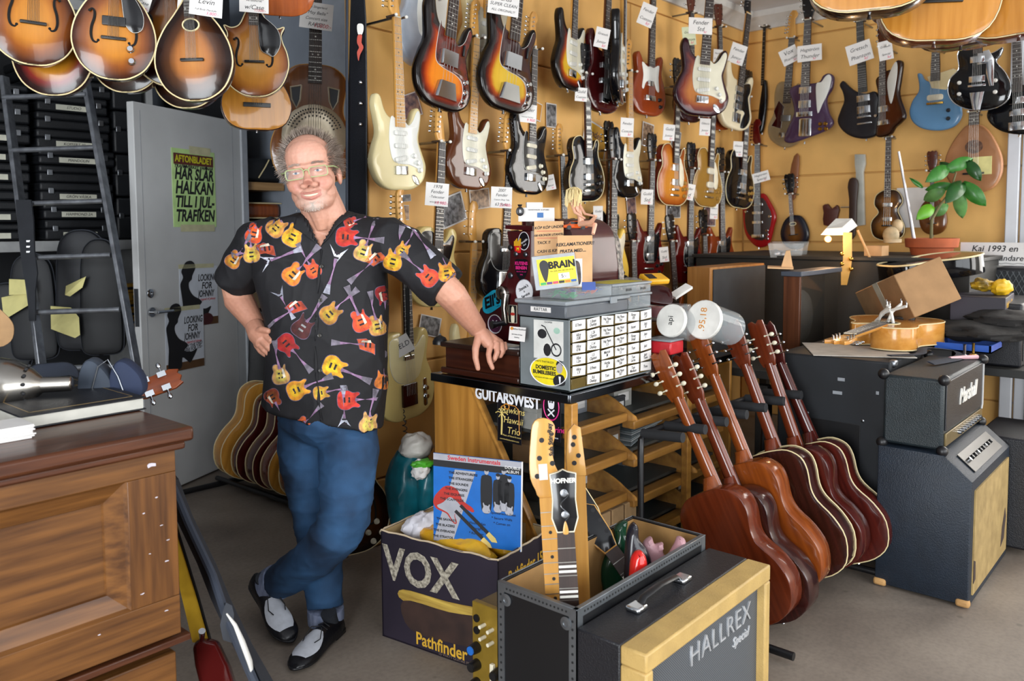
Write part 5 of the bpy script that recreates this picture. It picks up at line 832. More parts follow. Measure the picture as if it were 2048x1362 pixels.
# ---- things leaning on or standing on the register ----
def leaf(name, label, cat, M, w, h, m, texts=(), th=.0015, rim=None):
    o = MB().box((-w / 2, -h / 2, -th), (w / 2, h / 2, 0)).build(name, m, None, M=M); tag(o, label, cat)
    for t in texts: text(t[0], t[1], frame((t[2], t[3], .0004), (1, 0, 0), (0, 1, 0)) @ MX.Rotation(t[5] if len(t) > 5 else 0, 4, 'Z'), t[4], o, shear=.2, bold=t[6] if len(t) > 6 else 0)
    return o
KRA = mat('kraft_card', '#c39a6e', .8, var=.04)
v = V((-.62, -.78, 0)); XD = V((0, 0, 1)).cross(v)
o = leaf('cardboard_sign', 'cardboard sign asking for cash under 100 kronor, CASH IS KING', 'sign', frame(atD(1098, 477, 2.97), XD, UZ), .108, .125, KRA, [('KÖP KÖP UNDER', .0135, 0, .04, INK, .06, .0003), ('100 KRONOR UTANTILL', .0105, 0, .013, INK, .06, .0003), ('TACK !!', .014, -.02, -.015, INK, .06, .0003), ('CASH IS KING', .0145, 0, -.045, INK, .06, .0003)], .003)
for z in (.026, .001): MB().box((-.045, z, .0002), (.045, z + .0015, .0006)).build('underline', REDI, o)
o = leaf('cardboard_sign', 'cardboard sign reading REKLAMATIONER PRATA MED with a bearded photo', 'sign', frame(atD(1150, 523, 2.93), XD, UZ), .128, .185, KRA, [('REKLAMATIONER!!', .0165, 0, .062, INK, .05, .0004), ('PRATA MED....', .0155, -.008, .038, INK, .05, .0004)], .003)
b2 = MB().box((-.028, -.09, .0), (.026, .01, .002)).build('photo', PAPER, o); flat(cr([(-.018, -.08), (.018, -.08), (.02, -.03), (.012, .0), (-.012, .0), (-.02, -.03)], 4), 'printed_face', mat('photo_sepia', '#5a4a44', .6, col2='#1c1614', scale=40), b2, .003)
tb = thing('payment_terminal', 'white card payment terminal with blue card logo on register', 'card terminal', frame(atD(1075, 432, 3.05), XD, UZ))
MB().loft([[V((x * sx, y, z)) for x, y in ((-.06, -.012), (.06, -.012), (.055, .03), (-.055, .03))] for z, sx in ((-.04, 1), (.015, .8))]).build('terminal_body', WHT, tb, bevel=.004); MB().box((-.04, .0, -.02), (.02, .05, 0)).build('receipt_paper', PAPER, tb)
MB().box((-.075, -.02, .016), (.06, .03, .018)).build('price_strip', PAPER, tb); MB().box((-.005, -.006, .0165), (.018, .012, .0195)).build('card_logo', mat('logo_blue', '#1f5f9e', .4), tb); text('HANDMADE GUITARS', .008, frame((0, .022, .0186), (1, 0, 0), (0, 1, 0)), INK, tb)
bb = thing('money_bag_sign', 'small black money-bag sticker card beside the terminal', 'card', frame(atD(1040, 420, 3.0), XD, UZ)); MB().ball((0, -.005, 0), (.015, .017, .003), 14, 8).cyl((0, .012, 0), (0, .02, 0), .006, .009, 10).build('bag_shape', SBK, bb); text('B', .016, frame((0, -.005, .0034), (1, 0, 0), (0, 1, 0)), SWH, bb)
# toy car
tc_ = thing('toy_car', 'small orange toy car on top of the cash register', 'toy car', gframe(atD(1152, 458, 2.98), V((-.62, -.78, 0)), UZ))
MB().plate(cr([(-.04, .004), (.04, .004), (.042, .014), (.022, .018), (.012, .028), (-.012, .028), (-.024, .018), (-.042, .015)], 3), .03, 0, .004).build('car_body', mat('toy_orange', '#d0561c', .3, coat=.5), tc_)
for x in (-.026, .026):
    for y in (0, .03): MB().cyl((x, y - .003, .006), (x, y + .003, .006), .008, n=12).build('wheel', BLK, tc_)
MB().plate(rect(-.02, .018, .018, .026), -.0005, -.0015, 0).build('car_window', BLK, tc_)
# ================= small parts cabinet =================
pcb = thing('parts_cabinet', 'grey steel cabinet of small pick drawers with handwritten labels', 'cabinet', (-3.54, -1.07, .883))
CG = mat('cabinet_grey', '#71787a', .4, var=.04); PX0, PX1, PY0, PY1, PZ0, PZ1 = -3.803, -3.272, -1.19, -.965, .884, 1.137
wbox('cabinet_side', (PX0, PY0, PZ0), (PX0 + .006, PY1, PZ1), CG, pcb, .001); wbox('cabinet_side', (PX1 - .006, PY0, PZ0), (PX1, PY1, PZ1), CG, pcb, .001); wbox('cabinet_top', (PX0, PY0, PZ1 - .006), (PX1, PY1, PZ1), CG, pcb, .001); wbox('cabinet_base', (PX0, PY0, PZ0), (PX1, PY1, PZ0 + .006), CG, pcb, .001); wbox('cabinet_back', (PX0, PY1 - .006, PZ0), (PX1, PY1, PZ1), CG, pcb, .001)
SMK = mat('smoky_drawer_plastic', '#5a4a22', .25, coat=.4, var=.1); cw, chh = (PX1 - PX0 - .012) / 6, (PZ1 - PZ0 - .012) / 6
LB = [['0.7mm', '1.0mm Dunlop', 'Haj Penn 105', 'Haj Penn 10d', 'Finger 105', 'Jazz 2.0'], ['Alice 0.80', '1.26 Clayton', 'Haj Penn 10cm', 'Haj Penn 104', 'Finger', 'Jazz III'], ['Alice 0.96', '1.14 Dunlop', 'Haj Penn 1.5', 'Haj Penn 105', 'Finger Small', 'Jazz I'], ['Alice 1.2m', '1.5 Clayton', 'Marcus M', 'Haj Penn 15', 'Tum', 'Jazz'], ['Alice 1.9', '0.9mm', 'Heriba 50', 'Haj Penn 106', 'Tum Large', 'Jazz Tone'], ['', '0.6 Dunlop', 'Tom', 'Haj Penn 107', 'Tum Medium', 'Tone']]
for r_ in range(6):
    for c_ in range(6):
        x0 = PX0 + .006 + c_ * cw; z0 = PZ0 + .006 + (5 - r_) * chh; d = wbox('drawer', (x0 + .002, PY0 - .004, z0 + .002), (x0 + cw - .002, PY0 + .15, z0 + chh - .003), SMK, pcb, .001)
        if LB[r_][c_]:
            T = MX.Translation(V((x0 + cw / 2, PY0 - .0052, z0 + chh / 2 + .002))) @ MX.Rotation(random.uniform(-.07, .07), 4, 'Y'); lm_ = MB(); lm_.T = T; lm_.box((-cw * .43, -.0006, -chh * .4), (cw * .43, .0006, chh * .42)); lm_.build('drawer_label', PAPER, d)
            w_ = LB[r_][c_].split(' '); L1, L2 = (w_[0] if len(w_) < 3 else ' '.join(w_[:2])), (' '.join(w_[1:]) if len(w_) == 2 else (w_[2] if len(w_) > 2 else ''))
            text(L1 + ('\n' + L2 if L2 else ''), .015, T @ frame((-.004, -.0008, 0), (1, 0, 0), (0, 0, 1)), INK, d, shear=.25, bold=.0003, lh=.8, ext=.0001, sx=.9)
xc = PX0 - .0003
s = sticker(pcb, 'poster_sticker', fX(1097, 680, xc), rect(-.066, -.068, .066, .068), mat('old_sticker_paper', '#cfcfca', .6), [('CHOPPER', .008, 0, .062, INK)])
MB().tube([(.035 + .021 * math.cos(t * .35), -.032 + .021 * math.sin(t * .35), .0016) for t in range(19)], .0028, 4).build('printed_wheel', INK, s); MB().tube([(.035, -.032, .0016), (-.015, .045, .0016), (-.03, .05, .0016)], .0022, 4).build('printed_fork', INK, s); MB().ball((-.028, .02, .001), (.022, .018, .001), 12, 6).build('printed_engine', INK, s); MB().ball((-.005, -.035, .001), (.018, .024, .001), 12, 6).build('printed_figure', INK, s); MB().plate(ell(.038, .035, .014, .011, 14), 0, -.001, 0).build('printed_bubble', mat('print_green', '#9dbfae', .5), s, M=MX.Translation(V((0, 0, .001))) @ MX(((1, 0, 0, 0), (0, 0, 1, 0), (0, -1, 0, 0), (0, 0, 0, 1))))
s = sticker(pcb, 'oval_sticker', fX(1097, 743, xc), ell(0, 0, .082, .05, 32), SYL, [("WHAT'S THAT BUZZ??", .009, -.02, .033, INK), ('DOMESTIC', .0185, -.012, .012, INK, 0, 0, .0007), ('BUMBLEBEES', .0185, -.018, -.006, INK, 0, 0, .0007), ("Let's swarm and make a noise", .007, -.02, -.024, INK)], (SWH, .0022))
flat(cr([(.03, -.045), (.072, -.04), (.07, -.012), (.055, -.004), (.035, -.01), (.022, -.025)], 3), 'printed_suit', INK, s, .0018); flat(ell(.05, .018, .014, .02, 16), 'printed_face', mat('print_grey_face', '#b0a8a8', .5), s, .0019); flat(cr([(.036, .025), (.05, .036), (.064, .026), (.062, .036), (.05, .044), (.038, .037)], 3), 'printed_hair', INK, s, .002); flat([(.046, -.012), (.056, -.012), (.054, -.035), (.05, -.038)], 'printed_shirt', SWH, s, .0021)
# boxes stacked on the cabinet
GP = mat('grey_box_plastic', '#55595f', .35, coat=.2); CLR = mat('clear_plastic', '#c9d2d6', .12, alpha=.26, coat=.3, var=0); LIDG = mat('pale_lid_plastic', '#8d9398', .3, coat=.3, alpha=.85)
rb = thing('organiser_box', 'long grey organiser box with clear lid marked RÄTTAR on the cabinet', 'storage box', (-3.6, -1.07, PZ1))
wbox('box_tray', (-3.815, -1.185, PZ1), (-3.43, -.965, PZ1 + .045), GP, rb, .006); wbox('box_lid', (-3.822, -1.192, PZ1 + .045), (-3.425, -.958, PZ1 + .06), LIDG, rb, .005); wbox('box_label', (-3.8165, -1.12, PZ1 + .018), (-3.815, -1.03, PZ1 + .036), PAPER, rb, 0); wt('RÄTTAR', .016, V((-3.817, -1.075, PZ1 + .027)), RYm, UZ, INK, rb); wbox('lid_latch', (-3.56, -1.197, PZ1 + .035), (-3.52, -1.19, PZ1 + .06), LIDG, rb, .002)
cb = thing('organiser_box', 'clear empty organiser box at the right end of the cabinet top', 'storage box', (-3.34, -1.07, PZ1)); wbox('box_tray', (-3.42, -1.18, PZ1 + .001), (-3.262, -.965, PZ1 + .05), CLR, cb, .005); wbox('box_lid', (-3.424, -1.185, PZ1 + .05), (-3.258, -.96, PZ1 + .06), LIDG, cb, .004)
pb = thing('pick_box', 'clear compartment box of green and orange picks with open yellow-carded lid', 'pick box', (-3.62, -1.08, PZ1 + .06)); z = PZ1 + .0605
wbox('box_tray', (-3.755, -1.18, z), (-3.53, -1.02, z + .04), CLR, pb, .004)
for x, c, n_ in ((-3.715, '#1f9a54', 16), (-3.655, '#5a3aa0', 8), (-3.615, '#d0441f', 10), (-3.575, '#27509e', 8)):
    pk_ = MB()
    for i in range(n_): pk_.T = MX.Translation(V((x + random.uniform(-.02, .02), random.uniform(-1.16, -1.04), z + .006 + random.uniform(0, .02)))) @ MX.Rotation(random.uniform(0, 6), 4, 'Z') @ MX.Rotation(random.uniform(.8, 1.8), 4, 'X'); pk_.plate([(-.012, .012), (.012, .012), (.009, -.004), (0, -.014), (-.009, -.004)], .0012, 0, 0)
    tag(wp(pk_, 'picks', mat('pick' + c, c, .35), pb), kind='stuff')
LM = frame(atD(1113, 545, 2.9), XD, UZ) @ MX.Rotation(.1, 4, 'Z') @ MX.Rotation(-.15, 4, 'X'); lid = MB().box((-.082, -.055, -.004), (.075, .065, 0)).build('box_lid', mat('lid_clear', '#b9bfc4', .15, alpha=.55, coat=.4), pb, M=pb.matrix_world.inverted() @ LM, bevel=.004)
MB().box((-.066, -.04, .0005), (.07, .052, .0015)).build('lid_card', SYL, lid); text('BRAIN', .034, frame((.022, .026, .0018), (1, 0, 0), (0, 1, 0)), INK, lid, bold=.0016, ext=.0002); text('the pick you can not drop', .008, frame((.02, .006, .0018), (1, 0, 0), (0, 1, 0)), INK, lid)
flat(cr([(-.058, .035), (-.042, .048), (-.026, .035), (-.03, 0), (-.042, -.03), (-.054, 0)], 4), 'printed_pick', SBK, lid, .0019); MB().box((.005, -.026, .0016), (.045, -.004, .0022)).build('price_note', PAPER, lid); text('5:-', .018, frame((.024, -.015, .0024), (1, 0, 0), (0, 1, 0)), INK, lid)
for i, c in enumerate(('#3aa35a', '#5a3a7a', '#c0485a', '#222222', '#d07a2a', '#2f5a9e')): MB().box((-.062 + i * .022, -.039, .0016), (-.042 + i * .022, -.03, .002)).build('printed_swatch', mat('swatch' + c, c, .5), lid)
pb2 = thing('pick_box', 'closed clear plastic pick box with yellow card inside on the right', 'pick box', (-3.4, -1.08, PZ1 + .06)); wbox('box_tray', (-3.525, -1.18, z), (-3.262, -1.02, z + .032), CLR, pb2, .004); wbox('box_lid', (-3.528, -1.183, z + .032), (-3.259, -1.017, z + .042), LIDG, pb2, .003); wbox('inner_card', (-3.51, -1.16, z + .0422), (-3.28, -1.04, z + .0426), mat('pale_yellow_card', '#c9bb3a', .5), pb2, 0); wt('BRAIN', .014, V((-3.42, -1.1805, z + .016)), RX, UZ, INK, pb2); wt('BRAIN', .014, V((-3.32, -1.1805, z + .016)), RX, UZ, INK, pb2)
o = MB().box((-.024, -.014, 0), (.024, .014, .004)).build('blue_pack', mat('pack_blue', '#1c3f8a', .4), None, M=frame(atD(1177, 572, 2.85), XD, UZ)); tag(o, 'small blue pick packet standing below the bearded photo', 'packet')
# papers and cards on the chest
s = leaf('business_card', 'white business card with cartoon leaning at the register foot', 'card', frame(atD(1034, 668, 2.9), RYm, V((.15, 0, 1))), .075, .05, PAPER, [('Hellsten Roadmusic', .008, .008, .017, INK), ('Old Guitars & Amps', .006, 0, -.002, INK), ('Göteborg', .006, 0, -.012, INK)]); MB().ball((-.026, .018, 0), (.008, .006, .001), 10, 6).build('printed_cartoon', SOR, s)
for i in range(4): tag(MB().box((-.04, -.05, 0), (.04, .05, .0012)).build('flyer', [PAPER, mat('flyer_grey', '#8f9296', .6), mat('flyer_cream', '#c9c2b0', .6), PAPER][i], None, M=MX.Translation(V((-3.74, -.9 + i * .03, 1.0055 + i * .0014))) @ MX.Rotation(.3 - i * .2, 4, 'Z')), ['white flyer lowest on the cash drawer chest', 'grey flyer second from the bottom on the chest', 'cream flyer third from the bottom on the chest', 'white flyer topmost of the pile on the chest'][i], 'flyer', 'flyers on the cash drawer chest')
bl = thing('desk_bell', 'small black round bell behind the cash drawer chest', 'bell', (-3.78, -.53, .99)); MB().lathe([(.03, 0), (.03, .012), (.022, .026), (.008, .033), (.004, .036)], 18).build('dome', BLK, bl); MB().cyl((0, 0, .034), (0, 0, .042), .004, n=8).build('button', STL, bl)
# doll seated on the register
dl = thing('doll', 'small blonde plastic doll sitting on the cash register', 'doll', atD(1160, 470, 2.95))
SKN = mat('doll_plastic', '#d9a488', .35, coat=.2, var=.02); P = lambda x, y, D=2.96: atD(x, y, D)
wp(MB().tube([P(1163, 448), P(1160, 432), P(1157, 422), P(1152, 410), P(1148, 401)], [.013, .009, .011, .013, .006], 10).tube([P(1143, 405), P(1150, 425, 2.94), P(1170, 437, 2.92)], [.006, .005, .004], 8).tube([P(1158, 407), P(1170, 428, 2.93), P(1190, 432, 2.9)], [.005, .0045, .004], 8).tube([P(1162, 446), P(1190, 450, 2.9), P(1186, 468, 2.88)], [.011, .009, .006], 8).tube([P(1160, 448), P(1182, 445, 2.9), P(1192, 432, 2.87)], [.011, .009, .005], 8).tube([P(1148, 402), P(1149, 394)], [.006, .006], 8).ball(P(1150, 388), (.013, .014, .017)), 'doll_body', SKN, dl)
hr = MB(); hr.ball(P(1148, 384), (.019, .019, .019), 16, 10)
for i in range(60): a = i * 2.4; hr.tube([P(1148, 381) + V((.012 * math.cos(a), .012 * math.sin(a), .01)), P(1148, 388) + V((.03 * math.cos(a), .026 * math.sin(a), random.uniform(-.01, .015))), P(1146, 402) + V((.03 * math.cos(a), .028 * math.sin(a), random.uniform(-.025, .01)))], .0016, 4, False)
tag(wp(hr, 'doll_hair', mat('doll_blonde', '#d5bf88', .5), dl), kind='stuff')
for x, y in ((1147, 387), (1154, 386)): wp(MB().ball(P(x, y, 2.945), (.002, .002, .0016), 8, 6), 'doll_eye', INK, dl)
wp(MB().ball(P(1151, 394, 2.945), (.003, .002, .001), 8, 6), 'doll_mouth', mat('doll_lips', '#b8434a', .4), dl)
# right of the register: tubs, red box, guitar body edge, multimeter
for nm, c, w_, lab in (('api', (1345, 642), 34, 'lying round clear tub with white lid marked api'), ('.95,18', (1410, 640), 40, 'larger lying clear tub with white lid behind the guitar headstocks')):
    p = atD(*c, 3.25); ax = V((-.96, .05, .25)).normalized(); t = thing('plastic_tub', lab, 'tub', p, 'clear tubs lying on the counter'); r_ = w_ * 3.25 / 1650; Q = ax.to_track_quat('Z', 'Y').to_matrix().to_4x4()
    MB().lathe([(r_, 0), (r_, .012), (r_ * .95, .016), (0, .016)], 24, Q).build('lid', WHT, t); MB().lathe([(r_ * .93, 0), (r_ * .9, -.2), (0, -.2)], 24, Q).build('tub_wall', CLR, t); text(nm, r_ * .5, Q @ MX.Translation(V((0, 0, .0165))) @ MX.Rotation(math.pi / 2, 4, 'Z'), INK if nm == 'api' else SOR, t)
p = atD(1328, 690, 3.25); rbx = thing('red_box', 'red plastic box with clear lid behind the pick cabinet', 'storage box', p); MB().box((-.05, -.06, -.03), (.05, .05, .02)).build('box_tray', mat('box_red', '#b3222a', .35, coat=.3), rbx, bevel=.006); MB().box((-.052, -.062, .02), (.052, .052, .028)).build('box_lid', LIDG, rbx, bevel=.004)
p = atD(1318, 618, 3.5); rb2 = thing('red_box', 'clear box holding red parts beside the wooden loudspeaker', 'storage box', p); MB().box((-.1, -.1, -.04), (.1, .08, .02)).build('box_tray', CLR, rb2, bevel=.006); MB().box((-.05, -.09, -.035), (.03, .05, .01)).build('red_parts', mat('box_red', '#b3222a', .35, coat=.3), rb2, bevel=.01)
mm = thing('multimeter', 'yellow handheld multimeter with red leads on a clear bag', 'multimeter', frame(atD(1307, 563, 3.5), V((.9, -.3, 0)), V((.2, .9, .4)))); MB().box((-.06, -.035, 0), (.06, .035, .025)).build('meter_case', mat('meter_yellow', '#d9a01c', .4), mm, bevel=.008); MB().box((-.045, -.02, .025), (-.005, .02, .027)).build('meter_screen', BLK, mm); MB().tube(cr([(-.06, .0, .01), (-.1, -.02, -.02), (-.04, -.05, -.03), (.02, -.06, -.02), (.07, -.03, -.03)], 5, False), .003, 6).build('red_lead', mat('lead_red', '#a3181c', .4), mm)
blob('clear_bag', 'crumpled clear plastic bag left of the multimeter', 'plastic bag', atD(1262, 572, 3.45), (.06, .05, .035), mat('clear_bag', '#9a9590', .2, alpha=.5, coat=.5), 4, .3)
p = atD(1320, 587, 3.35); tag(MB().plate(cr([(-.08, -.04), (.04, -.04), (.055, -.01), (.04, .03), (.0, .04), (-.05, .02)], 4), .03, 0, .006, .03).build('tortoise_pickguard', TORD, None, M=gframe(p, V((-.6, -.6, .5)), V((.3, 0, 1)))), 'dark tortoise archtop pickguard with cream edge on the counter', 'pickguard')
tag(MB().box((-.05, -.02, 0), (.05, .02, .012)).build('white_charger', WHT, None, M=frame(atD(1362, 585, 3.5), V((.8, -.3, .4)), V((.2, .9, .3)))), 'white plastic strip lying beside the wooden loudspeaker', 'plastic strip')
# ================= the man leaning on the counter =================
def evalmesh(mb, voxel, smooth_it, name):
    o = mb.build(name, BLK, None, smooth=0, weld=False)
    r = o.modifiers.new('r', 'REMESH'); r.mode = 'VOXEL'; r.voxel_size = voxel; r.adaptivity = 0
    s = o.modifiers.new('s', 'SMOOTH'); s.iterations = smooth_it; s.factor = .5
    bpy.context.view_layer.update(); dg = bpy.context.evaluated_depsgraph_get(); me = bpy.data.meshes.new_from_object(o.evaluated_get(dg)); old = o.data; bpy.data.objects.remove(o); bpy.data.meshes.remove(old)
    me.name = name; me.materials.clear(); return me
def link(me, name, m, root):
    o = bpy.data.objects.new(name, me); me.materials.append(m); COL.objects.link(o); o.parent = root; o.matrix_local = root.matrix_world.inverted(); me.polygons.foreach_set('use_smooth', [True] * len(me.polygons)); return o
def proj(p):
    q = p - CAM; w_ = q.dot(FWD); return PPX + FPX * q.dot(RT) / w_, PPY - FPX * q.dot(UP) / w_
man = thing('person', 'smiling grey-haired man with green glasses in guitar-print shirt leaning on counter', 'person', (-4.4, -.5, 0))
HM = gframe(atD(636, 421, 2.88), V((-.69, -.725, -.02)), UP * .985 + RT * -.165 - FWD * .02, 1.14, 0)
H = lambda x, y, z: HM @ V((x, y, z))
HR = HM.to_3x3()
b = MB()
def be(c, r): b.ball(H(*c), r, 20, 14, R=HR)
for c_, r_ in (((0, .015, .15), (.077, .094, .083)), ((0, -.028, .16), (.065, .05, .056)), ((0, -.018, .092), (.071, .062, .062)), ((0, -.01, .052), (.069, .066, .046)), ((0, -.028, .03), (.06, .055, .034)), ((0, -.066, .014), (.032, .022, .0185)), ((0, -.06, .047), (.044, .026, .03))): be(c_, r_)
for s in (1, -1):
    be((s * .038, -.052, .08), (.03, .026, .026)); be((s * .036, -.058, .07), (.024, .021, .02)); be((s * .0155, -.09, .0745), (.012, .011, .0098)); be((s * (.08 if s > 0 else .074), .012 if s > 0 else .025, .1), (.009, .021, .033)); be((s * .032, -.0675, .1165), (.0178, .011, .0115))
    b.tube([H(s * .055, -.052, .129), H(s * .032, -.074, .1335), H(0, -.078, .13)], [.0095] * 3, 8)
b.tube([H(0, -.078, .121), H(0, -.095, .097), H(0, -.1055, .081)], [.0105, .0135, .0175], 12)
b.tube([H(-.031, -.077, .0555), H(-.014, -.0885, .0525), H(0, -.0905, .0515), H(.014, -.0885, .0525), H(.031, -.077, .0555)], .0032, 8); b.tube([H(-.024, -.079, .044), H(0, -.089, .0355), H(.024, -.079, .044)], .0045, 8)
A = atD
b.tube([H(0, .012, .06), A(648, 425, 2.925), A(654, 450, 2.95), A(655, 490, 2.97)], [.071, .075, .084, .115], 20); b.tube([H(0, -.03, .02), A(641, 432, 2.87), A(645, 460, 2.875)], [.035, .034, .02], 10)
b.ball(A(655, 540, 2.985), (.15, .15, .2), 24, 16); b.ball(A(643, 495, 2.95), (.1, .085, .12), 24, 16)
b.tube([A(655, 480, 2.98), A(535, 488, 2.98), A(500, 518, 3.0), A(468, 568, 3.05), A(478, 600, 3.04), A(505, 640, 2.99), A(514, 655, 2.97)], [.08, .052, .052, .053, .055, .039, .035], 18)
b.tube([A(655, 480, 2.98), A(745, 482, 2.96), A(820, 517, 2.92), A(885, 572, 2.88), A(905, 592, 2.89), A(942, 640, 2.95), A(956, 658, 2.985)], [.08, .05, .052, .055, .054, .04, .034], 18)
# hand on the chest lid
b.tube([A(954, 656, 2.98), A(966, 672, 2.975), A(980, 688, 2.972)], [.032, .034, .030], 14, flat=.8)
b.tube([A(966, 668, 2.99), A(990, 685, 2.985), A(1002, 688, 3.0)], [.026, .024, .018], 12)
for ch_ in (((982, 686, 2.958, .0125), (977, 709, 2.935, .0105), (979, 722, 2.925, .0098), (985, 736, 2.922, .0085)), ((993, 685, 2.97, .0125), (994, 706, 2.952, .0108), (989, 718, 2.95, .0098), (985, 722, 2.96, .009)), ((1002, 685, 2.985, .0118), (1005, 703, 2.972, .0102), (1001, 712, 2.975, .0094), (996, 713, 2.99, .0085)), ((1008, 684, 3.005, .0105), (1011, 697, 2.998, .0092), (1008, 705, 3.0, .0085), (1003, 706, 3.01, .0075)), ((958, 672, 2.955, .016), (951, 697, 2.93, .0135), (951, 716, 2.92, .0115), (956, 737, 2.918, .0092))):
    b.tube([A(x, y, D) for x, y, D, r in ch_], [r for *_, r in ch_], 12); b.ball(A(*ch_[-1][:3]), ch_[-1][3], 10, 8)
# hand on the hip
b.tube([A(509, 652, 2.960), A(517, 669, 2.925), A(529, 685, 2.895)], [.034, .037, .032], 14)
for ch_ in (((529, 669, 2.890, .0125), (542, 681, 2.865, .011), (551, 691, 2.870, .0095)), ((524, 681, 2.885, .0125), (536, 694, 2.865, .011), (545, 703, 2.870, .0095)), ((518, 687, 2.895, .012), (529, 701, 2.875, .0105), (538, 709, 2.880, .009)), ((512, 689, 2.910, .011), (521, 703, 2.890, .0095), (530, 710, 2.895, .0085)), ((513, 665, 2.910, .015), (524, 659, 2.885, .0125), (537, 662, 2.870, .0105))):
    b.tube([A(x, y, D) for x, y, D, r in ch_], [r for *_, r in ch_], 12); b.ball(A(*ch_[-1][:3]), ch_[-1][3], 10, 8)
me = evalmesh(b, .0029, 7, 'body')
# skin tones stored on the mesh
HI = HM.inverted(); n = len(me.vertices); co = np.empty(n * 3, np.float32); me.vertices.foreach_get('co', co); co = co.reshape(-1, 3); hl = np.c_[co, np.ones(n)] @ np.array(HI).T; hx, hy, hz = hl[:, 0], hl[:, 1], hl[:, 2]
def L3(h): return np.array(lin(h)[:3])
col = np.tile(L3('#c9947c'), (n, 1)); fm = (np.abs(hx) < .1) & (hz > -.03) & (hz < .25) & (np.abs(hy) < .13)
def g3(cx, cy, cz, rx, ry, rz): return np.exp(-(((np.abs(hx) - cx) / rx) ** 2 + ((hy - cy) / ry) ** 2 + ((hz - cz) / rz) ** 2)) * fm
def blend(w_, h):
    global col; w_ = np.clip(w_, 0, 1)[:, None]; col = col * (1 - w_) + L3(h) * w_
blend(fm * .5, '#d4a08c'); blend(g3(.04, -.08, .075, .02, .03, .018) * .7, '#c47a68'); blend(g3(0, -.11, .08, .016, .02, .014) * .7, '#bb7263'); blend(g3(0, -.06, .175, .05, .05, .03) * .5, '#d9a491')
blend(g3(0, -.08, .012, .028, .03, .022) * .75, '#c3b3a8'); blend(g3(.03, -.07, .035, .018, .03, .03) * .45, '#bfa598'); blend(g3(0, -.095, .06, .028, .02, .006) * .5, '#b59a8e')
lip = fm & (np.abs(hx) < .03) & (hy < -.074) & (((np.abs(hz - (.0515 + hx ** 2 * 4.5)) < .003)) | (np.abs(hz - (.0355 + hx ** 2 * 14)) < .0052)); blend(lip * .6, '#b2625c')
blend((co[:, 2] < 1.2) * .5, '#b57d66')
ca = me.color_attributes.new('tint', 'FLOAT_COLOR', 'POINT'); ca.data.foreach_set('color', np.c_[col, np.ones(n)].astype(np.float32).ravel())
def skin():
    m, nn, L, bs = _new('skin'); a = nn.new('ShaderNodeAttribute'); a.attribute_name = 'tint'; tc = nn.new('ShaderNodeTexCoord'); nz = nn.new('ShaderNodeTexNoise'); nz.inputs['Scale'].default_value = 90; nz.inputs['Detail'].default_value = 5; L.new(tc.outputs['Object'], nz.inputs[0])
    r = nn.new('ShaderNodeValToRGB'); L.new(nz.outputs[0], r.inputs[0]); r.color_ramp.elements[0].position = .3; r.color_ramp.elements[0].color = (.80, .72, .70, 1); r.color_ramp.elements[1].position = .65; mx = nn.new('ShaderNodeMixRGB'); mx.blend_type = 'MULTIPLY'; mx.inputs[0].default_value = .45; L.new(a.outputs['Color'], mx.inputs[1]); L.new(r.outputs[0], mx.inputs[2]); L.new(mx.outputs[0], bs.inputs['Base Color'])
    bs.inputs['Roughness'].default_value = .48; bs.inputs['Subsurface Weight'].default_value = .15; bs.inputs['Subsurface Radius'].default_value = (.012, .005, .003); bp = nn.new('ShaderNodeBump'); bp.inputs['Strength'].default_value = .12; bp.inputs['Distance'].default_value = .002; L.new(nz.outputs[0], bp.inputs['Height']); L.new(bp.outputs[0], bs.inputs['Normal']); return m
link(me, 'body', skin(), man)
EYW = mat('eye_white', '#d9d2cc', .2, coat=.6, var=.01)
for s in (1, -1):
    e = MB(); e.ball(H(s * .032, -.0745, .1155), (.0122, .0062, .0046), 16, 10, R=HR); wp(e, 'eyeball', EYW, man)
    e = MB(); e.ball(H(s * .032 - .001, -.0798, .1157), (.0046, .0012, .0046), 14, 8, R=HR); wp(e, 'iris', mat('blue_grey_iris', '#4a5f78', .2, coat=.8), man); e = MB(); e.ball(H(s * .032 - .001, -.0808, .1157), (.002, .0007, .002), 12, 8, R=HR); wp(e, 'pupil', INK, man)
    e = MB(); e.tube([H(s * .018, -.0775, .1165), H(s * .032, -.0828, .1202), H(s * .047, -.073, .1165)], [.0018, .0026, .0018], 6); wp(e, 'eyelid', mat('eyelid_skin', '#b5806c', .5), man)
t_ = MB(); t_.tube([H(-.024, -.0785, .0495), H(-.012, -.0862, .0462), H(0, -.0878, .0452), H(.012, -.0862, .0462), H(.024, -.0785, .0495)], [.002, .0036, .0038, .0036, .002], 8); wp(t_, 'teeth', mat('teeth', '#d8cbb5', .25, coat=.4), man)
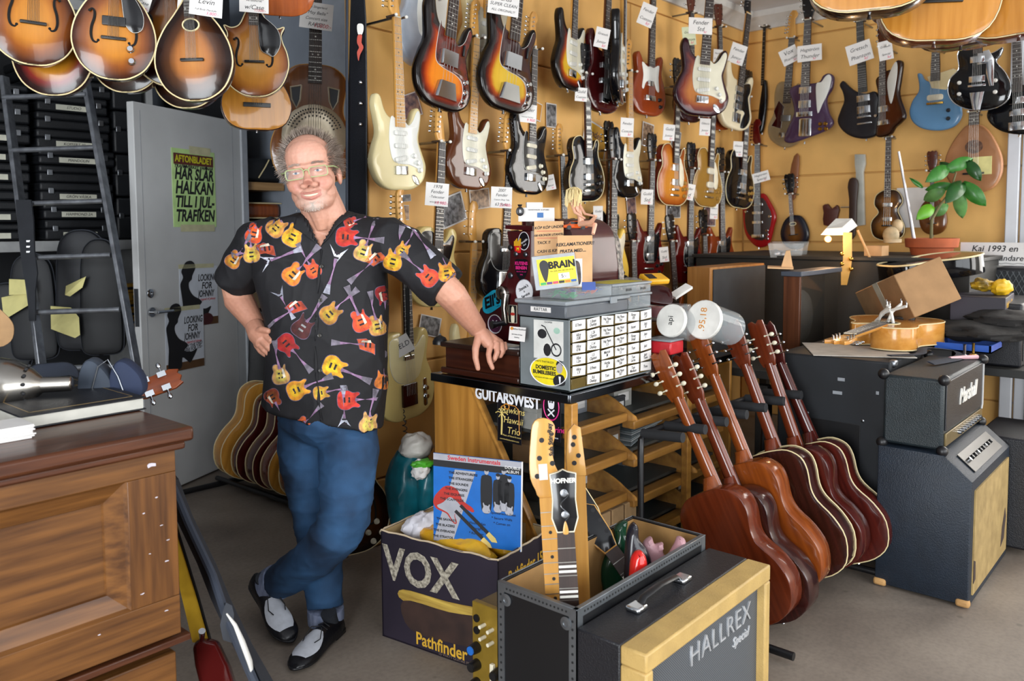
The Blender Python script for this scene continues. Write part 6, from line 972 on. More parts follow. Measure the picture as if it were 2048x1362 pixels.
# hair, brows, goatee: fine strands
def strands(name, roots, m, rad=.0007, parent=None):
    h_ = MB()
    for pts in roots: h_.tube(pts, [rad, rad * .9, rad * .4], 3, False)
    return tag(wp(h_, name, m, man, weld=False), kind='stuff')
HAIR = mat('grey_brown_hair', '#948579', .5, col2='#675950', scale=40); R_ = random.Random(3); rt = []
cap = MB(); cap.ball(H(0, .034, .148), (.079, .085, .082), 24, 16, R=HR); wp(cap, 'hair_base', HAIR, man)
for i in range(5200):
    u = R_.uniform(0, 2 * math.pi); v_ = R_.uniform(-.6, 1); d = V((math.cos(u) * math.sqrt(1 - v_ * v_), math.sin(u) * math.sqrt(1 - v_ * v_), v_))
    p = V((d.x * .079, .02 + d.y * .093, .15 + d.z * .085)); side = abs(p.x) > .052
    if p.z < .085 or p.y < -.05 or (p.y < -.008 and not (abs(p.x) > .058 and p.z > .105 and p.z < .19)) or (not side and p.y < -.022): continue
    top = p.z > .205; ln = R_.uniform(.016, .03) if top else R_.uniform(.014, .034); o_ = V((d.x * (1.0 if side else .35), .25 + d.y * .4, .75 if (top or p.z > .15) else .0)) + V((R_.gauss(0, .25), R_.gauss(0, .25), R_.gauss(0, .25))); o_.normalize()
    p2 = p + (d * .5 + o_ * .5) * ln * .5; p3 = p2 + (o_ + V((0, .4, -.45 if not top else 0))).normalized() * ln * .6; rt.append([H(*p), H(*p2), H(*p3)])
strands('hair', rt, HAIR, .0008)
rt = []
for i in range(170):
    s = R_.choice((1, -1)); x = R_.uniform(.014, .048); p = V((s * x, -.0855 + (x - .02) ** 2 * 14, .1395 + R_.uniform(-.003, .003) - abs(x - .03) * .12)); rt.append([H(*p), H(p.x + s * .004, p.y - .001, p.z + .001), H(p.x + s * .008, p.y + .001, p.z - .0005)])
strands('eyebrows', rt, mat('brow_hair', '#9a887c', .6), .0005); rt = []
for i in range(380):
    a_ = R_.gauss(0, 1) * .013; z = R_.uniform(.001, .027); p = V((a_, -.0885 + abs(a_) * .35 + abs(z - .014) * .25, z)); rt.append([H(*p), H(p.x * 1.03, p.y - .0012, p.z - .002), H(p.x * 1.03, p.y - .001, p.z - .0045)])
strands('goatee', rt, mat('white_beard', '#c9beb4', .6), .00035)
# glasses
GF = mat('green_frames', '#aab884', .25, coat=.6, var=.03); gl = MB(); LENS = mat('lens', '#ffffff', .02, alpha=.07, coat=.3, var=0); yl = -.0985
for s in (1, -1):
    rr = [(s * (.0345) + x, z + .113) for x, z in rrect(-.027, -.0165, .026, .0125, .008, 4)]; gl.tube([H(x, yl + abs(x) * .12, z) for x, z in rr] + [H(rr[0][0], yl + abs(rr[0][0]) * .12, rr[0][1])], .0017, 6, False)
    gl.tube([H(s * .06, yl + .009, .121), H(s * .077, -.065, .121), H(s * .083, -.01, .118), H(s * .084, .015, .112)], [.0022, .0026, .0022, .002], 6); q = MB(); q.add([H(x, yl + abs(x) * .12, z) for x, z in rr], [tuple(range(len(rr)))]); wp(q, 'lens', LENS, man, smooth=0)
gl.tube([H(-.009, yl, .117), H(0, yl - .002, .12), H(.009, yl, .117)], .002, 6); wp(gl, 'glasses_frame', GF, man)
# ---- jeans ----
j = MB()
j.ball(A(650, 830, 2.975), (.165, .165, .11), 24, 14)
j.tube([A(610, 840, 2.985), A(612, 900, 2.975), A(628, 1000, 2.955), A(640, 1090, 2.94), A(647, 1160, 2.905), A(650, 1213, 2.885)], [.098, .102, .088, .074, .066, .062], 24)
j.tube([A(697, 840, 2.965), A(698, 900, 2.92), A(694, 970, 2.86), A(690, 1030, 2.82), A(672, 1070, 2.81), A(625, 1120, 2.85), A(575, 1152, 2.905), A(553, 1164, 2.93)], [.1, .108, .098, .09, .084, .072, .065, .062], 24)
jm = evalmesh(j, .006, 10, 'jeans')
def wrinkle(me, f, amp, st=(1, 1, 1), seed=0):
    me.update(); nn = [v.normal.copy() for v in me.vertices]
    for v, n_ in zip(me.vertices, nn):
        q = V((v.co.x * st[0], v.co.y * st[1], v.co.z * st[2])) * f + V((seed, 0, 0)); k = (1 - abs(NZ.noise(q))) ** 3 - .4 + .5 * NZ.noise(q * .5); v.co += n_ * amp * k
wrinkle(jm, 9, .008, (.6, .6, 1.4), 3); wrinkle(jm, 24, .0025, (.7, .7, 1.3), 9)
def denim():
    m, nn, L, bs = _new('blue_denim'); tc = nn.new('ShaderNodeTexCoord'); a = nn.new('ShaderNodeTexNoise'); a.inputs['Scale'].default_value = 5; a.inputs['Detail'].default_value = 3; w1 = nn.new('ShaderNodeTexNoise'); w1.inputs['Scale'].default_value = 500; mp = nn.new('ShaderNodeMapping'); mp.inputs['Scale'].default_value = (1, 1, .15)
    L.new(tc.outputs['Object'], a.inputs[0]); L.new(tc.outputs['Object'], mp.inputs[0]); L.new(mp.outputs[0], w1.inputs[0]); r = nn.new('ShaderNodeValToRGB'); L.new(a.outputs[0], r.inputs[0]); r.color_ramp.elements[0].position = .36; r.color_ramp.elements[0].color = lin('#10263f'); r.color_ramp.elements[1].position = .72; r.color_ramp.elements[1].color = lin('#315d88')
    r2 = nn.new('ShaderNodeValToRGB'); L.new(w1.outputs[0], r2.inputs[0]); r2.color_ramp.elements[0].color = (.55, .55, .6, 1); mx = nn.new('ShaderNodeMixRGB'); mx.blend_type = 'MULTIPLY'; mx.inputs[0].default_value = .5; L.new(r.outputs[0], mx.inputs[1]); L.new(r2.outputs[0], mx.inputs[2]); L.new(mx.outputs[0], bs.inputs['Base Color']); bs.inputs['Roughness'].default_value = .85; return m
link(jm, 'jeans', denim(), man)
CUF = mat('denim_cuff', '#8088a0', .85, col2='#5c667e', scale=60, stretch=(1, 1, .3))
def cuff(c, ax, r, h): 
    Q = MX.Translation(c) @ ax.to_track_quat('Z', 'Y').to_matrix().to_4x4(); wp(MB().lathe([(r * .9, 0), (r, .002), (r * 1.03, h * .5), (r * 1.02, h - .002), (r * .92, h)], 28, Q, True), 'cuff', CUF, man)
cuff(A(652, 1245, 2.878), V((0, 0, 1)), .0635, .055); cuff(A(539, 1173, 2.95), A(575, 1152, 2.905) - A(548, 1168, 2.935), .064, .05)
# ---- shoes ----
SHB = mat('black_shoe_leather', '#101014', .35, coat=.2, bump=.1, bscale=120); SHW = mat('white_suede', '#b9bcc4', .8, var=.06, scale=30)
def shoe(heel, toe, up, side):
    f = (toe - heel); L_ = f.length; f.normalize(); u = (up - f * up.dot(f)).normalized(); s_ = f.cross(u); T = MX(((f.x, s_.x, u.x, heel.x), (f.y, s_.y, u.y, heel.y), (f.z, s_.z, u.z, heel.z), (0, 0, 0, 1)))
    sec = [(0, .022, .066, 0), (.03, .032, .068, 0), (.15, .036, .07, 0), (.3, .036, .073, 0), (.42, .038, .073, .002), (.55, .044, .064, .004), (.7, .049, .052, .004), (.85, .045, .042, .002), (.95, .032, .034, 0), (1, .012, .022, 0)]
    ring = lambda t, w_, h_, off, g=0: [T @ V((t * L_, off + (w_ + g) * math.cos(a) * (1 if math.sin(a) > 0 else .95), .018 + (h_ - .018 + g) * max(0, math.sin(a)) ** .8 if math.sin(a) >= 0 else .018 + .004 * math.sin(a))) for a in [2 * math.pi * i / 24 for i in range(24)]]
    o = wp(MB().loft([ring(*q) for q in sec]), 'shoe', SHB, man, smooth=60)
    sp = cr([(0, 0.0), (0, .03), (.15 * L_, .036), (.4 * L_, .036), (.6 * L_, .046), (.75 * L_, .05), (.9 * L_, .042), (L_ * 1.015, .012), (L_ * 1.015, -.012), (.9 * L_, -.04), (.75 * L_, -.047), (.6 * L_, -.042), (.4 * L_, -.036), (.15 * L_, -.036), (0, -.03)], 3)
    q = MB(); q.T = T @ MX(((1, 0, 0, 0), (0, 0, 1, 0), (0, 1, 0, 0), (0, 0, 0, 1))); q.plate(sp, .012, .02, .002); wp(q, 'sole', BLK, man); q = MB(); q.T = T; q.box((0, -.032, -.0), (.07, .032, .014)); wp(q, 'heel_block', BLK, man, bevel=.006)
    vr = []
    for t in np.linspace(.46, .88, 9):
        i = max(k for k in range(len(sec)) if sec[k][0] <= t); a0, b0 = sec[i], sec[min(i + 1, len(sec) - 1)]; k = (t - a0[0]) / max(1e-6, b0[0] - a0[0]); w_, h_, of = [a0[m_] + (b0[m_] - a0[m_]) * k for m_ in (1, 2, 3)]; sp_ = math.sin(math.pi * (t - .42) / .52) ** .5 * 1.05
        vr.append([T @ V((t * L_, of + (w_ + .0015) * math.cos(a), .018 + (h_ - .0165) * max(0, math.sin(a)) ** .8)) for a in [math.pi / 2 - sp_ + 2 * sp_ * i2 / 10 for i2 in range(11)]])
    wp(MB().loft(vr, False, False), 'white_vamp', SHW, man)
    lc = MB()
    for i in range(3): t = .34 + i * .05; lc.tube([T @ V((t * L_, -.022, .068 - i * .004)), T @ V((t * L_, 0, .08 - i * .004)), T @ V((t * L_, .022, .068 - i * .004))], .002, 6)
    for s in (1, -1): lc.tube([T @ V((.44 * L_, 0, .08)), T @ V((.5 * L_, s * .02, .085)), T @ V((.6 * L_, s * .03, .062)), T @ V((.68 * L_, s * .022, .06))], .0018, 6)
    wp(lc, 'laces', INK, man); q = MB(); q.T = T; q.tube([(.13 * L_, 0, .03), (.2 * L_, 0, .075), (.23 * L_, 0, .1)], [.026, .026, .028], 16); wp(q, 'sock', mat('dark_sock', '#1c1f26', .9), man)
shoe(V((-4.285, -.512, .0)), V((-4.556, -.632, .0)), UZ, 1)
T2 = V((-4.455, -.47, .006)); H2 = A(512, 1172, 3.0); shoe(H2, T2, V((-.2, -.35, .9)), -1)
# ---- shirt ----
s = MB(); rings = []
for y0, l, r_, th, D in ((424, 596, 702, .075, 2.965), (436, 566, 728, .09, 2.965), (452, 535, 757, .105, 2.965), (480, 514, 772, .122, 2.965), (520, 507, 772, .132, 2.965), (580, 518, 770, .142, 2.965), (650, 535, 772, .15, 2.965), (720, 538, 773, .153, 2.965), (780, 531, 768, .153, 2.965), (828, 523, 764, .15, 2.965)):
    sl = 28 * max(0, (y0 - 700) / 128); c = A((l + r_) / 2, y0, D); hw = (r_ - l) / 2 * D / FPX; cz = -sl * D / FPX
    rings.append([c + _R0 * hw * (abs(math.cos(a)) ** .8) * math.copysign(1, math.cos(a)) + _F0 * th * (abs(math.sin(a)) ** .8) * math.copysign(1, math.sin(a)) + V((0, 0, cz * (abs(math.cos(a)) ** .8) * math.copysign(1, math.cos(a)))) for a in [2 * math.pi * i / 40 for i in range(40)]])
s.loft(rings)
s.tube([A(560, 480, 2.975), A(522, 490, 2.985), A(490, 530, 3.02), A(468, 564, 3.05)], [.085, .092, .088, .076], 24); s.tube([A(720, 478, 2.96), A(772, 482, 2.95), A(830, 522, 2.915), A(892, 575, 2.882)], [.085, .095, .09, .078], 24)
sm = evalmesh(s, .006, 6, 'shirt'); wrinkle(sm, 6, .012, (1, 1, .8), 21); wrinkle(sm, 15, .003, (1.2, 1.2, .6), 5)
# open the neck: a V down the chest
def inpoly(p, poly):
    c = False; j = len(poly) - 1
    for i in range(len(poly)):
        if (poly[i][1] > p[1]) != (poly[j][1] > p[1]) and p[0] < (poly[j][0] - poly[i][0]) * (p[1] - poly[i][1]) / (poly[j][1] - poly[i][1]) + poly[i][0]: c = not c
        j = i
    return c
bm_ = bmesh.new(); bm_.from_mesh(sm); VP = [(598, 400), (607, 424), (640, 494), (672, 440), (694, 400)]
dl_ = [f for f in bm_.faces if (lambda c: inpoly(proj(c), VP) and (c - CAM).dot(_F0) < 2.96)(f.calc_center_median())] + [f for f in bm_.faces if (f.calc_center_median() - A(655, 425, 2.965)).length < .078]
bmesh.ops.delete(bm_, geom=list(set(dl_)), context='FACES'); bm_.to_mesh(sm); bv = BVHTree.FromBMesh(bm_); bm_.free()
SHIRT = mat('black_shirt_cotton', '#0e0d12', .75, var=.1, scale=40, bump=.05, bscale=500); so = link(sm, 'shirt', SHIRT, man); sl_ = so.modifiers.new('cloth', 'SOLIDIFY'); sl_.thickness = .003
def drape(poly, name, m, off, parent, th=0, step=5.0):
    P = [V(p) for p in poly]; n = len(P); x0, x1 = min(p.x for p in P), max(p.x for p in P); y0, y1 = min(p.y for p in P), max(p.y for p in P)
    ins = [V((x, y)) for x in np.arange(x0 + step / 2, x1, step) for y in np.arange(y0 + step / 2, y1, step) if inpoly((x, y), poly)]
    cv, _, cf, *_r = GEO.delaunay_2d_cdt(P + ins, [(i, (i + 1) % n) for i in range(n)], [list(range(n))], 1, 1e-5); vs = []
    for p in cv:
        d = ray(p.x, p.y); h_ = bv.ray_cast(CAM, d)[0]
        vs.append((h_ - d * off) if h_ is not None else None)
    keep = [f for f in cf if all(vs[i] is not None for i in f) and max((vs[f[0]] - vs[f[1]]).length, (vs[f[1]] - vs[f[2]]).length, (vs[f[0]] - vs[f[2]]).length) < .05]
    if not keep: return None
    q = MB(); q.add([v if v is not None else (0, 0, 0) for v in vs], keep); used = sorted({i for f in keep for i in f}); mp = {o: i for i, o in enumerate(used)}; q.v = [q.v[i] for i in used]; q.a = [1.0] * len(used); q.f = [tuple(mp[i] for i in f) for f in q.f]
    o = q.build(name, m, parent, smooth=60, M=MX.Identity(4))
    if th: k = o.modifiers.new('t', 'SOLIDIFY'); k.thickness = th
    return o
MINI = {'lp': (LP, .36), 'es': ([(x * .85, z * .85) for x, z in ES], .38), 'sg': (SG, .36), 'v': ([(-.02, .30), (.02, .30), (.16, 0), (.10, -.03), (0, .16), (-.10, -.03), (-.16, 0)], .30), 'fb': ([(-.08, .3), (.03, .3), (.09, .36), (.14, .36), (.11, .2), (.14, .08), (.02, .04), (-.14, 0), (-.16, .03), (-.09, .18)], .31)}
pm = lambda h: mat('print' + h, h, .75, var=.22, scale=45)
GPR = [('es', 552, 455, 48, '#c98a45', 112), ('es', 585, 473, 62, '#d99a2a', 118), ('lp', 508, 468, 75, '#d04a22', 105), ('fb', 533, 497, 190, '#a8452a', 110), ('es', 692, 474, -5, '#b82a20', 118), ('lp', 727, 503, 70, '#c99a5a', 112), ('v', 673, 512, -105, '#c9ccd6', 120), ('lp', 586, 549, 48, '#d9762a', 120), ('es', 626, 540, 120, '#c94a2a', 95), ('es', 786, 522, 75, '#d99a2a', 112), ('fb', 752, 516, 222, '#b5522a', 112), ('v', 824, 453, -55, '#c9ccd6', 115), ('es', 857, 554, 138, '#c9402a', 112), ('es', 893, 545, 100, '#c9822a', 105),
 ('lp', 722, 643, 112, '#d9482a', 118), ('es', 660, 628, 42, '#b07a30', 115), ('lp', 755, 652, 102, '#c08a48', 110), ('sg', 605, 655, 55, '#4a1c1c', 120), ('es', 573, 688, -48, '#9a1d20', 115), ('lp', 561, 750, 100, '#b58a50', 108), ('fb', 735, 690, 176, '#c0502a', 112), ('es', 667, 733, -22, '#d99a20', 125), ('es', 594, 780, 22, '#d08a20', 118), ('es', 641, 786, 10, '#c08a30', 85), ('es', 695, 800, 2, '#bf3026', 118), ('es', 737, 848, 78, '#d0a060', 110), ('v', 689, 842, 92, '#b9bcca', 110), ('fb', 592, 612, 215, '#a83c22', 108), ('lp', 768, 590, -80, '#8a1d20', 105), ('lp', 601, 852, 45, '#c0562a', 95), ('v', 536, 522, 20, '#c2c4d0', 110), ('sg', 765, 762, 80, '#c9702a', 95), ('lp', 467, 520, 55, '#b5702a', 95), ('es', 503, 508, 95, '#c9984a', 100), ('lp', 545, 795, -60, '#8a3a20', 95), ('v', 560, 590, -60, '#8a8c9a', 85), ('es', 805, 500, 60, '#c98a30', 80), ('lp', 700, 445, 20, '#a8332a', 70)]
NECKC = pm('#8a6a8a'); GPD = pm('#241a22')
for kd, cx_, cy_, ang_, hexc, sc_ in GPR:
    pts, zt = MINI[kd]; a = math.radians(ang_); u = (math.cos(a), -math.sin(a)); v_ = (math.sin(a), math.cos(a)); f2 = lambda x, z: (cx_ + (u[0] * (z - .17) - v_[0] * x * -1) * sc_, cy_ + (u[1] * (z - .17) - v_[1] * x * -1) * sc_)
    big_ = [(x * 1.06, .17 + (z - .17) * 1.06) for x, z in pts]; o = drape([f2(x, z) for x, z in big_[::2] if 1], 'print_outline', pm('#6a5a72'), .0010, so, step=6)
    o = drape([f2(x, z) for x, z in pts[::2]], 'print_body', pm(hexc), .0022, so, step=6)
    if kd in ('lp', 'es'): drape([f2(x * .62, .15 + (z - .17) * .6) for x, z in pts[::2]], 'print_centre', pm('#%02x%02x%02x' % tuple(min(255, int(int(hexc[k:k + 2], 16) * q + p)) for k, q, p in ((1, .95, 8), (3, 1.1, 8), (5, .9, 0)))), .0028, so, step=7)
    drape([f2(x, z) for x, z in rect(-.028, zt - .08, .028, .66)], 'print_neck', NECKC, .0032, so, step=8); drape([f2(x, z) for x, z in ((-.03, .66), (.03, .66), (.06, .82), (-.06, .82))], 'print_headstock', pm('#6d6672') if kd != 'v' else pm('#9a9aa8'), .0034, so, step=8)
    for zz in (.12, .2): drape([f2(x, z) for x, z in rect(-.045, zz - .016, .045, zz + .016)], 'print_pickup', GPD if kd != 'sg' else pm('#8a8a8a'), .0034, so, step=9)
    if kd in ('lp', 'fb'): drape([f2(x, z) for x, z in ((.04, .1), (.09, .12), (.075, .27), (.04, .29))], 'print_guard', pm('#d0c4b0'), .0036, so, step=9)
# collar, placket, pocket edge, buttons
for poly in ([(603, 420), (613, 428), (628, 455), (641, 493), (612, 472), (586, 455), (593, 434)], [(688, 408), (700, 402), (716, 408), (736, 418), (726, 428), (700, 432), (676, 450), (655, 478), (641, 493), (662, 450)]): drape(poly, 'collar', SHIRT, .009, so, .004)
drape([(640, 490), (634, 560), (630, 640), (628, 720), (634, 800), (640, 842), (646, 843), (640, 790), (634, 720), (636, 640), (640, 560), (645, 500)], 'placket', SHIRT, .004, so, .003)
for x, y in ((643, 533), (641, 600), (639, 671), (641, 741)):
    d = ray(x, y); h_ = bv.ray_cast(CAM, d)[0]
    if h_: Q = MX.Translation(h_ - d * .006) @ (-d).to_track_quat('Z', 'Y').to_matrix().to_4x4(); MB().lathe([(.006, 0), (.0065, .002), (.005, .0025), (0, .0015)], 12, Q).build('button', mat('dark_button', '#2a2620', .3, coat=.5), so, M=MX.Identity(4))
# ================= acoustic guitars =================
DRD = cr(mirror([(0, 0), (.09, .004), (.16, .042), (.193, .13), (.176, .21), (.138, .28), (.13, .33), (.142, .40), (.134, .45), (.09, .488), (.03, .498)]), 3)
CLS = cr(mirror([(0, 0), (.08, .004), (.15, .045), (.182, .125), (.165, .20), (.125, .265), (.12, .31), (.138, .38), (.13, .435), (.085, .475), (.03, .485)]), 3)
CUTW = cr([(0, 0), (.09, .004), (.16, .042), (.198, .13), (.178, .21), (.14, .28), (.128, .33), (.13, .375), (.112, .40), (.085, .385), (.06, .36), (.035, .375), (.028, .46), (-.03, .49), (-.09, .485), (-.134, .45), (-.142, .40), (-.13, .33), (-.138, .28), (-.176, .21), (-.193, .13), (-.16, .042), (-.09, .004)], 3)
def wd(n, a, b_, c=.6): return wood(n, a, b_, .22, c, 'Z', 7)
SPR = wd('spruce_top', '#c8893a', '#b5762a'); MHB = wd('mahogany_back', '#6b2c14', '#54200e'); MHO = wd('orange_mahogany_back', '#8a4416', '#6d3210'); RSB = wd('rosewood_back', '#3a1713', '#260e0c'); RDB = wd('red_mahogany_back', '#4f1a14', '#3a110e'); KOA = wd('honey_back', '#c98f3c', '#b0782e')
def acoustic(label, M, out=DRD, top=SPR, side=MHB, t=.1, head='A', nmat=None, bind=None, bindb=None, hmat=None, tun=None, cat='acoustic guitar', group=None, nut=None, **k):
    L_ = max(z for x, z in out); return guitar('acoustic_guitar', label, M, out, top, t=t, r=.003, side=side, joint=L_ - .08, nut=nut or L_ + .35, nw=(.056, .046), nmat=nmat or side, fmat=ROSE, head=head, hmat=hmat or nmat or side, br=(L_ * .28, .15, .025, EBON), hole=k.pop('hole', (0, L_ * .66, .05, .05)), bind=bind, bindb=bindb, tun=tun, cat=cat, group=group, btn=True, **k)
# rack of acoustics in front of the counter, backs towards us
RG = 'acoustic guitars in the floor rack'
rk = [(-3.38, (1405, 985), (1328, 800), CLS, MHB, 'C', IVORY, None, 'brown classical guitar with white tuner buttons nearest in the floor rack'),
      (-3.27, (1445, 985), (1380, 825), CLS, RSB, 'C', IVORY, None, 'dark classical guitar second in the floor rack'),
      (-3.15, (1470, 930), (1395, 735), DRD, MHO, 'A', None, None, 'orange-brown acoustic guitar with round orange sticker in the floor rack'),
      (-2.97, (1530, 905), (1462, 715), DRD, RSB, 'W', None, CREAM, 'dark brown acoustic guitar with cream binding fourth in the floor rack'),
      (-2.83, (1575, 900), (1520, 735), CLS, RDB, 'C', IVORY, None, 'dark red-brown classical guitar fifth in the floor rack'),
      (-2.69, (1608, 890), (1543, 735), DRD, RDB, 'W', None, CREAM, 'red-brown acoustic guitar with cream binding farthest in the floor rack')]
for i, (x, hp, np_, out, side, hd, tn, bd_, lab) in enumerate(rk):
    a, b_ = onX(*hp, x), onX(*np_, x); d = (b_ - a).normalized(); L_ = max(z for _, z in out); M = gframe(a - d * L_, V((1, 0, 0)), d, 1.0)
    g = acoustic(lab, M, out, SPR if hd != 'C' else KOA, side, .092, hd, nmat=MHO if i in (0, 2) else (MHB if i != 5 else RDB), bind=bd_, bindb=bd_, tun=tn or CHR, group=RG, nut=L_ + .34)
    hm_ = MB(); hm_.loft([[V((w * math.cos(t_), -.1 + .02 + dd * max(0, math.sin(t_)), z)) for t_ in [math.pi * k / 8 for k in range(9)]] for z, w, dd in ((L_ - .012, .028, .075), (L_ + .01, .027, .05), (L_ + .04, .026, .022))]); hm_.build('neck_heel', MHO if i in (0, 2) else (MHB if i != 5 else RDB), g)
    if hd == 'C':
        for sx in (1, -1): boxobj('slot', (sx * .016 - .006, -.113, L_ + .34 + .05), (sx * .016 + .006, -.0955, L_ + .34 + .165), INK, g, .002)
    if i == 2: MB().box((.10, .001, .33), (.118, .002, .345)).build('price_sticker', mat('orange_sticker', '#d9562a', .5), g)
rc = thing('guitar_rack', 'black tubular floor rack with rubber-covered fingers holding acoustics', 'guitar rack', (-3.0, -1.45, 0)); RUB = mat('black_rubber_foam', '#1c1d20', .8)
ya, za = -1.235, .675
wp(MB().tube([V((-3.45, -1.26, .06)), V((-3.45, -1.255, .6)), V((-3.44, -1.25, .655)), V((-3.40, -1.245, .675)), V((-2.6, -1.36, .72))], .012, 10), 'top_bar', BLK, rc)
wp(MB().tube([V((-3.45, -1.25, .03)), V((-3.45, -1.85, .03))], .014, 10), 'foot', BLK, rc); wp(MB().tube([V((-2.58, -1.3, .03)), V((-2.58, -1.85, .03))], .014, 10), 'foot', BLK, rc); wp(MB().tube([V((-2.6, -1.36, .72)), V((-2.58, -1.33, .03))], .012, 10), 'rear_upright', BLK, rc); wp(MB().tube([V((-3.45, -1.62, .05)), V((-2.58, -1.66, .06))], .016, 10), 'lower_bar', RUB, rc)
for i in range(7):
    x = -3.42 + i * .133; u = i / 6; p = V((x, -1.245 - .115 * u, .675 + .045 * u)); wp(MB().tube([p, p + V((0, -.17, .012))], [.019, .019], 12), 'rubber_finger', RUB, rc)
# hanging acoustics upper right
HGR = 'acoustic guitars hanging under the ceiling'
for lab, bot, D, s_, side, rot in (('spruce-topped acoustic guitar with dark rim hanging nearest under the ceiling', (1738, 40), 2.75, 1.02, wd('dark_rim', '#2a150c', '#180b07'), .0), ('red mahogany acoustic guitar hanging behind the nearest one', (1825, 62), 3.15, 1.0, RDB, .1), ('honey-topped acoustic guitar hanging lowest in the group', (1862, 96), 3.0, 1.0, MHB, .05), ('dark round-edged resonator guitar with steel rim among hanging acoustics', (1925, 100), 3.35, .98, RSB, -.05), ('brown-topped acoustic guitar hanging second from the right', (1978, 92), 3.6, 1.05, MHB, -.1), ('orange-topped acoustic guitar hanging at the right edge', (2042, 82), 2.95, 1.0, MHB, -.05)):
    p = atD(*bot, D); f_ = CAM - p; f_.z = .25; M = gframe(p, MX.Rotation(rot * 3, 3, 'Z') @ f_, V((0, 0, 1)), s_, rot); acoustic(lab, M, DRD, SPR if 'brown' not in lab else KOA, side, .1, None, bind=CHR if 'steel' in lab else CREAM, group=HGR, nut=.75)
# ================= amplifiers =================
BTX = mat('blue_black_tolex', '#16202c', .5, bump=.25, bscale=240, var=.08); BTX2 = mat('grey_black_tolex', '#1d262a', .5, bump=.25, bscale=240, var=.08); PIP = mat('white_piping', '#a9a9a8', .4)
bt_ = thing('combo_amplifier', 'blue-black slant-top combo amplifier with torn beige grille cloth', 'amplifier', (-2.3, -2.03, 0))
q = MB(); q.T = PXM(-2.64); q.plate([(1.85, .012), (2.19, .012), (2.19, .49), (2.09, .575), (1.85, .575)], .68, 0, .008); wp(q, 'cabinet', BTX, bt_)
GRC = mat('beige_grille_cloth', '#a38a58', .8, col2='#8a7346', scale=18, bump=.1, bscale=300)
wp(MB().box((-2.6, -2.196, .045), (-2.0, -2.19, .45)), 'grille_cloth', GRC, bt_)
for pts in ([(-2.12, .09), (-2.06, .11), (-2.03, .2), (-2.05, .24), (-2.1, .17)], [(-2.6, .09), (-2.57, .1), (-2.575, .17), (-2.6, .18)]): q = MB(); q.plate(pts, -2.195, -2.1972, 0); wp(q, 'cloth_tear', mat('torn_dark', '#3a2c28', .9), bt_)
q = MB(); q.T = MX.Translation(V((0, -2.142, .5345))) @ MX.Rotation(-math.atan2(.085, .1), 4, 'X'); q.T = q.T
cp = frame(V((-2.3, -2.1435, .5335)), RX, V((0, .1, .085))); MB().box((-.24, -.045, 0), (.24, .04, .003)).build('control_panel', mat('panel_grey', '#3a3630', .4, .3), bt_, M=bt_.matrix_world.inverted() @ cp)
for i in range(9): MB().lathe([(.009, .003), (.008, .016), (0, .016)], 12, MX.Translation(V((-.2 + i * .045, 0, 0)))).build('knob', CHR if i % 3 == 0 else BLK, bt_, M=bt_.matrix_world.inverted() @ cp)
for x, y in ((-2.645, -1.87), (-2.645, -2.17)): wp(MB().cbox((x + .012, y, .02), (.03, .05, .03)), 'scuffed_corner', mat('bare_wood', '#b58a55', .8), bt_, bevel=.01)
MA = thing('combo_amplifier', 'black combo amplifier with white script badge standing on the blue amplifier', 'amplifier', (-2.3, -1.98, .58))
wbox('cabinet', (-2.62, -2.08, .585), (-1.98, -1.86, .86), BTX2, MA, .012); wbox('front_baffle', (-2.6, -2.086, .66), (-2.0, -2.08, .85), TOL, MA, .003); wbox('gold_panel', (-2.6, -2.088, .6), (-2.0, -2.08, .65), mat('gold_control', '#7a6a48', .35, .5), MA, .002)
for i in range(9): wp(MB().lathe([(.009, 0), (.008, .014), (0, .014)], 12, MX.Translation(V((-2.42 + i * .043, -2.088, .625))) @ MX.Rotation(math.pi / 2, 4, 'X')), 'knob', CHR, MA)
wt('Marshall', .085, V((-2.27, -2.0875, .76)), RX, UZ, WHT, MA, shear=.3, bold=.002, ext=.003)
wp(MB().tube([V((-2.02, -2.088, .65)), V((-2.005, -2.088, .67)), V((-2.005, -2.088, .845))], .004, 6), 'piping', PIP, MA)
for x in (-2.62, -1.98):
    for y in (-2.08, -1.86):
        for z in (.585, .86): wp(MB().ball((x, y, z), (.022, .022, .022), 10, 8), 'corner_protector', BLK, MA)
M2 = thing('combo_amplifier', 'small black amplifier with gold knobs tucked behind the blue amplifier', 'amplifier', (-1.8, -2.15, 0)); wbox('cabinet', (-1.94, -2.3, .03), (-1.5, -2.05, .52), TOL, M2, .012); wbox('gold_panel', (-1.92, -2.305, .46), (-1.52, -2.3, .5), mat('gold_control', '#7a6a48', .35, .5), M2, .002); wt('Marshall', .07, V((-1.75, -2.306, .4)), RX, UZ, WHT, M2, shear=.3, bold=.002, ext=.003)
for i in range(7): wp(MB().lathe([(.009, 0), (.008, .014), (0, .014)], 10, MX.Translation(V((-1.9 + i * .04, -2.305, .48))) @ MX.Rotation(math.pi / 2, 4, 'X')), 'knob', CHR, M2)
tag(MB().add([V((0, 0, 0)), V((.09, -.03, 0)), V((.1, .01, .006)), V((.05, .02, .002))], [(0, 1, 2, 3)]).build('paper_scrap', mat('yellow_note_paper', '#d6cd8a', .8), None, M=MX.Translation(V((-2.06, -2.02, .579)))), 'pale yellow paper scrap on the blue amplifier', 'paper scrap')
tw = thing('loudspeaker_cabinet', 'large black loudspeaker cabinet with the natural guitar lying on it', 'loudspeaker', (-1.9, -1.6, 0)); CBX = mat('scuffed_black_carpet', '#14171c', .65, var=.15, scale=6)
wbox('cabinet', (-2.45, -1.835, .02), (-1.45, -1.35, .88), CBX, tw, .008); wbox('port_recess', (-2.452, -1.72, .3), (-2.449, -1.5, .6), BLK, tw, .002)
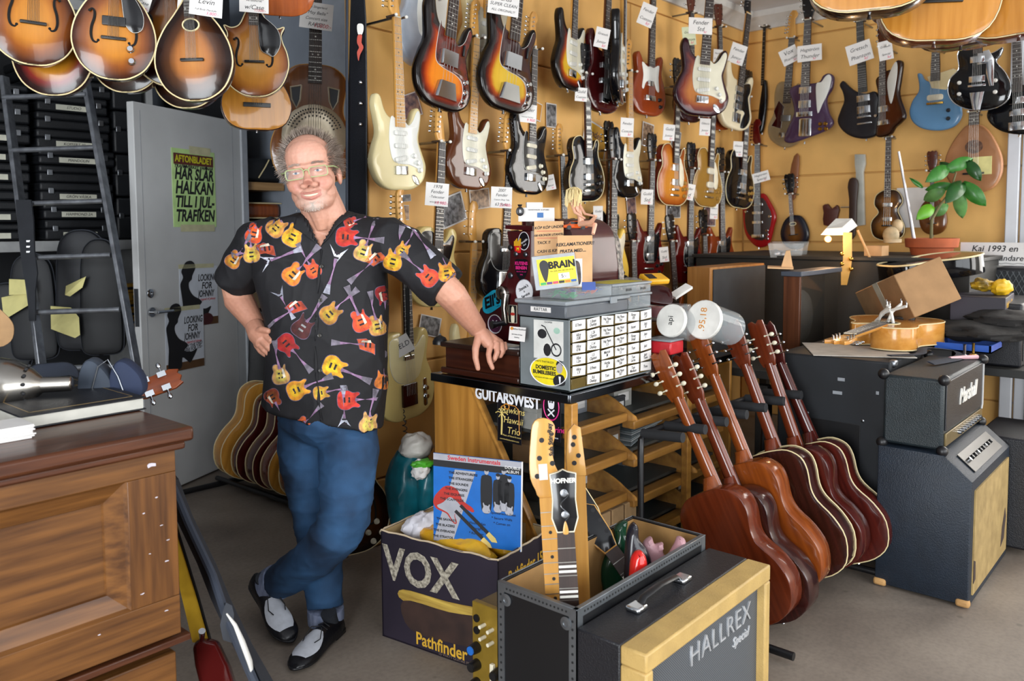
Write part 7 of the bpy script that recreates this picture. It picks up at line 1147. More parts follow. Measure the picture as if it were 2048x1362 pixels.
for y, z in ((-1.73, .62), (-1.49, .62)): wp(MB().ball((-2.452, y, z), (.004, .008, .008), 10, 6), 'bolt', STL, tw)
for y, z, w_ in ((-1.62, .78, .03), (-1.6, .72, .04), (-1.78, .74, .012)): wp(MB().box((-2.4515, y, z), (-2.4495, y - w_, z + .014)), 'tape_scrap', mat('clear_tape', '#9a9ea4', .25), tw)
# natural cutaway guitar lying on the cabinet
NM = gframe(V((-1.64, -1.655, .89)), V((.0, 0, 1)), V((-1, -.06, 0)), 1.09)
NAT = wd('natural_maple', '#c98f45', '#b87c34', .4); ng = acoustic('natural blond cutaway guitar lying flat on the black loudspeaker', NM, CUTW, NAT, NAT, .095, 'W', nmat=NAT, bind=CREAM, bindb=CREAM, nut=.86)
for i, (x, z, dx, dz) in enumerate(((-.03, .33, .0, .02), (.0, .3, .03, -.03), (.03, .34, -.05, -.05), (.05, .3, -.03, -.1))):
    p = NM @ V((x, -.096, z)); c = thing('capo', f"{['upright white', 'leaning white', 'bent white', 'long white'][i]} capo clamp standing in the natural guitar's sound hole", 'capo', p, 'white capos stuck in the natural guitar'); MB().tube([(0, 0, 0), (dx * .6, dz * .5, .05), (dx * 1.6, dz * 1.5, .085)], .007, 8).build('arm', WHT, c); MB().tube([(dx * 1.6, dz * 1.5, .085), (dx * 1.6, dz * 1.5, .1)], .003, 6).build('screw', CHR, c); MB().cbox((dx * 1.6, dz * 1.5, .105), (.016, .004, .01)).build('wing_nut', CHR, c)
tag(MB().box((-.2, -.22, 0), (.2, .2, .003)).build('cloth', mat('pale_cloth', '#b9b2a8', .9), None, M=MX.Translation(V((-2.2, -1.6, .882))) @ MX.Rotation(.5, 4, 'Z')), 'pale cloth spread under the natural guitar', 'cloth')
st = thing('guitar_strap', 'dark blue strap with silver buckle coiled by the natural guitar', 'strap', (-2.1, -1.85, .87)); wp(MB().tube(cr([V((-2.35, -1.80, .895)), V((-2.2, -1.88, .893)), V((-2.05, -1.86, .9)), V((-1.9, -1.95, .875)), V((-2.05, -2.0, .87)), V((-2.3, -1.95, .872))], 6, False), .02, 6, flat=.15), 'strap_band', mat('navy_cloth', '#1b2230', .8), st); wp(MB().cbox((-2.4, -1.83, .87), (.05, .03, .03)), 'buckle', STL, st, bevel=.008)
for i, p in enumerate(((-1.95, -2.0), (-1.88, -2.02))): t = thing('tuner_key', ['chrome tuner peg standing on the script-badge amplifier', 'brass tuner peg beside the chrome one'][i], 'tuner peg', (p[0], p[1], .862), 'tuner pegs on the amplifier'); MB().lathe([(.018, 0), (.016, .006), (.006, .01), (.006, .05), (.008, .055)], 12).build('peg_post', CHR if i == 0 else GOLDM, t)
tag(MB().tube([(0, 0, 0), (.07, -.03, .0), (.13, -.08, 0)], [.009, .008, .01], 8).build('pink_marker', mat('pale_pink_plastic', '#c79aa0', .4), None, M=MX.Translation(V((-2.12, -1.98, .871)))), 'pale pink stick lying on the script-badge amplifier', 'stick')
tray = thing('blue_tray', 'bright blue plastic tray behind the natural guitar', 'tray', onZ(1935, 697, .87)); MB().box((-.12, -.12, 0), (.12, .12, .006)).build('tray_base', mat('bright_blue', '#1d4fa8', .4), tray)
for lo, hi in (((-.12, -.12, 0), (-.112, .12, .035)), ((.112, -.12, 0), (.12, .12, .035)), ((-.12, -.12, 0), (.12, -.112, .035)), ((-.12, .112, 0), (.12, .12, .035))): MB().box(lo, hi).build('tray_wall', mat('bright_blue', '#1d4fa8', .4), tray)
# ---- bench behind, loudspeakers and clutter on it ----
bn = thing('work_bench', 'dark work bench behind the counter loaded with speakers and parts', 'bench', (-1.3, -.8, 0)); DKW = mat('dark_bench_paint', '#22211f', .6)
wbox('bench_top', (-2.42, -1.32, .74), (-.12, -.22, .78), DKW, bn); wbox('bench_top', (-1.42, -2.35, .70), (-.12, -1.33, .74), DKW, bn)
for x, y in ((-2.4, -.3), (-.2, -.3), (-2.4, -1.28), (-.2, -1.28), (-.2, -2.3), (-1.38, -2.3)): wbox('bench_leg', (x, y, 0), (x + .06, y + .06, .705), DKW, bn)
sk = thing('storage_cabinet', 'low dark cabinet on the bench under the plant and lamp', 'cabinet', (-.6, -1.0, .78)); wbox('cabinet_body', (-1.2, -1.85, .782), (-.12, -.25, 1.25), DKW, sk); wbox('cabinet_top', (-1.22, -1.87, 1.25), (-.11, -.23, 1.27), DKW, sk)
s1 = thing('loudspeaker', 'flat loudspeaker with oak sides and charcoal grille cloth', 'loudspeaker', (-1.9, -.8, .78)); wbox('speaker_case', (-2.2, -.875, .782), (-1.55, -.745, 1.24), wood('oak_case', '#9a6a36', '#845626', .45, .1, 'Z', 6), s1); wbox('grille_cloth', (-2.17, -.882, .8), (-1.55, -.875, 1.228), mat('charcoal_cloth', '#2c2e31', .9, bump=.1, bscale=400), s1)
s2 = thing('loudspeaker', 'smoky plexiglass speaker with walnut side and blue-grey lid', 'loudspeaker', (-1.7, -1.25, .78)); wbox('side_panel', (-2.05, -1.285, .782), (-2.03, -1.2, 1.2), wood('walnut_side', '#5f3620', '#472615', .4, .2, 'Z', 6), s2); wbox('lid', (-2.06, -1.295, 1.2), (-1.5, -1.19, 1.225), mat('blue_grey_lid', '#3c424d', .5), s2); wbox('back_panel', (-2.03, -1.21, .782), (-1.52, -1.2, 1.2), BLK, s2); wbox('plexi_front', (-2.03, -1.285, .79), (-1.52, -1.28, 1.2), mat('smoky_plexi', '#4a463f', .05, alpha=.3, var=0), s2)
wp(MB().lathe([(.14, 0), (.13, .02), (.05, .06), (.03, .07), (0, .06)], 24, MX.Translation(V((-1.85, -1.212, .98))) @ MX.Rotation(math.pi / 2, 4, 'X') @ MX.Diagonal((1, 1, .7, 1))), 'speaker_cone', mat('grey_cone', '#55534f', .6), s2)
def rz(deg): return MX.Rotation(math.radians(deg), 4, 'Z')
cbx = thing('cardboard_box', 'tilted brown cardboard box with white tape on the bench', 'cardboard box', MX.Translation(atD(1808, 592, 4.15)) @ rz(38) @ MX.Rotation(math.radians(14), 4, 'Y') @ MX.Rotation(math.radians(-22), 4, 'X')); CB2 = mat('brown_carton', '#9a7650', .85, var=.05)
MB().box((-.27, -.12, -.11), (.25, .12, .11)).build('carton', CB2, cbx, bevel=.004); MB().box((-.06, -.122, -.111), (.0, .122, .112)).build('tape', mat('pale_tape', '#b9b7a6', .3, alpha=.9), cbx); MB().box((.1, -.2, .1), (.28, -.12, .104)).build('flap', CB2, cbx)
bgx = thing('acoustic_guitar', 'black glossy acoustic guitar lying on its back on the bench', 'acoustic guitar', gframe(atD(1945, 540, 4.5), V((-.1, .1, 1)), V((-.72, .68, .03)), 1)); MB().plate(DRD, 0, -.1, .004, .04).build('body', BLKL, bgx); MB().tube([(p[0], -.098, p[1]) for p in DRD] + [(DRD[0][0], -.098, DRD[0][1])], .005, 6, False).build('binding', CREAM, bgx)
# small carton printed like the big one, yellow gloves, black cloth
vb = thing('amplifier_carton', 'small dark printed carton with white bar marks on the bench', 'carton', MX.Translation(atD(1965, 612, 4.2)) @ rz(5)); MB().box((-.2, -.12, -.06), (.2, .12, .06)).build('carton', CBK, vb, bevel=.003); text('Pathfinder 15R', .045, frame((-.03, -.121, .02), (1, 0, 0), (0, 0, 1)), GOLDP, vb)
for i in range(5): MB().box((.201, -.1 + i * .03, -.03), (.202, -.085 + i * .03, -.02 + .015 * i)).build('bar_mark', WHT, vb)
blob('work_glove', 'yellow work glove lying left on the small carton', 'glove', atD(1965, 570, 4.2), (.07, .05, .03), mat('glove_yellow', '#c9a01c', .6, col2='#2a2416', scale=14), 6, .35); blob('work_glove', 'bright yellow glove standing right on the small carton', 'glove', atD(2003, 575, 4.15), (.055, .05, .04), mat('bright_glove', '#d9ac1c', .5), 8, .25)
for i, (px, py, r_) in enumerate((((1960), 660, (.26, .2, .05)), (2010, 640, (.18, .16, .05)))): blob('black_cloth', ['heap of black cloth beside the natural guitar', 'upper fold of black cloth by the right edge'][i], 'cloth', atD(px, py, 4.0), r_, mat('black_cloth', '#1b1918', .9, bump=.3, bscale=30), 11 + i, .3)
for nm, x0, x1, z0, z1, y, lab in (('a', -1.35, -.75, .742, 1.06, -2.12, 'black amplifier cabinet at the right edge behind the script-badge amplifier'), ):
    o = thing('amplifier_cabinet', lab, 'amplifier', (x0, y, z0)); wbox('cabinet', (x0, y, z0), (x1, y + .3, z1), TOL, o, .012); wbox('grille', (x0 + .03, y - .004, z0 + .03), (x1 - .03, y, z1 - .03), mat('dark_grille', '#191a1c', .8), o)
ga = thing('amplifier', 'amplifier with black diamond-weave grille below the handwritten sign', 'amplifier', (-.35, -1.95, .742)); wbox('cabinet', (-.55, -2.3, .742), (-.2, -1.62, 1.2), TOL, ga, .012); wbox('grille', (-.556, -2.28, .96), (-.55, -1.65, 1.18), mat('diamond_grille', '#24272a', .7), ga); wbox('white_trim', (-.558, -2.28, .93), (-.55, -1.65, .945), WHT, ga)
dg_ = MB()
for i in range(34):
    for s in (1, -1): y0 = -2.28 + i * .03; P = [V((-.558, y0, .96)), V((-.558, y0 + s * .11, 1.18))]; dg_.tube(P, .0018, 4) if -2.28 <= P[1].y <= -1.65 and y0 <= -1.65 else None
tag(wp(dg_, 'grille_weave', mat('weave_grey', '#5b5f62', .6), ga), kind='stuff')
sgn = leaf('handwritten_sign', 'white handwritten cardboard sign at the right edge under the window', 'sign', frame(onX(2000, 508, -.5), RYm, UZ), .42, .135, PAPER, [('Kai 1993 en', .05, -.03, .03, INK, 0, .0006), ('all elständare', .045, .0, -.025, INK, 0, .0006)], .003)
MB().tube([(-.17 + i * .02, -.055 + .003 * math.sin(i * 2), .001) for i in range(18)], .0012, 4).build('wavy_underline', INK, sgn)
# plant
pl = thing('potted_plant', 'large-leaved green plant in terracotta pot on the bench', 'plant', MX.Translation(onX(1863, 496, -.62)) @ MX.Scale(1.15, 4)); TER = mat('terracotta', '#a5522e', .8, var=.06); B0 = pl.matrix_world.translation; PD = (B0 - CAM).dot(_F0)
MB().lathe([(.085, -.1), (.105, -.0), (.125, .005), (.13, .05), (.118, .052), (.11, .0)], 28).build('pot', TER, pl); wp(MB().tube([A(1862, 490, PD), A(1863, 440, PD), A(1880, 410, PD), A(1900, 385, PD), A(1912, 345, PD)], [.01, .009, .008, .007, .005], 8), 'stem', mat('plant_stem', '#5f5a34', .7), pl)
LG = mat('leaf_green', '#2f6b24', .4, coat=.2, var=.12, scale=20); LG2 = mat('leaf_green_light', '#5c8a4c', .45, coat=.2, var=.1, scale=20); LG3 = mat('leaf_green_dark', '#1d4a1c', .4, coat=.3, var=.1, scale=20)
for b0, tip, w_, m_, dd in (((1895, 335), (1850, 365), 24, LG, -.05), ((1890, 340), (1945, 318), 22, LG, .02), ((1935, 322), (1962, 362), 20, LG3, -.05), ((1925, 365), (1972, 412), 26, LG, -.06), ((1925, 365), (1890, 408), 26, LG3, -.1), ((1915, 375), (1925, 436), 22, LG2, .05), ((1905, 370), (1850, 380), 18, LG, .08), ((1890, 380), (1848, 400), 22, LG2, .1), ((1865, 412), (1832, 440), 22, mat('leaf_fresh', '#5b9a1c', .4), -.02), ((1895, 408), (1868, 432), 18, LG2, .05), ((1845, 375), (1818, 355), 8, LG, 0), ((1910, 345), (1880, 325), 14, LG3, .06)):
    p0, p1 = A(*b0, PD), A(*tip, PD + dd); d = p1 - p0; sd = d.cross(ray(*b0)).normalized(); n_ = d.cross(sd).normalized(); hw = w_ * PD / FPX / 2 * 1.15; v = []; f = []
    for i in range(9):
        t = i / 8; wv = hw * math.sin(math.pi * min(1, t * .93 + .07)) ** .75 if i < 8 else .001; c = p0 + d * t + n_ * (.02 * math.sin(math.pi * t)); v += [c - sd * wv + n_ * .008, c, c + sd * wv + n_ * .008]
    for i in range(8): f += [(3 * i, 3 * i + 1, 3 * i + 4, 3 * i + 3), (3 * i + 1, 3 * i + 2, 3 * i + 5, 3 * i + 4)]
    q = MB(); q.add(v, f); o = wp(q, 'leaf', m_, pl); k = o.modifiers.new('t', 'SOLIDIFY'); k.thickness = .002
# lamp, lit neck, tub and other bench bits
lp_ = thing('desk_lamp', 'small bench lamp with white angular shade switched on', 'lamp', A(1680, 500, 4.6)); Dl = 4.6
wp(MB().loft([[A(1641, 470, Dl - .08), A(1690, 470, Dl - .08), A(1715, 452, Dl + .12), A(1668, 452, Dl + .12)], [A(1652, 457, Dl - .06), A(1684, 455, Dl - .06), A(1704, 437, Dl + .1), A(1672, 437, Dl + .1)]]), 'shade', WHT, lp_, smooth=0); wp(MB().tube([A(1715, 460, Dl + .1), A(1733, 500, Dl + .1), A(1752, 545, Dl + .1)], .007, 8), 'lamp_arm', CARD, lp_); wp(MB().ball(A(1656, 478, Dl - .02), .018, 10, 8), 'bulb', mat('lit_bulb', '#ff8a4a', .5, emit=14), lp_)
pl_ = bpy.data.lights.new('bench_lamp_light', 'POINT'); pl_.energy = 5; pl_.color = (1, .62, .3); pl_.shadow_soft_size = .02; po = bpy.data.objects.new('bench_lamp_light', pl_); COL.objects.link(po); po.location = A(1672, 480, Dl - .1)
nk = thing('guitar_neck', 'pale maple neck standing lit by the bench lamp', 'guitar neck', A(1690, 570, 4.5)); wp(MB().loft([[A(x - w_, y, 4.5), A(x + w_, y, 4.5), A(x + w_, y, 4.53), A(x - w_, y, 4.53)] for x, y, w_ in ((1695, 465, 9), (1695, 520, 9), (1692, 535, 10), (1688, 570, 6))]), 'shaft', mat('lamplit_maple', '#e0a850', .4), nk)  # brighter, warmer maple: the lamp's glow is put into the colour
for i in range(4): wp(MB().ball(A(1684 + (i % 2) * 18, 508 + i * 10, 4.49), .012, 8, 6), 'tuner', GOLDM, nk)
tb_ = thing('plastic_tub', 'clear plastic tub of small parts behind the walnut-sided speaker', 'tub', A(1575, 505, 5.1)); wp(MB().loft([[A(x, y, D) for x, y, D in ((1536 + k_, yy, 5.0), (1608 - k_, yy, 5.0), (1618 - k_, yy - 4, 5.25), (1545 + k_, yy - 4, 5.25))] for yy, k_ in ((515, 5), (487, 0))], True), 'tub_wall', CLR, tb_); wp(MB().ball(A(1552, 508, 5.1), .03, 10, 8).ball(A(1566, 509, 5.1), .022, 10, 8), 'small_parts', STL, tb_)
wd_ = thing('wooden_wedge', 'small wooden stand with upright wedge on the speaker lid', 'stand', A(1570, 538, 4.14)); wp(MB().loft([[A(1535, 537, 4.10), A(1587, 539, 4.10), A(1587, 536, 4.2), A(1535, 534, 4.2)], [A(1535, 534, 4.10), A(1587, 536, 4.10), A(1587, 533, 4.2), A(1535, 531, 4.2)]]), 'base_board', KRA, wd_); wp(MB().loft([[A(1562, 535, 4.14), A(1586, 537, 4.14), A(1586, 535, 4.17), A(1562, 533, 4.17)], [A(1572, 502, 4.14), A(1580, 501, 4.14), A(1580, 500, 4.16), A(1572, 501, 4.16)]]), 'wedge', KRA, wd_)
an = thing('antenna', 'thin silver telescopic antenna standing in front of the violin-shaped bass', 'antenna', A(1830, 480, 5.0)); wp(MB().tube([A(1832, 505, 5.0), A(1820, 430, 5.0), A(1797, 303, 5.0)], [.012, .009, .007], 8), 'rod', mat('silver_rod', '#b5b3b8', .3, .7), an); wp(MB().cbox(A(1832, 508, 5.0), (.04, .04, .03)), 'antenna_foot', BLK, an)
fg = thing('figurine', 'small pale figurine bust on a wooden block by the antenna', 'figurine', A(1785, 500, 4.8)); wp(MB().ball(A(1782, 470, 4.8), (.045, .045, .05)).ball(A(1795, 452, 4.82), (.035, .03, .04)).cyl(A(1785, 485, 4.8), A(1785, 478, 4.8), .05), 'figure', mat('pale_plaster', '#b9a07c', .6, col2='#8a7a5a', scale=18), fg); wp(MB().box(A(1762, 560, 4.85), A(1762, 560, 4.85) + V((.13, .1, .2))), 'wooden_block', KRA, fg)
ls = thing('lap_steel', 'pale grey lap steel guitar standing upright against the far wall', 'lap steel', onB(1722, 450, .06)); o_ = gframe(onB(1727, 455, .02), V((-1, 0, 0)), UZ); MB().plate(traced(o_, [(1712, 309), (1732, 309), (1733, 328), (1729, 345), (1732, 450), (1716, 452), (1714, 345), (1712, 330)], 0), 0, -.03, .004).build('body', mat('pearl_grey', '#a9aaa2', .4), ls, M=ls.matrix_world.inverted() @ o_)
dc = thing('carved_ornament', 'dark red carved dragon ornament on the far wall ledge', 'ornament', onB(1662, 450, .02)); o_ = gframe(onB(1662, 450, .02), V((-1, 0, 0)), UZ); MB().plate(traced(o_, [(1650, 450), (1650, 425), (1648, 412), (1658, 408), (1666, 418), (1676, 410), (1681, 420), (1676, 440), (1680, 452)], 2), 0, -.03, .004).build('carving', mat('carved_red', '#4a1c12', .5), dc, M=dc.matrix_world.inverted() @ o_)
for lab, pts, c in (('small dark mandolin headstock pegged above the bench lamp', [(1700, 400), (1697, 375), (1701, 358), (1712, 356), (1718, 368), (1715, 400), (1712, 470), (1700, 470)], '#2c1710'), ('long brown paddle headstock hung left of the lap steel', [(1581, 352), (1590, 312), (1600, 312), (1598, 352), (1592, 395), (1584, 395)], '#7a4a2a')):
    o_ = gframe(onB(pts[0][0], pts[0][1], .09), V((-1, 0, 0)), UZ); t = thing('instrument_neck', lab, 'instrument neck', o_); MB().plate(traced(o_, pts, 2), 0, -.02, .003).build('headstock', mat('neckwood' + c, c, .4), t); MB().cyl((.03, -.01, -.05), (-.06, -.01, -.05), .004, n=6).build('tuner', CHR, t)
po_ = leaf('poster', 'small white poster with bold letters behind the violin-shaped bass', 'poster', frame(onB(1835, 415, .02), RYm, UZ), .27, .27, PAPER, [('LL', .07, .08, .07, INK, 0, .002), ('EYS', .03, .09, .0, INK)])
# ================= mandolins hanging upper left =================
def half(h): return cr(mirror(h), 4)
MAN = half([(0, 0), (.05, .008), (.098, .045), (.125, .11), (.12, .175), (.093, .235), (.06, .28), (.032, .32), (.018, .34)])
TWO = half([(0, 0), (.05, .008), (.098, .045), (.125, .11), (.122, .165), (.105, .21), (.1, .24), (.112, .27), (.085, .262), (.055, .275), (.032, .32), (.018, .34)])
MG = 'mandolins hanging in front of the storage shelf'; DKS = wd('dark_side', '#3a1a10', '#26100a'); MSI = wd('maple_side', '#8a4a1c', '#6d3612')
def mandolin(label, bot, ctr_h, D, out=MAN, bm=BMN, fh=(.062, .165, .9), roll=0, kf=.97, tailm=CHR, side=DKS, guard=None, hole=None, pk=(), knobs=(), t=.045, px=None):
    p = atD(*bot, D); q = atD(bot[0], bot[1] - ctr_h, D); s_ = (q - p).length / .34; v = CAM - p; v.z = .12; M = gframe(p, MX.Rotation(kf, 3, 'Z') @ v, V((0, 0, 1)), s_, roll)
    g = guitar('mandolin', label, M, out, bm, t=t, r=.004, grid=.022, dome=.012, domeb=.01, side=side, joint=.27, nut=.45, nfr=14, nw=(.035, .03), nmat=MSI, fmat=ROSE, head='G', hmat=BGD, br=(.13, .075, .01, EBON), nstr=8, cat='mandolin', group=MG, bind=CREAM, fh=fh, hole=hole, guard=guard, gmat=BGD, gy=-.062, pk=pk, knobs=knobs, btn=False)
    MB().loft([[V((x, y, z)) for x, z in ((-.017 * w_, 0), (.017 * w_, 0))] + [V((x, y + .003, z)) for x, z in ((.017 * w_, 0), (-.017 * w_, 0))] for y, z, w_ in ((-.02, -.004, .9), (-.05, -.002, 1), (-.055, .02, 1), (-.058, .055, .9))]).build('tailpiece', tailm, g, smooth=60)
    return g
mandolin('brown sunburst mandolin with f-holes at the far left', (66, 135), 213, 2.62, roll=.05, kf=.0)
mandolin('cherry sunburst mandolin hanging behind the far-left mandolin', (118, 195), 205, 2.75, bm=BRD, fh=None, kf=-.35)
mandolin('brown electric mandolin with black pickguard and pickup', (230, 164), 208, 2.66, bm=BMN, roll=.05, kf=-.1, guard=cr([(.02, .3), (.05, .28), (.085, .22), (.085, .17), (.06, .155), (.04, .17), (.03, .2)], 4), pk=[(0, .185, .07, .03, 0, BLK)], knobs=[(.05, .1, CHR), (.055, .06, CHR)])
mandolin('dark sunburst mandolin half hidden behind the electric mandolin', (265, 189), 195, 2.85, bm=BMD, kf=-.4, fh=None)
mandolin('oval-hole mandolin with dark worn sunburst top', (400, 206), 206, 2.7, bm=BMD, fh=None, hole=(0, .245, .024, .018), kf=-.3, roll=-.03, tailm=GOLDM)
mandolin('dark mandolin with f-holes behind the oval-hole mandolin', (352, 178), 215, 2.85, bm=burst('red_black_burst', [(0, '#160a08'), (.2, '#2c0f0a'), (.5, '#a0601e'), (1, '#c08428')]), kf=-.15)
mandolin('low round-bodied mandolin hidden below the oval-hole mandolin', (385, 220), 195, 2.95, bm=BMD, fh=None, kf=-.4)
mandolin('honey two-point mandolin with dark guard and silver tailpiece', (514, 197), 176, 3.15, TWO, burst('honey_mandolin_burst', [(0, '#5c2c12'), (.1, '#8a4e1e'), (.35, '#c07f35'), (1, '#d29a4a')]), kf=-.1, guard=cr([(.02, .32), (.04, .3), (.088, .255), (.098, .2), (.075, .155), (.05, .16), (.022, .19)], 4))
p = atD(512, 262, 3.5); acoustic('amber archtop guitar hanging behind the two-point mandolin', gframe(p, (CAM - p) + V((.4, 0, .3)), UZ, .72), DRD, wd('amber_top', '#b57a2c', '#a06a24'), MHO, .09, None, nut=.8, bind=EBON)
p = atD(560, 32, 3.3); acoustic('orange acoustic guitar whose bottom edge shows at the top', gframe(p, (CAM - p), UZ, .7), DRD, wd('orange_top', '#a8541e', '#8f4416'), MHO, .09, None, nut=.8)
# resonator guitar
p = atD(628, 365, 4.05); RM = gframe(p, (CAM - p) * V((1, 1, 0)), atD(632, 0, 4.05) - p, 1.12); rs = acoustic('brown resonator guitar with chrome cover plate behind the man\'s head', RM, cr(mirror([(0, 0), (.09, .004), (.155, .042), (.178, .13), (.165, .2), (.125, .27), (.118, .32), (.13, .40), (.122, .445), (.08, .48), (.03, .49)]), 3), wd('walnut_top', '#6f4220', '#5a3418'), MHB, .085, None, nmat=MHB, bind=mat('tan_binding', '#a5783a', .4), nut=.9, hole=(0, -.5, .001, .001), brw=False)
MB().lathe([(.135, 0), (.13, .004), (.1, .014), (.06, .012), (.0, .016)], 36, MX.Translation(V((0, -.085, .19))) @ MX.Rotation(math.pi / 2, 4, 'X')).build('cover_plate', mat('aged_chrome', '#cdbfa6', .2, .65, var=.06), rs)
vh = MB()
for r_, n_ in ((.115, 26), (.1, 20), (.085, 14)):
    for i in range(n_): a = math.pi * (.12 + .76 * i / (n_ - 1)); vh.ball((r_ * math.cos(a), -.092 - (.135 - r_) * .25, .19 + r_ * math.sin(a)), (.0035, .001, .0035), 6, 5)
tag(vh.build('vent_holes', INK, rs), kind='stuff')
for sx in (1, -1):
    pts = [(sx * .055, .40), (sx * .1, .39), (sx * .095, .34), (sx * .075, .305), (sx * .06, .34)]; MB().plate(pts, -.084, -.0865, 0).build('sound_vent', mat('dark_mesh', '#26282c', .6), rs); MB().tube([(x, -.087, z) for x, z in pts + pts[:1]], .004, 6).build('vent_rim', mat('aged_chrome', '#b5a48c', .12, 1, var=.06), rs)
# black strap bag by the end of the ochre wall
sb = thing('gig_bag', 'tall black gig bag with skull and flame print hung at wall end', 'gig bag', onY(712, 580, -.06)); wp(MB().loft([[A(x0, y, 3.6), A(x1, y, 3.54), A(x1, y, 3.62), A(x0, y, 3.75)] for x0, x1, y in ((703, 727, -40), (700, 733, 40), (696, 735, 200), (692, 735, 400), (692, 733, 560), (700, 728, 590))]), 'bag', LEA, sb, bevel=.008); wp(MB().tube([A(694, y, 3.57) for y in (-20, 200, 400, 560)], .006, 6), 'zip', mat('bag_edge', '#2b313d', .7), sb)
for y in (165, 207, 249): wp(MB().ball(A(721, y, 3.535), (.009, .009, .009), 10, 8), 'stud', CHR, sb)
for pts, m_ in (([(714, 52), (718, 47), (726, 49), (727, 60), (723, 70), (716, 68)], WHT), ([(716, 70), (724, 70), (723, 85), (727, 95), (720, 110), (717, 122), (714, 105), (718, 95), (714, 85)], mat('flame_red', '#b53a20', .5))): q = MB(); q.add([A(x, y, 3.538) for x, y in cr(pts, 3)], [tuple(range(len(pts) * 3))]); wp(q, 'printed_skull' if m_ is WHT else 'printed_flame', m_, sb, smooth=0)
# ---- ladder ----
ld = thing('ladder', 'worn aluminium ladder leaning on the storage shelf', 'ladder', (-4.5, 1.1, 0)); ALU = mat('worn_aluminium', '#8f9298', .35, .8, var=.15, scale=20)
Lp = lambda x, y: A(x, y, 3.72 + (760 - y) * .00085)
for a, b_ in (((0, 150), (82, 790)), ((163, 150), (278, 800))): wp(MB().loft([[Lp(x - 4, y), Lp(x + 5, y), Lp(x + 5, y) + _F0 * .06, Lp(x - 4, y) + _F0 * .06] for x, y in (a, b_)]), 'rail', ALU, ld, bevel=.004)
for y, xl, xr in ((192, 6, 172), (298, 20, 188), (405, 33, 206), (513, 46, 222), (622, 60, 240), (735, 74, 262)): wp(MB().tube([Lp(xl, y + 3), Lp(xr, y - 3)], .013, 10), 'rung', ALU, ld)
sp_ = thing('guitar_strap', 'black leather strap with buckle slots hanging from the ladder', 'strap', Lp(62, 400)); wp(MB().loft([[Lp(x - w_, y) - _F0 * .04, Lp(x + w_, y) - _F0 * .04, Lp(x + w_, y) - _F0 * .03, Lp(x - w_, y) - _F0 * .03] for x, y, w_ in ((56, 400, 15), (60, 440, 16), (64, 500, 14), (70, 545, 14), (72, 580, 8), (74, 640, 6))]), 'strap_band', mat('strap_leather', '#26282d', .5), sp_)
for y in (482, 493, 503): wp(MB().cbox(Lp(67, y) - _F0 * .042, (.02, .006, .008)), 'slot', CHR, sp_)
# ---- cases on the shelf ----
CASE = mat('case_black', '#121418', .5, bump=.2, bscale=200); CGS = 'instrument cases stacked on the storage shelf'; TAPE = mat('label_tape', '#c9c8b8', .7)
wh = ['lowest', 'second', 'third', 'fourth', 'fifth', 'sixth', 'seventh', 'eighth', 'ninth', 'tenth']
def case(lab, x0, x1, y0, z0, h, L_=.55, txt='', side=0):
    o = thing('instrument_case', lab, 'case', ((x0 + x1) / 2, y0, z0), CGS); w_ = (x1 - x0) / 2; MB().box((-w_, 0, 0), (w_, L_, h * .55)).build('case_base', CASE, o, bevel=.012); MB().box((-w_, 0, h * .56), (w_, L_, h)).build('case_lid', CASE, o, bevel=.012)
    for sx in (-1, 1): MB().cbox((sx * w_ * .72, -.004, h * .56), (.03, .008, .035)).build('latch', STL, o, bevel=.003)
    if txt: MB().box((-w_ * .5, -.0022, h * .12), (w_ * .5, -.001, h * .12 + .03)).build('label_tape', TAPE, o); text(txt, .022, frame((0, -.003, h * .12 + .015), (1, 0, 0), (0, 0, 1)), INK, o, shear=.25)
    return o
TX = ['ÄGARE C J FRANK 800', 'HAMMOND 2A', 'GRÖN VÄSKA', '', 'MANDOLIN', 'KOFFERT XL', '', 'STUDIO', '', 'LEVIN']
z = 1.395
for i, h in enumerate((.12, .1, .11, .1, .09, .11, .1, .1, .1, .12)): case(f'black instrument case with latches, {wh[i]} in the stack behind the ladder', -4.27 + R_.uniform(-.01, .02), -3.86 + R_.uniform(-.02, .01), 2.17 + R_.uniform(0, .03), z, h - .004, txt=TX[i]); z += h
z = 1.395
for i, h in enumerate((.1, .12, .1, .11, .1, .11, .12, .1)): case(f'black instrument case, {wh[i]} in the stack at the left edge', -4.78 + R_.uniform(0, .03), -4.31 + R_.uniform(-.02, 0), 2.15 + R_.uniform(0, .04), z, h - .004, txt=['Wilson', 'Guild', '', 'Selmer', 'Guild stereo', 'G3 Bass', '', ''][i]); z += h
for i in range(4): case(f'{["lowest", "second", "third", "topmost"][i]} narrow case standing beside the door edge on the shelf', -3.845, -3.66, 2.2, 1.395 + i * .26, .25, txt='')
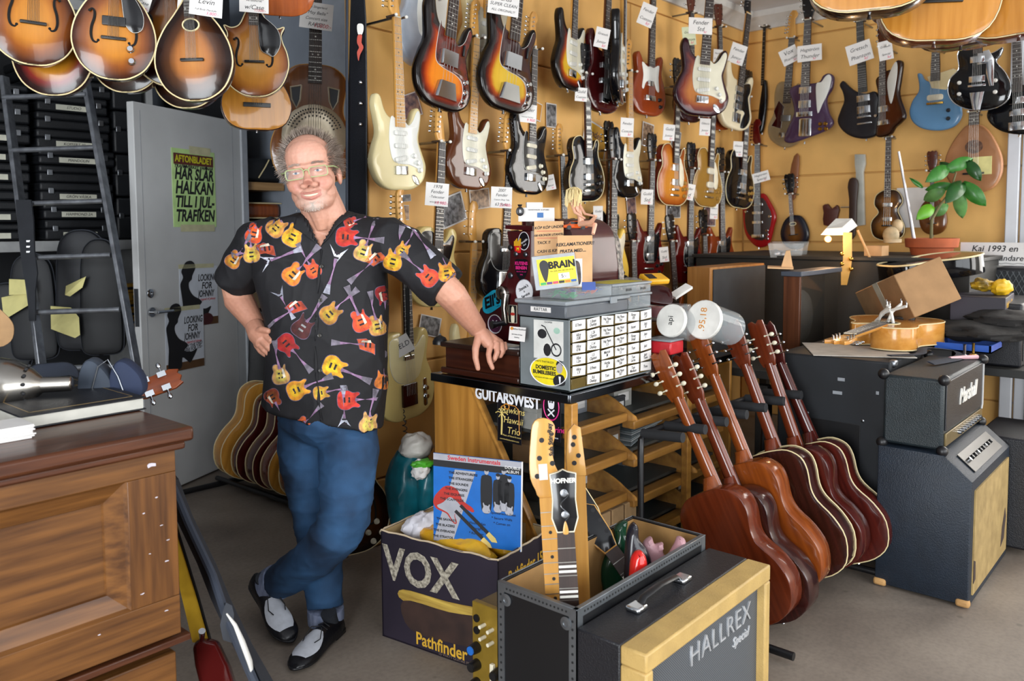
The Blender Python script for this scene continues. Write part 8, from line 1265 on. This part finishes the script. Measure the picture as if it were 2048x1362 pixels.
# lower shelf: gig bags, hard cases on end, yellow boxes, paper sheets
for i, (x, y, w_, h_, c) in enumerate(((70, 660, .22, .55, '#14161b'), (170, 640, .26, .62, '#1a1c22'), (205, 650, .2, .6, '#101216'), (20, 680, .2, .45, '#191b1f'))):
    o_ = gframe(onZ(x, y + 75, .25) if False else atD(x, y + 60, 4.25), V((-.5, -.8, 0)), UZ); t = thing('instrument_case', ['rounded black case standing lowest left behind the ladder', 'tall curved black case standing behind the ladder', 'narrow black case standing right of the tall curved one', 'low black bag at the left edge behind the desk'][i], 'case', o_); MB().plate(half([(0, 0), (w_ * .4, .01), (w_ * .5, .08), (w_ * .48, h_ * .5), (w_ * .42, h_ * .85), (w_ * .25, h_ * .97), (0, h_)]), .14, 0, .02).build('case_shell', mat('case' + c, c, .6), t); MB().tube([(p_[0], .03, p_[1]) for p_ in half([(0, 0), (w_ * .4, .01), (w_ * .5, .08), (w_ * .48, h_ * .5), (w_ * .42, h_ * .85), (w_ * .25, h_ * .97), (0, h_)])], .006, 6).build('seam', mat('case_seam', '#2c3038', .6), t)
for i, (pts, lab) in enumerate((([(101, 612), (142, 615), (158, 635), (160, 670), (150, 676), (128, 668), (102, 658)], 'yellow ruled note paper taped to the tall curved case'), ([(132, 572), (172, 553), (165, 575), (140, 593), (130, 590)], 'small yellow note paper above the tall curved case'), ([(18, 558), (66, 560), (66, 588), (18, 590)], 'upper yellow ruled sheet left of the ladder rail'), ([(3, 595), (60, 583), (66, 605), (8, 640)], 'lower yellow ruled sheet left of the ladder rail'))):
    M = frame(A(*pts[0], 4.2), _R0, UZ); Mi = M.inverted(); q = MB(); q.add([Mi @ A(x, y, 4.2 - .01 * k_) for k_, (x, y) in enumerate(pts)], [tuple(range(len(pts)))]); o = q.build('note_paper', mat('yellow_note_paper', '#d6cd8a', .8), None, M=M, smooth=0); tag(o, lab, 'note paper', 'yellow paper sheets by the ladder'); o.modifiers.new('t', 'SOLIDIFY').thickness = .001
for i in range(6): t = thing('string_box', f'yellow and black string box, {wh[i]} in the pile beside the door', 'box', A(262, 660 - i * 17, 4.55), 'yellow string boxes piled on the shelf'); MB().box((-.06, -.05, -.022), (.08, .05, .022)).build('box_body', mat('string_box_yellow', '#b98a1c', .6), t, bevel=.002, M=rz(R_.uniform(-15, 10))); MB().box((-.061, -.051, -.008), (.081, .051, .006)).build('box_band', INK, t, M=rz(R_.uniform(-12, 8)))
tag(MB().box((-.03, 0, -.06), (.12, .15, .06)).build('cardboard_block', CARD, None, M=MX.Translation(A(198, 560, 4.5))), 'brown cardboard block behind the ladder', 'cardboard')
tag(MB().plate(cr([(0, 0), (.09, .02), (.11, .12), (.06, .2), (.01, .24), (-.05, .22)], 4), .01, 0, .003).build('wooden_tag', KRA, None, M=gframe(A(-10, 690, 3.6), V((-.6, -.8, 0)), UZ, .7)), 'tan handwritten tag at the left photo edge', 'tag')
# guitars and cases on the wall shelf beside the door
for i, (z, lab, c) in enumerate(((1.75, 'black guitar case lying on the upper wall shelf', None), (1.52, 'brown-sided guitar lying highest under the tan shelf', MHO), (1.40, 'black-sided guitar lying second under the tan shelf', BLKL), (1.27, 'black-sided guitar lying third under the tan shelf', BLKL), (1.14, 'black-sided guitar lying fourth under the tan shelf', BLKL), (1.01, 'black-sided guitar lying lowest above the middle shelf', BLKL))):
    t = thing('acoustic_guitar' if c else 'guitar_case', lab, 'acoustic guitar' if c else 'case', (-3.06, 2.0, z), 'instruments lying on the wall shelf'); h = .1 if c else .16
    MB().box((-.17, -.12, 0), (.15, .5, h)).build('body' if c else 'case_shell', c or CASE, t, bevel=.03)
    if c: [MB().tube([(-.17, -.12, zz), (.0, -.125, zz), (.15, -.12, zz)], .004, 6).build('binding', CREAM, t) for zz in (.002, h - .002)]
    else: MB().tube([(-.02, -.13, .03), (.03, -.13, .1), (.06, -.13, .15)], .004, 6).build('cream_piping', CREAM, t); MB().cbox((-.12, -.13, .09), (.04, .01, .05)).build('latch', STL, t)
bx = thing('cardboard_box', 'brown box with white label behind the man\'s elbow', 'cardboard box', A(522, 590, 5.0)); MB().box((-.1, 0, -.08), (.12, .25, .1)).build('carton', mat('dull_carton', '#5a4a34', .85), bx, bevel=.003); text('J.SGN-01', .04, frame((.06, -.001, .0), (0, 0, 1), (-1, 0, 0)), INK, bx); MB().box((-.05, -.0015, .02), (.0, 0, .06)).build('white_label', PAPER, bx)
hc = thing('guitar_case', 'dark upright guitar case behind the man\'s hip', 'guitar case', onZ(525, 930)); MB().plate(half([(0, 0), (.15, .02), (.18, .12), (.13, .28), (.14, .4), (.08, .48), (.05, .9), (0, .95)]), .14, 0, .02).build('case_shell', CASE, hc, M=MX.Rotation(-.6, 4, 'Z')); MB().cbox((0, -.01, .3), (.08, .03, .03)).build('handle', BLK, hc)
# ---- posters on the door ----
DI = dm
def door_leaf(name, label, cat, u0, v0, u1, v1, m, texts=(), rot=0):
    c = DI @ V(((u0 + u1) / 2, -.002, (v0 + v1) / 2)); M = frame(c, DI.to_3x3() @ V((1, 0, 0)), UZ) @ MX.Rotation(rot, 4, 'Z'); return leaf(name, label, cat, M, u1 - u0, v1 - v0, m, texts)
def dpt(px, py): n_ = DI.to_3x3() @ V((0, 1, 0)); d = ray(px, py); q = DI.inverted() @ (CAM + d * ((DI.translation - CAM).dot(n_) / d.dot(n_))); return q.x, q.z
a, b_ = dpt(347, 454), dpt(428, 306); wA, hA = b_[0] - a[0], b_[1] - a[1]; cx0, cz0 = 0, 0
GRN = mat('poster_green', '#b9da90', .7); o = door_leaf('poster', 'green newspaper placard with black headline taped high on the door', 'poster', a[0], a[1], b_[0], b_[1], GRN, [('TRAFIKVERKET VARNAR', .024, 0, hA * .275, INK, 0, .0008), ('HÄR SLÅR', .088, 0, hA * .175, INK, 0, .003), ('HALKAN', .1, 0, hA * .0, INK, 0, .003), ('TILL I JUL-', .088, 0, -hA * .18, INK, 0, .003), ('TRAFIKEN', .092, 0, -hA * .36, INK, 0, .003)])
for c in o.children:
    w_ = c.dimensions.x or .3
    if c.data.vertices: xs_ = [v.co.x for v in c.data.vertices]; k = wA * .9 / (max(xs_) - min(xs_)); c.data.transform(MX.Diagonal((k, 1, 1, 1))); c.data.transform(MX.Shear('XZ', 4, (0, 0)))
MB().box((-wA * .46, hA * .3, .0005), (wA * .46, hA * .44, .001)).build('masthead', mat('masthead_brown', '#5a2420', .6), o); t = text('AFTONBLADET', .052, frame((0, hA * .37, .0012), (1, 0, 0), (0, 1, 0)), mat('masthead_yellow', '#c9c31c', .6), o, bold=.0015); xs_ = [v.co.x for v in t.data.vertices]; t.data.transform(MX.Diagonal((wA * .86 / (max(xs_) - min(xs_)), 1, 1, 1)))
TP = mat('masking_tape', '#c3bf9a', .6)
for (x0, z0, x1, z1) in ((-wA * .35, -hA * .56, wA * .45, -hA * .47), (-wA * .1, hA * .45, wA * .4, hA * .55)): MB().box((x0, z0, .0006), (x1, z1, .001)).build('tape', TP, o)
for i, (pa, pb_, lab) in enumerate((((361, 658), (433, 530), 'upper film poster with dark silhouette on the door'), ((333, 748), (405, 612), 'lower film poster with dark silhouette and handwritten price on the door'))):
    a, b_ = dpt(*pa), dpt(*pb_); w_, h_ = b_[0] - a[0], b_[1] - a[1]; o = door_leaf('poster', lab, 'poster', a[0], a[1], b_[0], b_[1], mat('poster_grey', '#ccd2dc', .5, var=.03), [('LOOKING', .055, w_ * .22, h_ * .3, INK, 0, .001), ('FOR', .055, w_ * .2, h_ * .165, INK, 0, .001), ('JOHNNY', .055, w_ * .18, h_ * .03, INK, 0, .001), ('The legend of Johnny', .02, w_ * .18, -h_ * .06, REDI)] + ([('BUY THE DVD', .028, w_ * .2, -h_ * .12, INK, .1, .0004), ('HERE FOR 175:-', .028, w_ * .2, -h_ * .18, INK, .1, .0004)] if i else []), rot=-.02)
    o.location += (CAM - o.location).normalized() * .004 * i
    for c, k in zip(o.children, (.5, .27, .45, .5, .5, .5)): xs_ = [v.co.x for v in c.data.vertices]; c.data.transform(MX.Diagonal((w_ * k / (max(xs_) - min(xs_)), 1, 1, 1)))
    MB().box((-w_ / 2, -h_ / 2, .0003), (w_ / 2, -h_ * .37, .0008)).build('print_band', mat('poster_brown', '#5f4228', .6), o)
    fgp = [((u - 1480) / 320, (345 - v) / 430) for u, v in ((1348, 205), (1335, 165), (1350, 130), (1372, 98), (1410, 88), (1440, 105), (1450, 140), (1432, 178), (1422, 200), (1418, 222), (1395, 245), (1398, 290), (1430, 338), (1478, 366), (1500, 392), (1470, 425), (1530, 440), (1576, 425), (1568, 452), (1520, 516), (1492, 500), (1452, 472), (1440, 545), (1345, 545), (1338, 470), (1342, 395), (1330, 300), (1326, 250))]
    flat(cr([(x * w_, z * h_) for x, z in fgp], 3), 'printed_silhouette', INK, o, .0012)
    if not i: flat(ell(w_ * .2, -h_ * .4, w_ * .16, h_ * .1, 20), 'print_disc', mat('print_maroon', '#4a2226', .5), o, .0014)
    MB().box((-w_ * .52, h_ * .47, .0008), (w_ * .4, h_ * .54, .0012)).build('tape', TP, o)
# ---- rack of guitars behind the man ----
lr = thing('guitar_rack', 'low black folding rack behind the man\'s legs', 'guitar rack', (-3.62, .8, 0)); wp(MB().tube([V((-3.70, 1.38, .05)), V((-3.66, .25, .05))], .014, 10), 'lower_bar', BLK, lr); wp(MB().tube([V((-3.95, 1.36, .025)), V((-3.4, 1.33, .025))], .016, 10), 'foot', BLK, lr); wp(MB().tube([V((-3.4, 1.33, .03)), V((-3.3, 1.3, .6)), V((-3.3, .3, .6))], .012, 8), 'top_bar', BLK, lr)
LRG = 'guitars in the rack behind the man'
for i, (y, side, top, bd_, lab, s_) in enumerate(((1.28, KOA, KOA, CREAM, 'blond-sided guitar at the back of the rack behind the man', 1.08), (1.12, RDB, RDB, CREAM, 'dark red guitar second from the back in that rack', 1.0), (.98, RDB, RDB, CREAM, 'red-sided guitar third from the back in that rack', 1.0), (.83, MHB, KOA, CREAM, 'brown guitar fourth from the back in that rack', 1.02), (.66, wd('burst_side', '#7a3a14', '#40190c'), KOA, CREAM, 'orange-brown burst guitar fifth from the back in that rack', 1.02), (.5, DKS, burst('dark_arch_burst', [(0, '#140a08'), (.25, '#3a120b'), (.6, '#5f1f10'), (1, '#6a2412')]), CREAM, 'dark cherry archtop guitar with f-holes in that rack', 1.02), (.33, wd('tan_side', '#b98a62', '#a87a54'), KOA, None, 'pale tan-sided guitar nearest in the rack behind the man', 1.0))):
    M = gframe(V((-3.60, y, .06)), V((-.15, -1, .0)), V((.32, 0, 1)), s_); acoustic(lab, M, DRD if i != 6 else CLS, top, side, .1 if i != 1 else .075, 'A', bind=bd_, bindb=bd_, group=LRG, nut=.85, **(dict(fh=(.105, .22, 1.6), hole=None) if i == 5 else {}))
# leaning sunburst archtop
M = gframe(onY(690, 1106, -.10), V((-.35, -1, .12)), V((.02, .1, 1)), 1.0); ea = guitar('electric_guitar', 'brown sunburst semi-hollow guitar standing behind the man\'s knee', M, ES, burst('tobacco_burst', [(0, '#1a0d07'), (.2, '#2f170b'), (.5, '#5a3414'), (1, '#6f451c')]), t=.045, r=.004, dome=.01, joint=.33, nut=.8, nmat=MAHO, fmat=ROSE, head='G', bind=CREAM, fh=(.12, .2, 1.5), knobs=[(.13, .12, IVORY), (.15, .07, IVORY), (.09, .08, IVORY), (.11, .04, IVORY)], pk=[(0, .28, .07, .036, 0, GOLDM), (0, .19, .07, .036, 0, GOLDM)], br=(.14, .08, .014, GOLDM))
# carrier bags by the wall
blob('carrier_bag', 'teal carrier bag stuffed with rubbish on floor by the ochre wall', 'carrier bag', A(820, 975, 3.35) + V((0, 0, -.02)), (.105, .09, .2), mat('teal_plastic', '#0d5a66', .35, coat=.3, var=.15, bump=.5, bscale=14), 3, .14); blob('plastic_bag', 'white plastic bag on top of the teal carrier bag', 'plastic bag', A(832, 893, 3.35), (.075, .06, .055), mat('white_bag', '#b9b4ac', .5, var=.05, bump=.5, bscale=18), 7, .2); blob('crisp_bag', 'bright green wrapper poking from the teal carrier bag', 'wrapper', A(845, 928, 3.25), (.05, .03, .018), mat('wrapper_green', '#4aa32a', .4), 9, .3); blob('crumpled_paper', 'crumpled white paper poking from the teal carrier bag', 'paper', A(840, 940, 3.24), (.035, .03, .035), PAPER, 12, .4); blob('carrier_bag', 'second teal bag half hidden behind the carton', 'carrier bag', A(860, 985, 3.3), (.06, .05, .13), mat('teal_plastic', '#0d5a66', .35, coat=.3, var=.15, bump=.5, bscale=14), 13, .15)
# coiled cord and strap with keys on the low cream guitar
cd_ = [A(783 + (y - 675) * .145 + 4.5 * math.cos(y * .55), y + 2 * math.sin(y * .55), 3.55) for y in np.arange(675, 915, 1.5)]
o = MB().tube([p_ - cd_[0] for p_ in cd_], .0022, 5).build('coiled_cord', BLK, None, M=MX.Translation(cd_[0])); tag(o, 'black coiled cord hanging over the low cream guitar', 'cord')
ks = thing('key_lanyard', 'black lanyard with keys and HELD note hanging on the low guitar', 'lanyard', A(815, 560, 3.55)); wp(MB().loft([[A(x - w_, y, 3.55), A(x + w_, y, 3.55), A(x + w_, y, 3.56), A(x - w_, y, 3.56)] for x, y, w_ in ((814, 560, 4.5), (815, 610, 4.5), (817, 655, 3), (817, 685, 1.5))]), 'strap_band', mat('black_ribbon', '#141414', .7), ks); wp(MB().tube([A(817, 690, 3.54), A(814, 697, 3.54), A(818, 702, 3.54), A(823, 713, 3.54)], .004, 6), 'key', mat('dark_brass', '#5a5038', .35, .8), ks); M = frame(A(803, 692, 3.53), XD, UZ) @ MX.Rotation(.5, 4, 'Z'); MB().box((-.045, -.04, 0), (.045, .04, .001)).build('note', PAPER, ks, M=ks.matrix_world.inverted() @ M); text('HELD', .03, ks.matrix_world.inverted() @ M @ MX.Translation(V((0, 0, .0014))), INK, ks, shear=.2)
# ================= price cards and photographs on the wall =================
PT = price_tag
PT('above the two-point mandolin', (508, 8), 56, 34, -.02, ('"Aristocrat"', 'w/Case'), D=3.05, price='11500:-', col=REDI); PT('on the resonator guitar neck', (633, 32), 64, 52, -.1, ("30's Slingerland", '"May Belle"', 'Concert size', 'RARE!!'), D=3.9, price='10800:-', col=REDI); PT('above the oval-hole mandolin', (412, 12), 62, 40, -.08, ('Levin', 'Full Body Mandolin'), D=2.6, price='3.800:-'); PT('left of the oval-hole mandolin', (378, 18), 44, 38, -.1, ("NY'", 'Fender', 'och AXE'), D=2.75, price='25'); PT('above the electric mandolin', (282, 4), 36, 30, -.3, ('w/Case',), D=2.7, price='4.600:-')
PT('on the cream guitar behind the arm', (874, 389), 46, 46, -.08, ('1978', 'Fender', '-Telecaster', 'w/original case'), off=.22, price='18.900:-'); PT('on the black guitar left of the register', (1003, 395), 42, 42, -.04, ('200?', 'Fender', 'Custom Shop Tele', '63 Relic'), off=.22, price='22.900:-'); PT('on the yellow sunburst bass neck', (1007, 10), 62, 40, -.1, ('P-BASS', 'SUPER CLEAN', 'ALL ORIGINAL!!!'), off=.3); PT('above the black pickguard guitar', (1055, 227), 36, 36, -.08, ('Fender', 'American Std Strat'), off=.22, price='9.900')
for who, c, w_, h_, r_, off in (('on the dark red guitar neck', (1204, 76), 28, 40, -.2, .26), ('on the black single-cut guitar', (1162, 189), 24, 27, -.05, .2), ('tilted on the white-guard brown guitar', (1294, 30), 30, 44, -.35, .24), ('on the violet sunburst guitar neck', (1401, 52), 46, 32, -.02, .46), ('pale green, left of the violet sunburst guitar', (1378, 72), 26, 36, .1, .2), ('tilted on the ivory guitar neck', (1475, 108), 30, 40, -.3, .2), ('beside the ivory guitar', (1436, 112), 18, 26, -.05, .12), ('on the black maple-neck guitar', (1254, 255), 26, 38, -.05, .2), ('on the honey guitar neck', (1338, 265), 23, 32, -.08, .2), ('on the gold guitar neck', (1410, 254), 21, 34, -.05, .2), ('on the small black guitar neck', (1476, 298), 19, 30, -.05, .18), ('on the red twin-horn guitar', (1294, 394), 24, 30, -.03, .18), ('tilted on the second red twin-horn guitar', (1375, 383), 27, 32, -.2, .18), ('on the third red twin-horn guitar', (1428, 423), 15, 30, -.05, .18), ('behind the low brown guitar head', (1328, 509), 18, 30, .1, .2), ('beside the doll', (1196, 430), 19, 36, 0, .12), ('left of the doll', (1100, 365), 20, 30, .2, .1)):
    PT(who, c, w_, h_, r_, (R_.choice(['Gibson', 'Fender', 'Gretsch', 'Guild']), R_.choice(['Std', 'Special', 'Custom', 'Junior'])), off=off, price='kr', paper=mat('pale_green_card', '#c9cfae', .8) if 'green' in who else PAPER)
for who, c, w_, h_, r_ in (('on the violet wing guitar neck', (1619, 106), 46, 32, .03), ('tilted on the clear plastic guitar neck', (1579, 111), 34, 32, .4), ('tilted on the flat black guitar neck', (1719, 105), 46, 40, .25), ('on the half-turned brown guitar', (1771, 101), 26, 38, .15), ('on the coffin-shaped guitar neck', (1522, 354), 32, 20, .25)): PT(who, c, w_, h_, r_, (R_.choice(['Gibson', 'Hagström', 'Gretsch', 'Vox']), R_.choice(['Thunder', 'Special', 'Phantom'])), off=.3, wall='B', price='kr')
PHD = [mat('photo_bw', '#8f8f92', .4, col2='#101012', scale=38, detail=2), mat('photo_col', '#b08a7a', .4, col2='#2a2046', scale=30, detail=2), mat('photo_sep', '#c0a080', .4, col2='#4a3020', scale=40, detail=2)]
def wall_photo(lab, c, w_, h_, r_, m_, off=.01, txt=None):
    p = onA(*c, off); s = (p - CAM).dot(FWD) / FPX; v = (CAM - p).normalized(); W_, H_ = w_ * s / max(.35, abs(v.y)), h_ * s; M = frame(p, RX, UZ) @ MX.Rotation(r_, 4, 'Z'); o = MB().box((-W_ / 2, -H_ / 2, -.001), (W_ / 2, H_ / 2, 0)).build('photograph', PAPER, None, M=M); tag(o, lab, 'photograph', 'photographs pinned on the ochre wall'); MB().box((-W_ * .45, -H_ * .45, 0), (W_ * .45, H_ * .45, .0006)).build('picture', m_, o)
    if txt: text(txt, H_ * .3, frame((-W_ * .1, H_ * .15, .001), (1, 0, 0), (0, 1, 0)), mat('print_purple', '#3a1a4a', .5), o, shear=.2)
    return o
for lab, c, w_, h_, r_, k in (('colour band photograph right of the cream guitar', (820, 212), 42, 48, .35, 1), ('black and white standing guitarist photograph above the single-cut', (1103, 231), 20, 48, 0, 0), ('small snapshot above the lower cream guitar', (813, 396), 18, 14, .1, 0), ('narrow figure photograph left of the cream guitar', (812, 425), 12, 30, 0, 2), ('black and white band photograph behind the cream guitar neck', (905, 420), 50, 60, .3, 0), ('signed cartoon photograph left of the register', (960, 398), 40, 40, .12, 2), ('band photograph pinned above the cash drawer', (860, 652), 42, 40, -.25, 0), ('sepia musician photograph right of the black maple-neck guitar', (1296, 270), 22, 48, -.1, 2), ('blue-toned photograph below the black maple-neck guitar', (1263, 412), 18, 34, .15, 1), ('dark photograph behind the honey guitar', (1347, 422), 28, 28, 0, 0), ('dark leaflet behind the honey guitar card', (1352, 280), 18, 40, -.2, 0), ('dark poster by the third red guitar', (1420, 430), 22, 46, 0, 1)): wall_photo(lab, c, w_, h_, r_, PHD[k])
wall_photo('yellow printed flyer behind the black single-cut guitar', (1190, 280), 46, 66, -.25, mat('flyer_yellow', '#d9a21c', .5), txt='Fender'); wall_photo('orange flyer right of the black pickguard guitar', (1073, 222), 20, 36, -.2, mat('flyer_orange', '#c98a2a', .5))
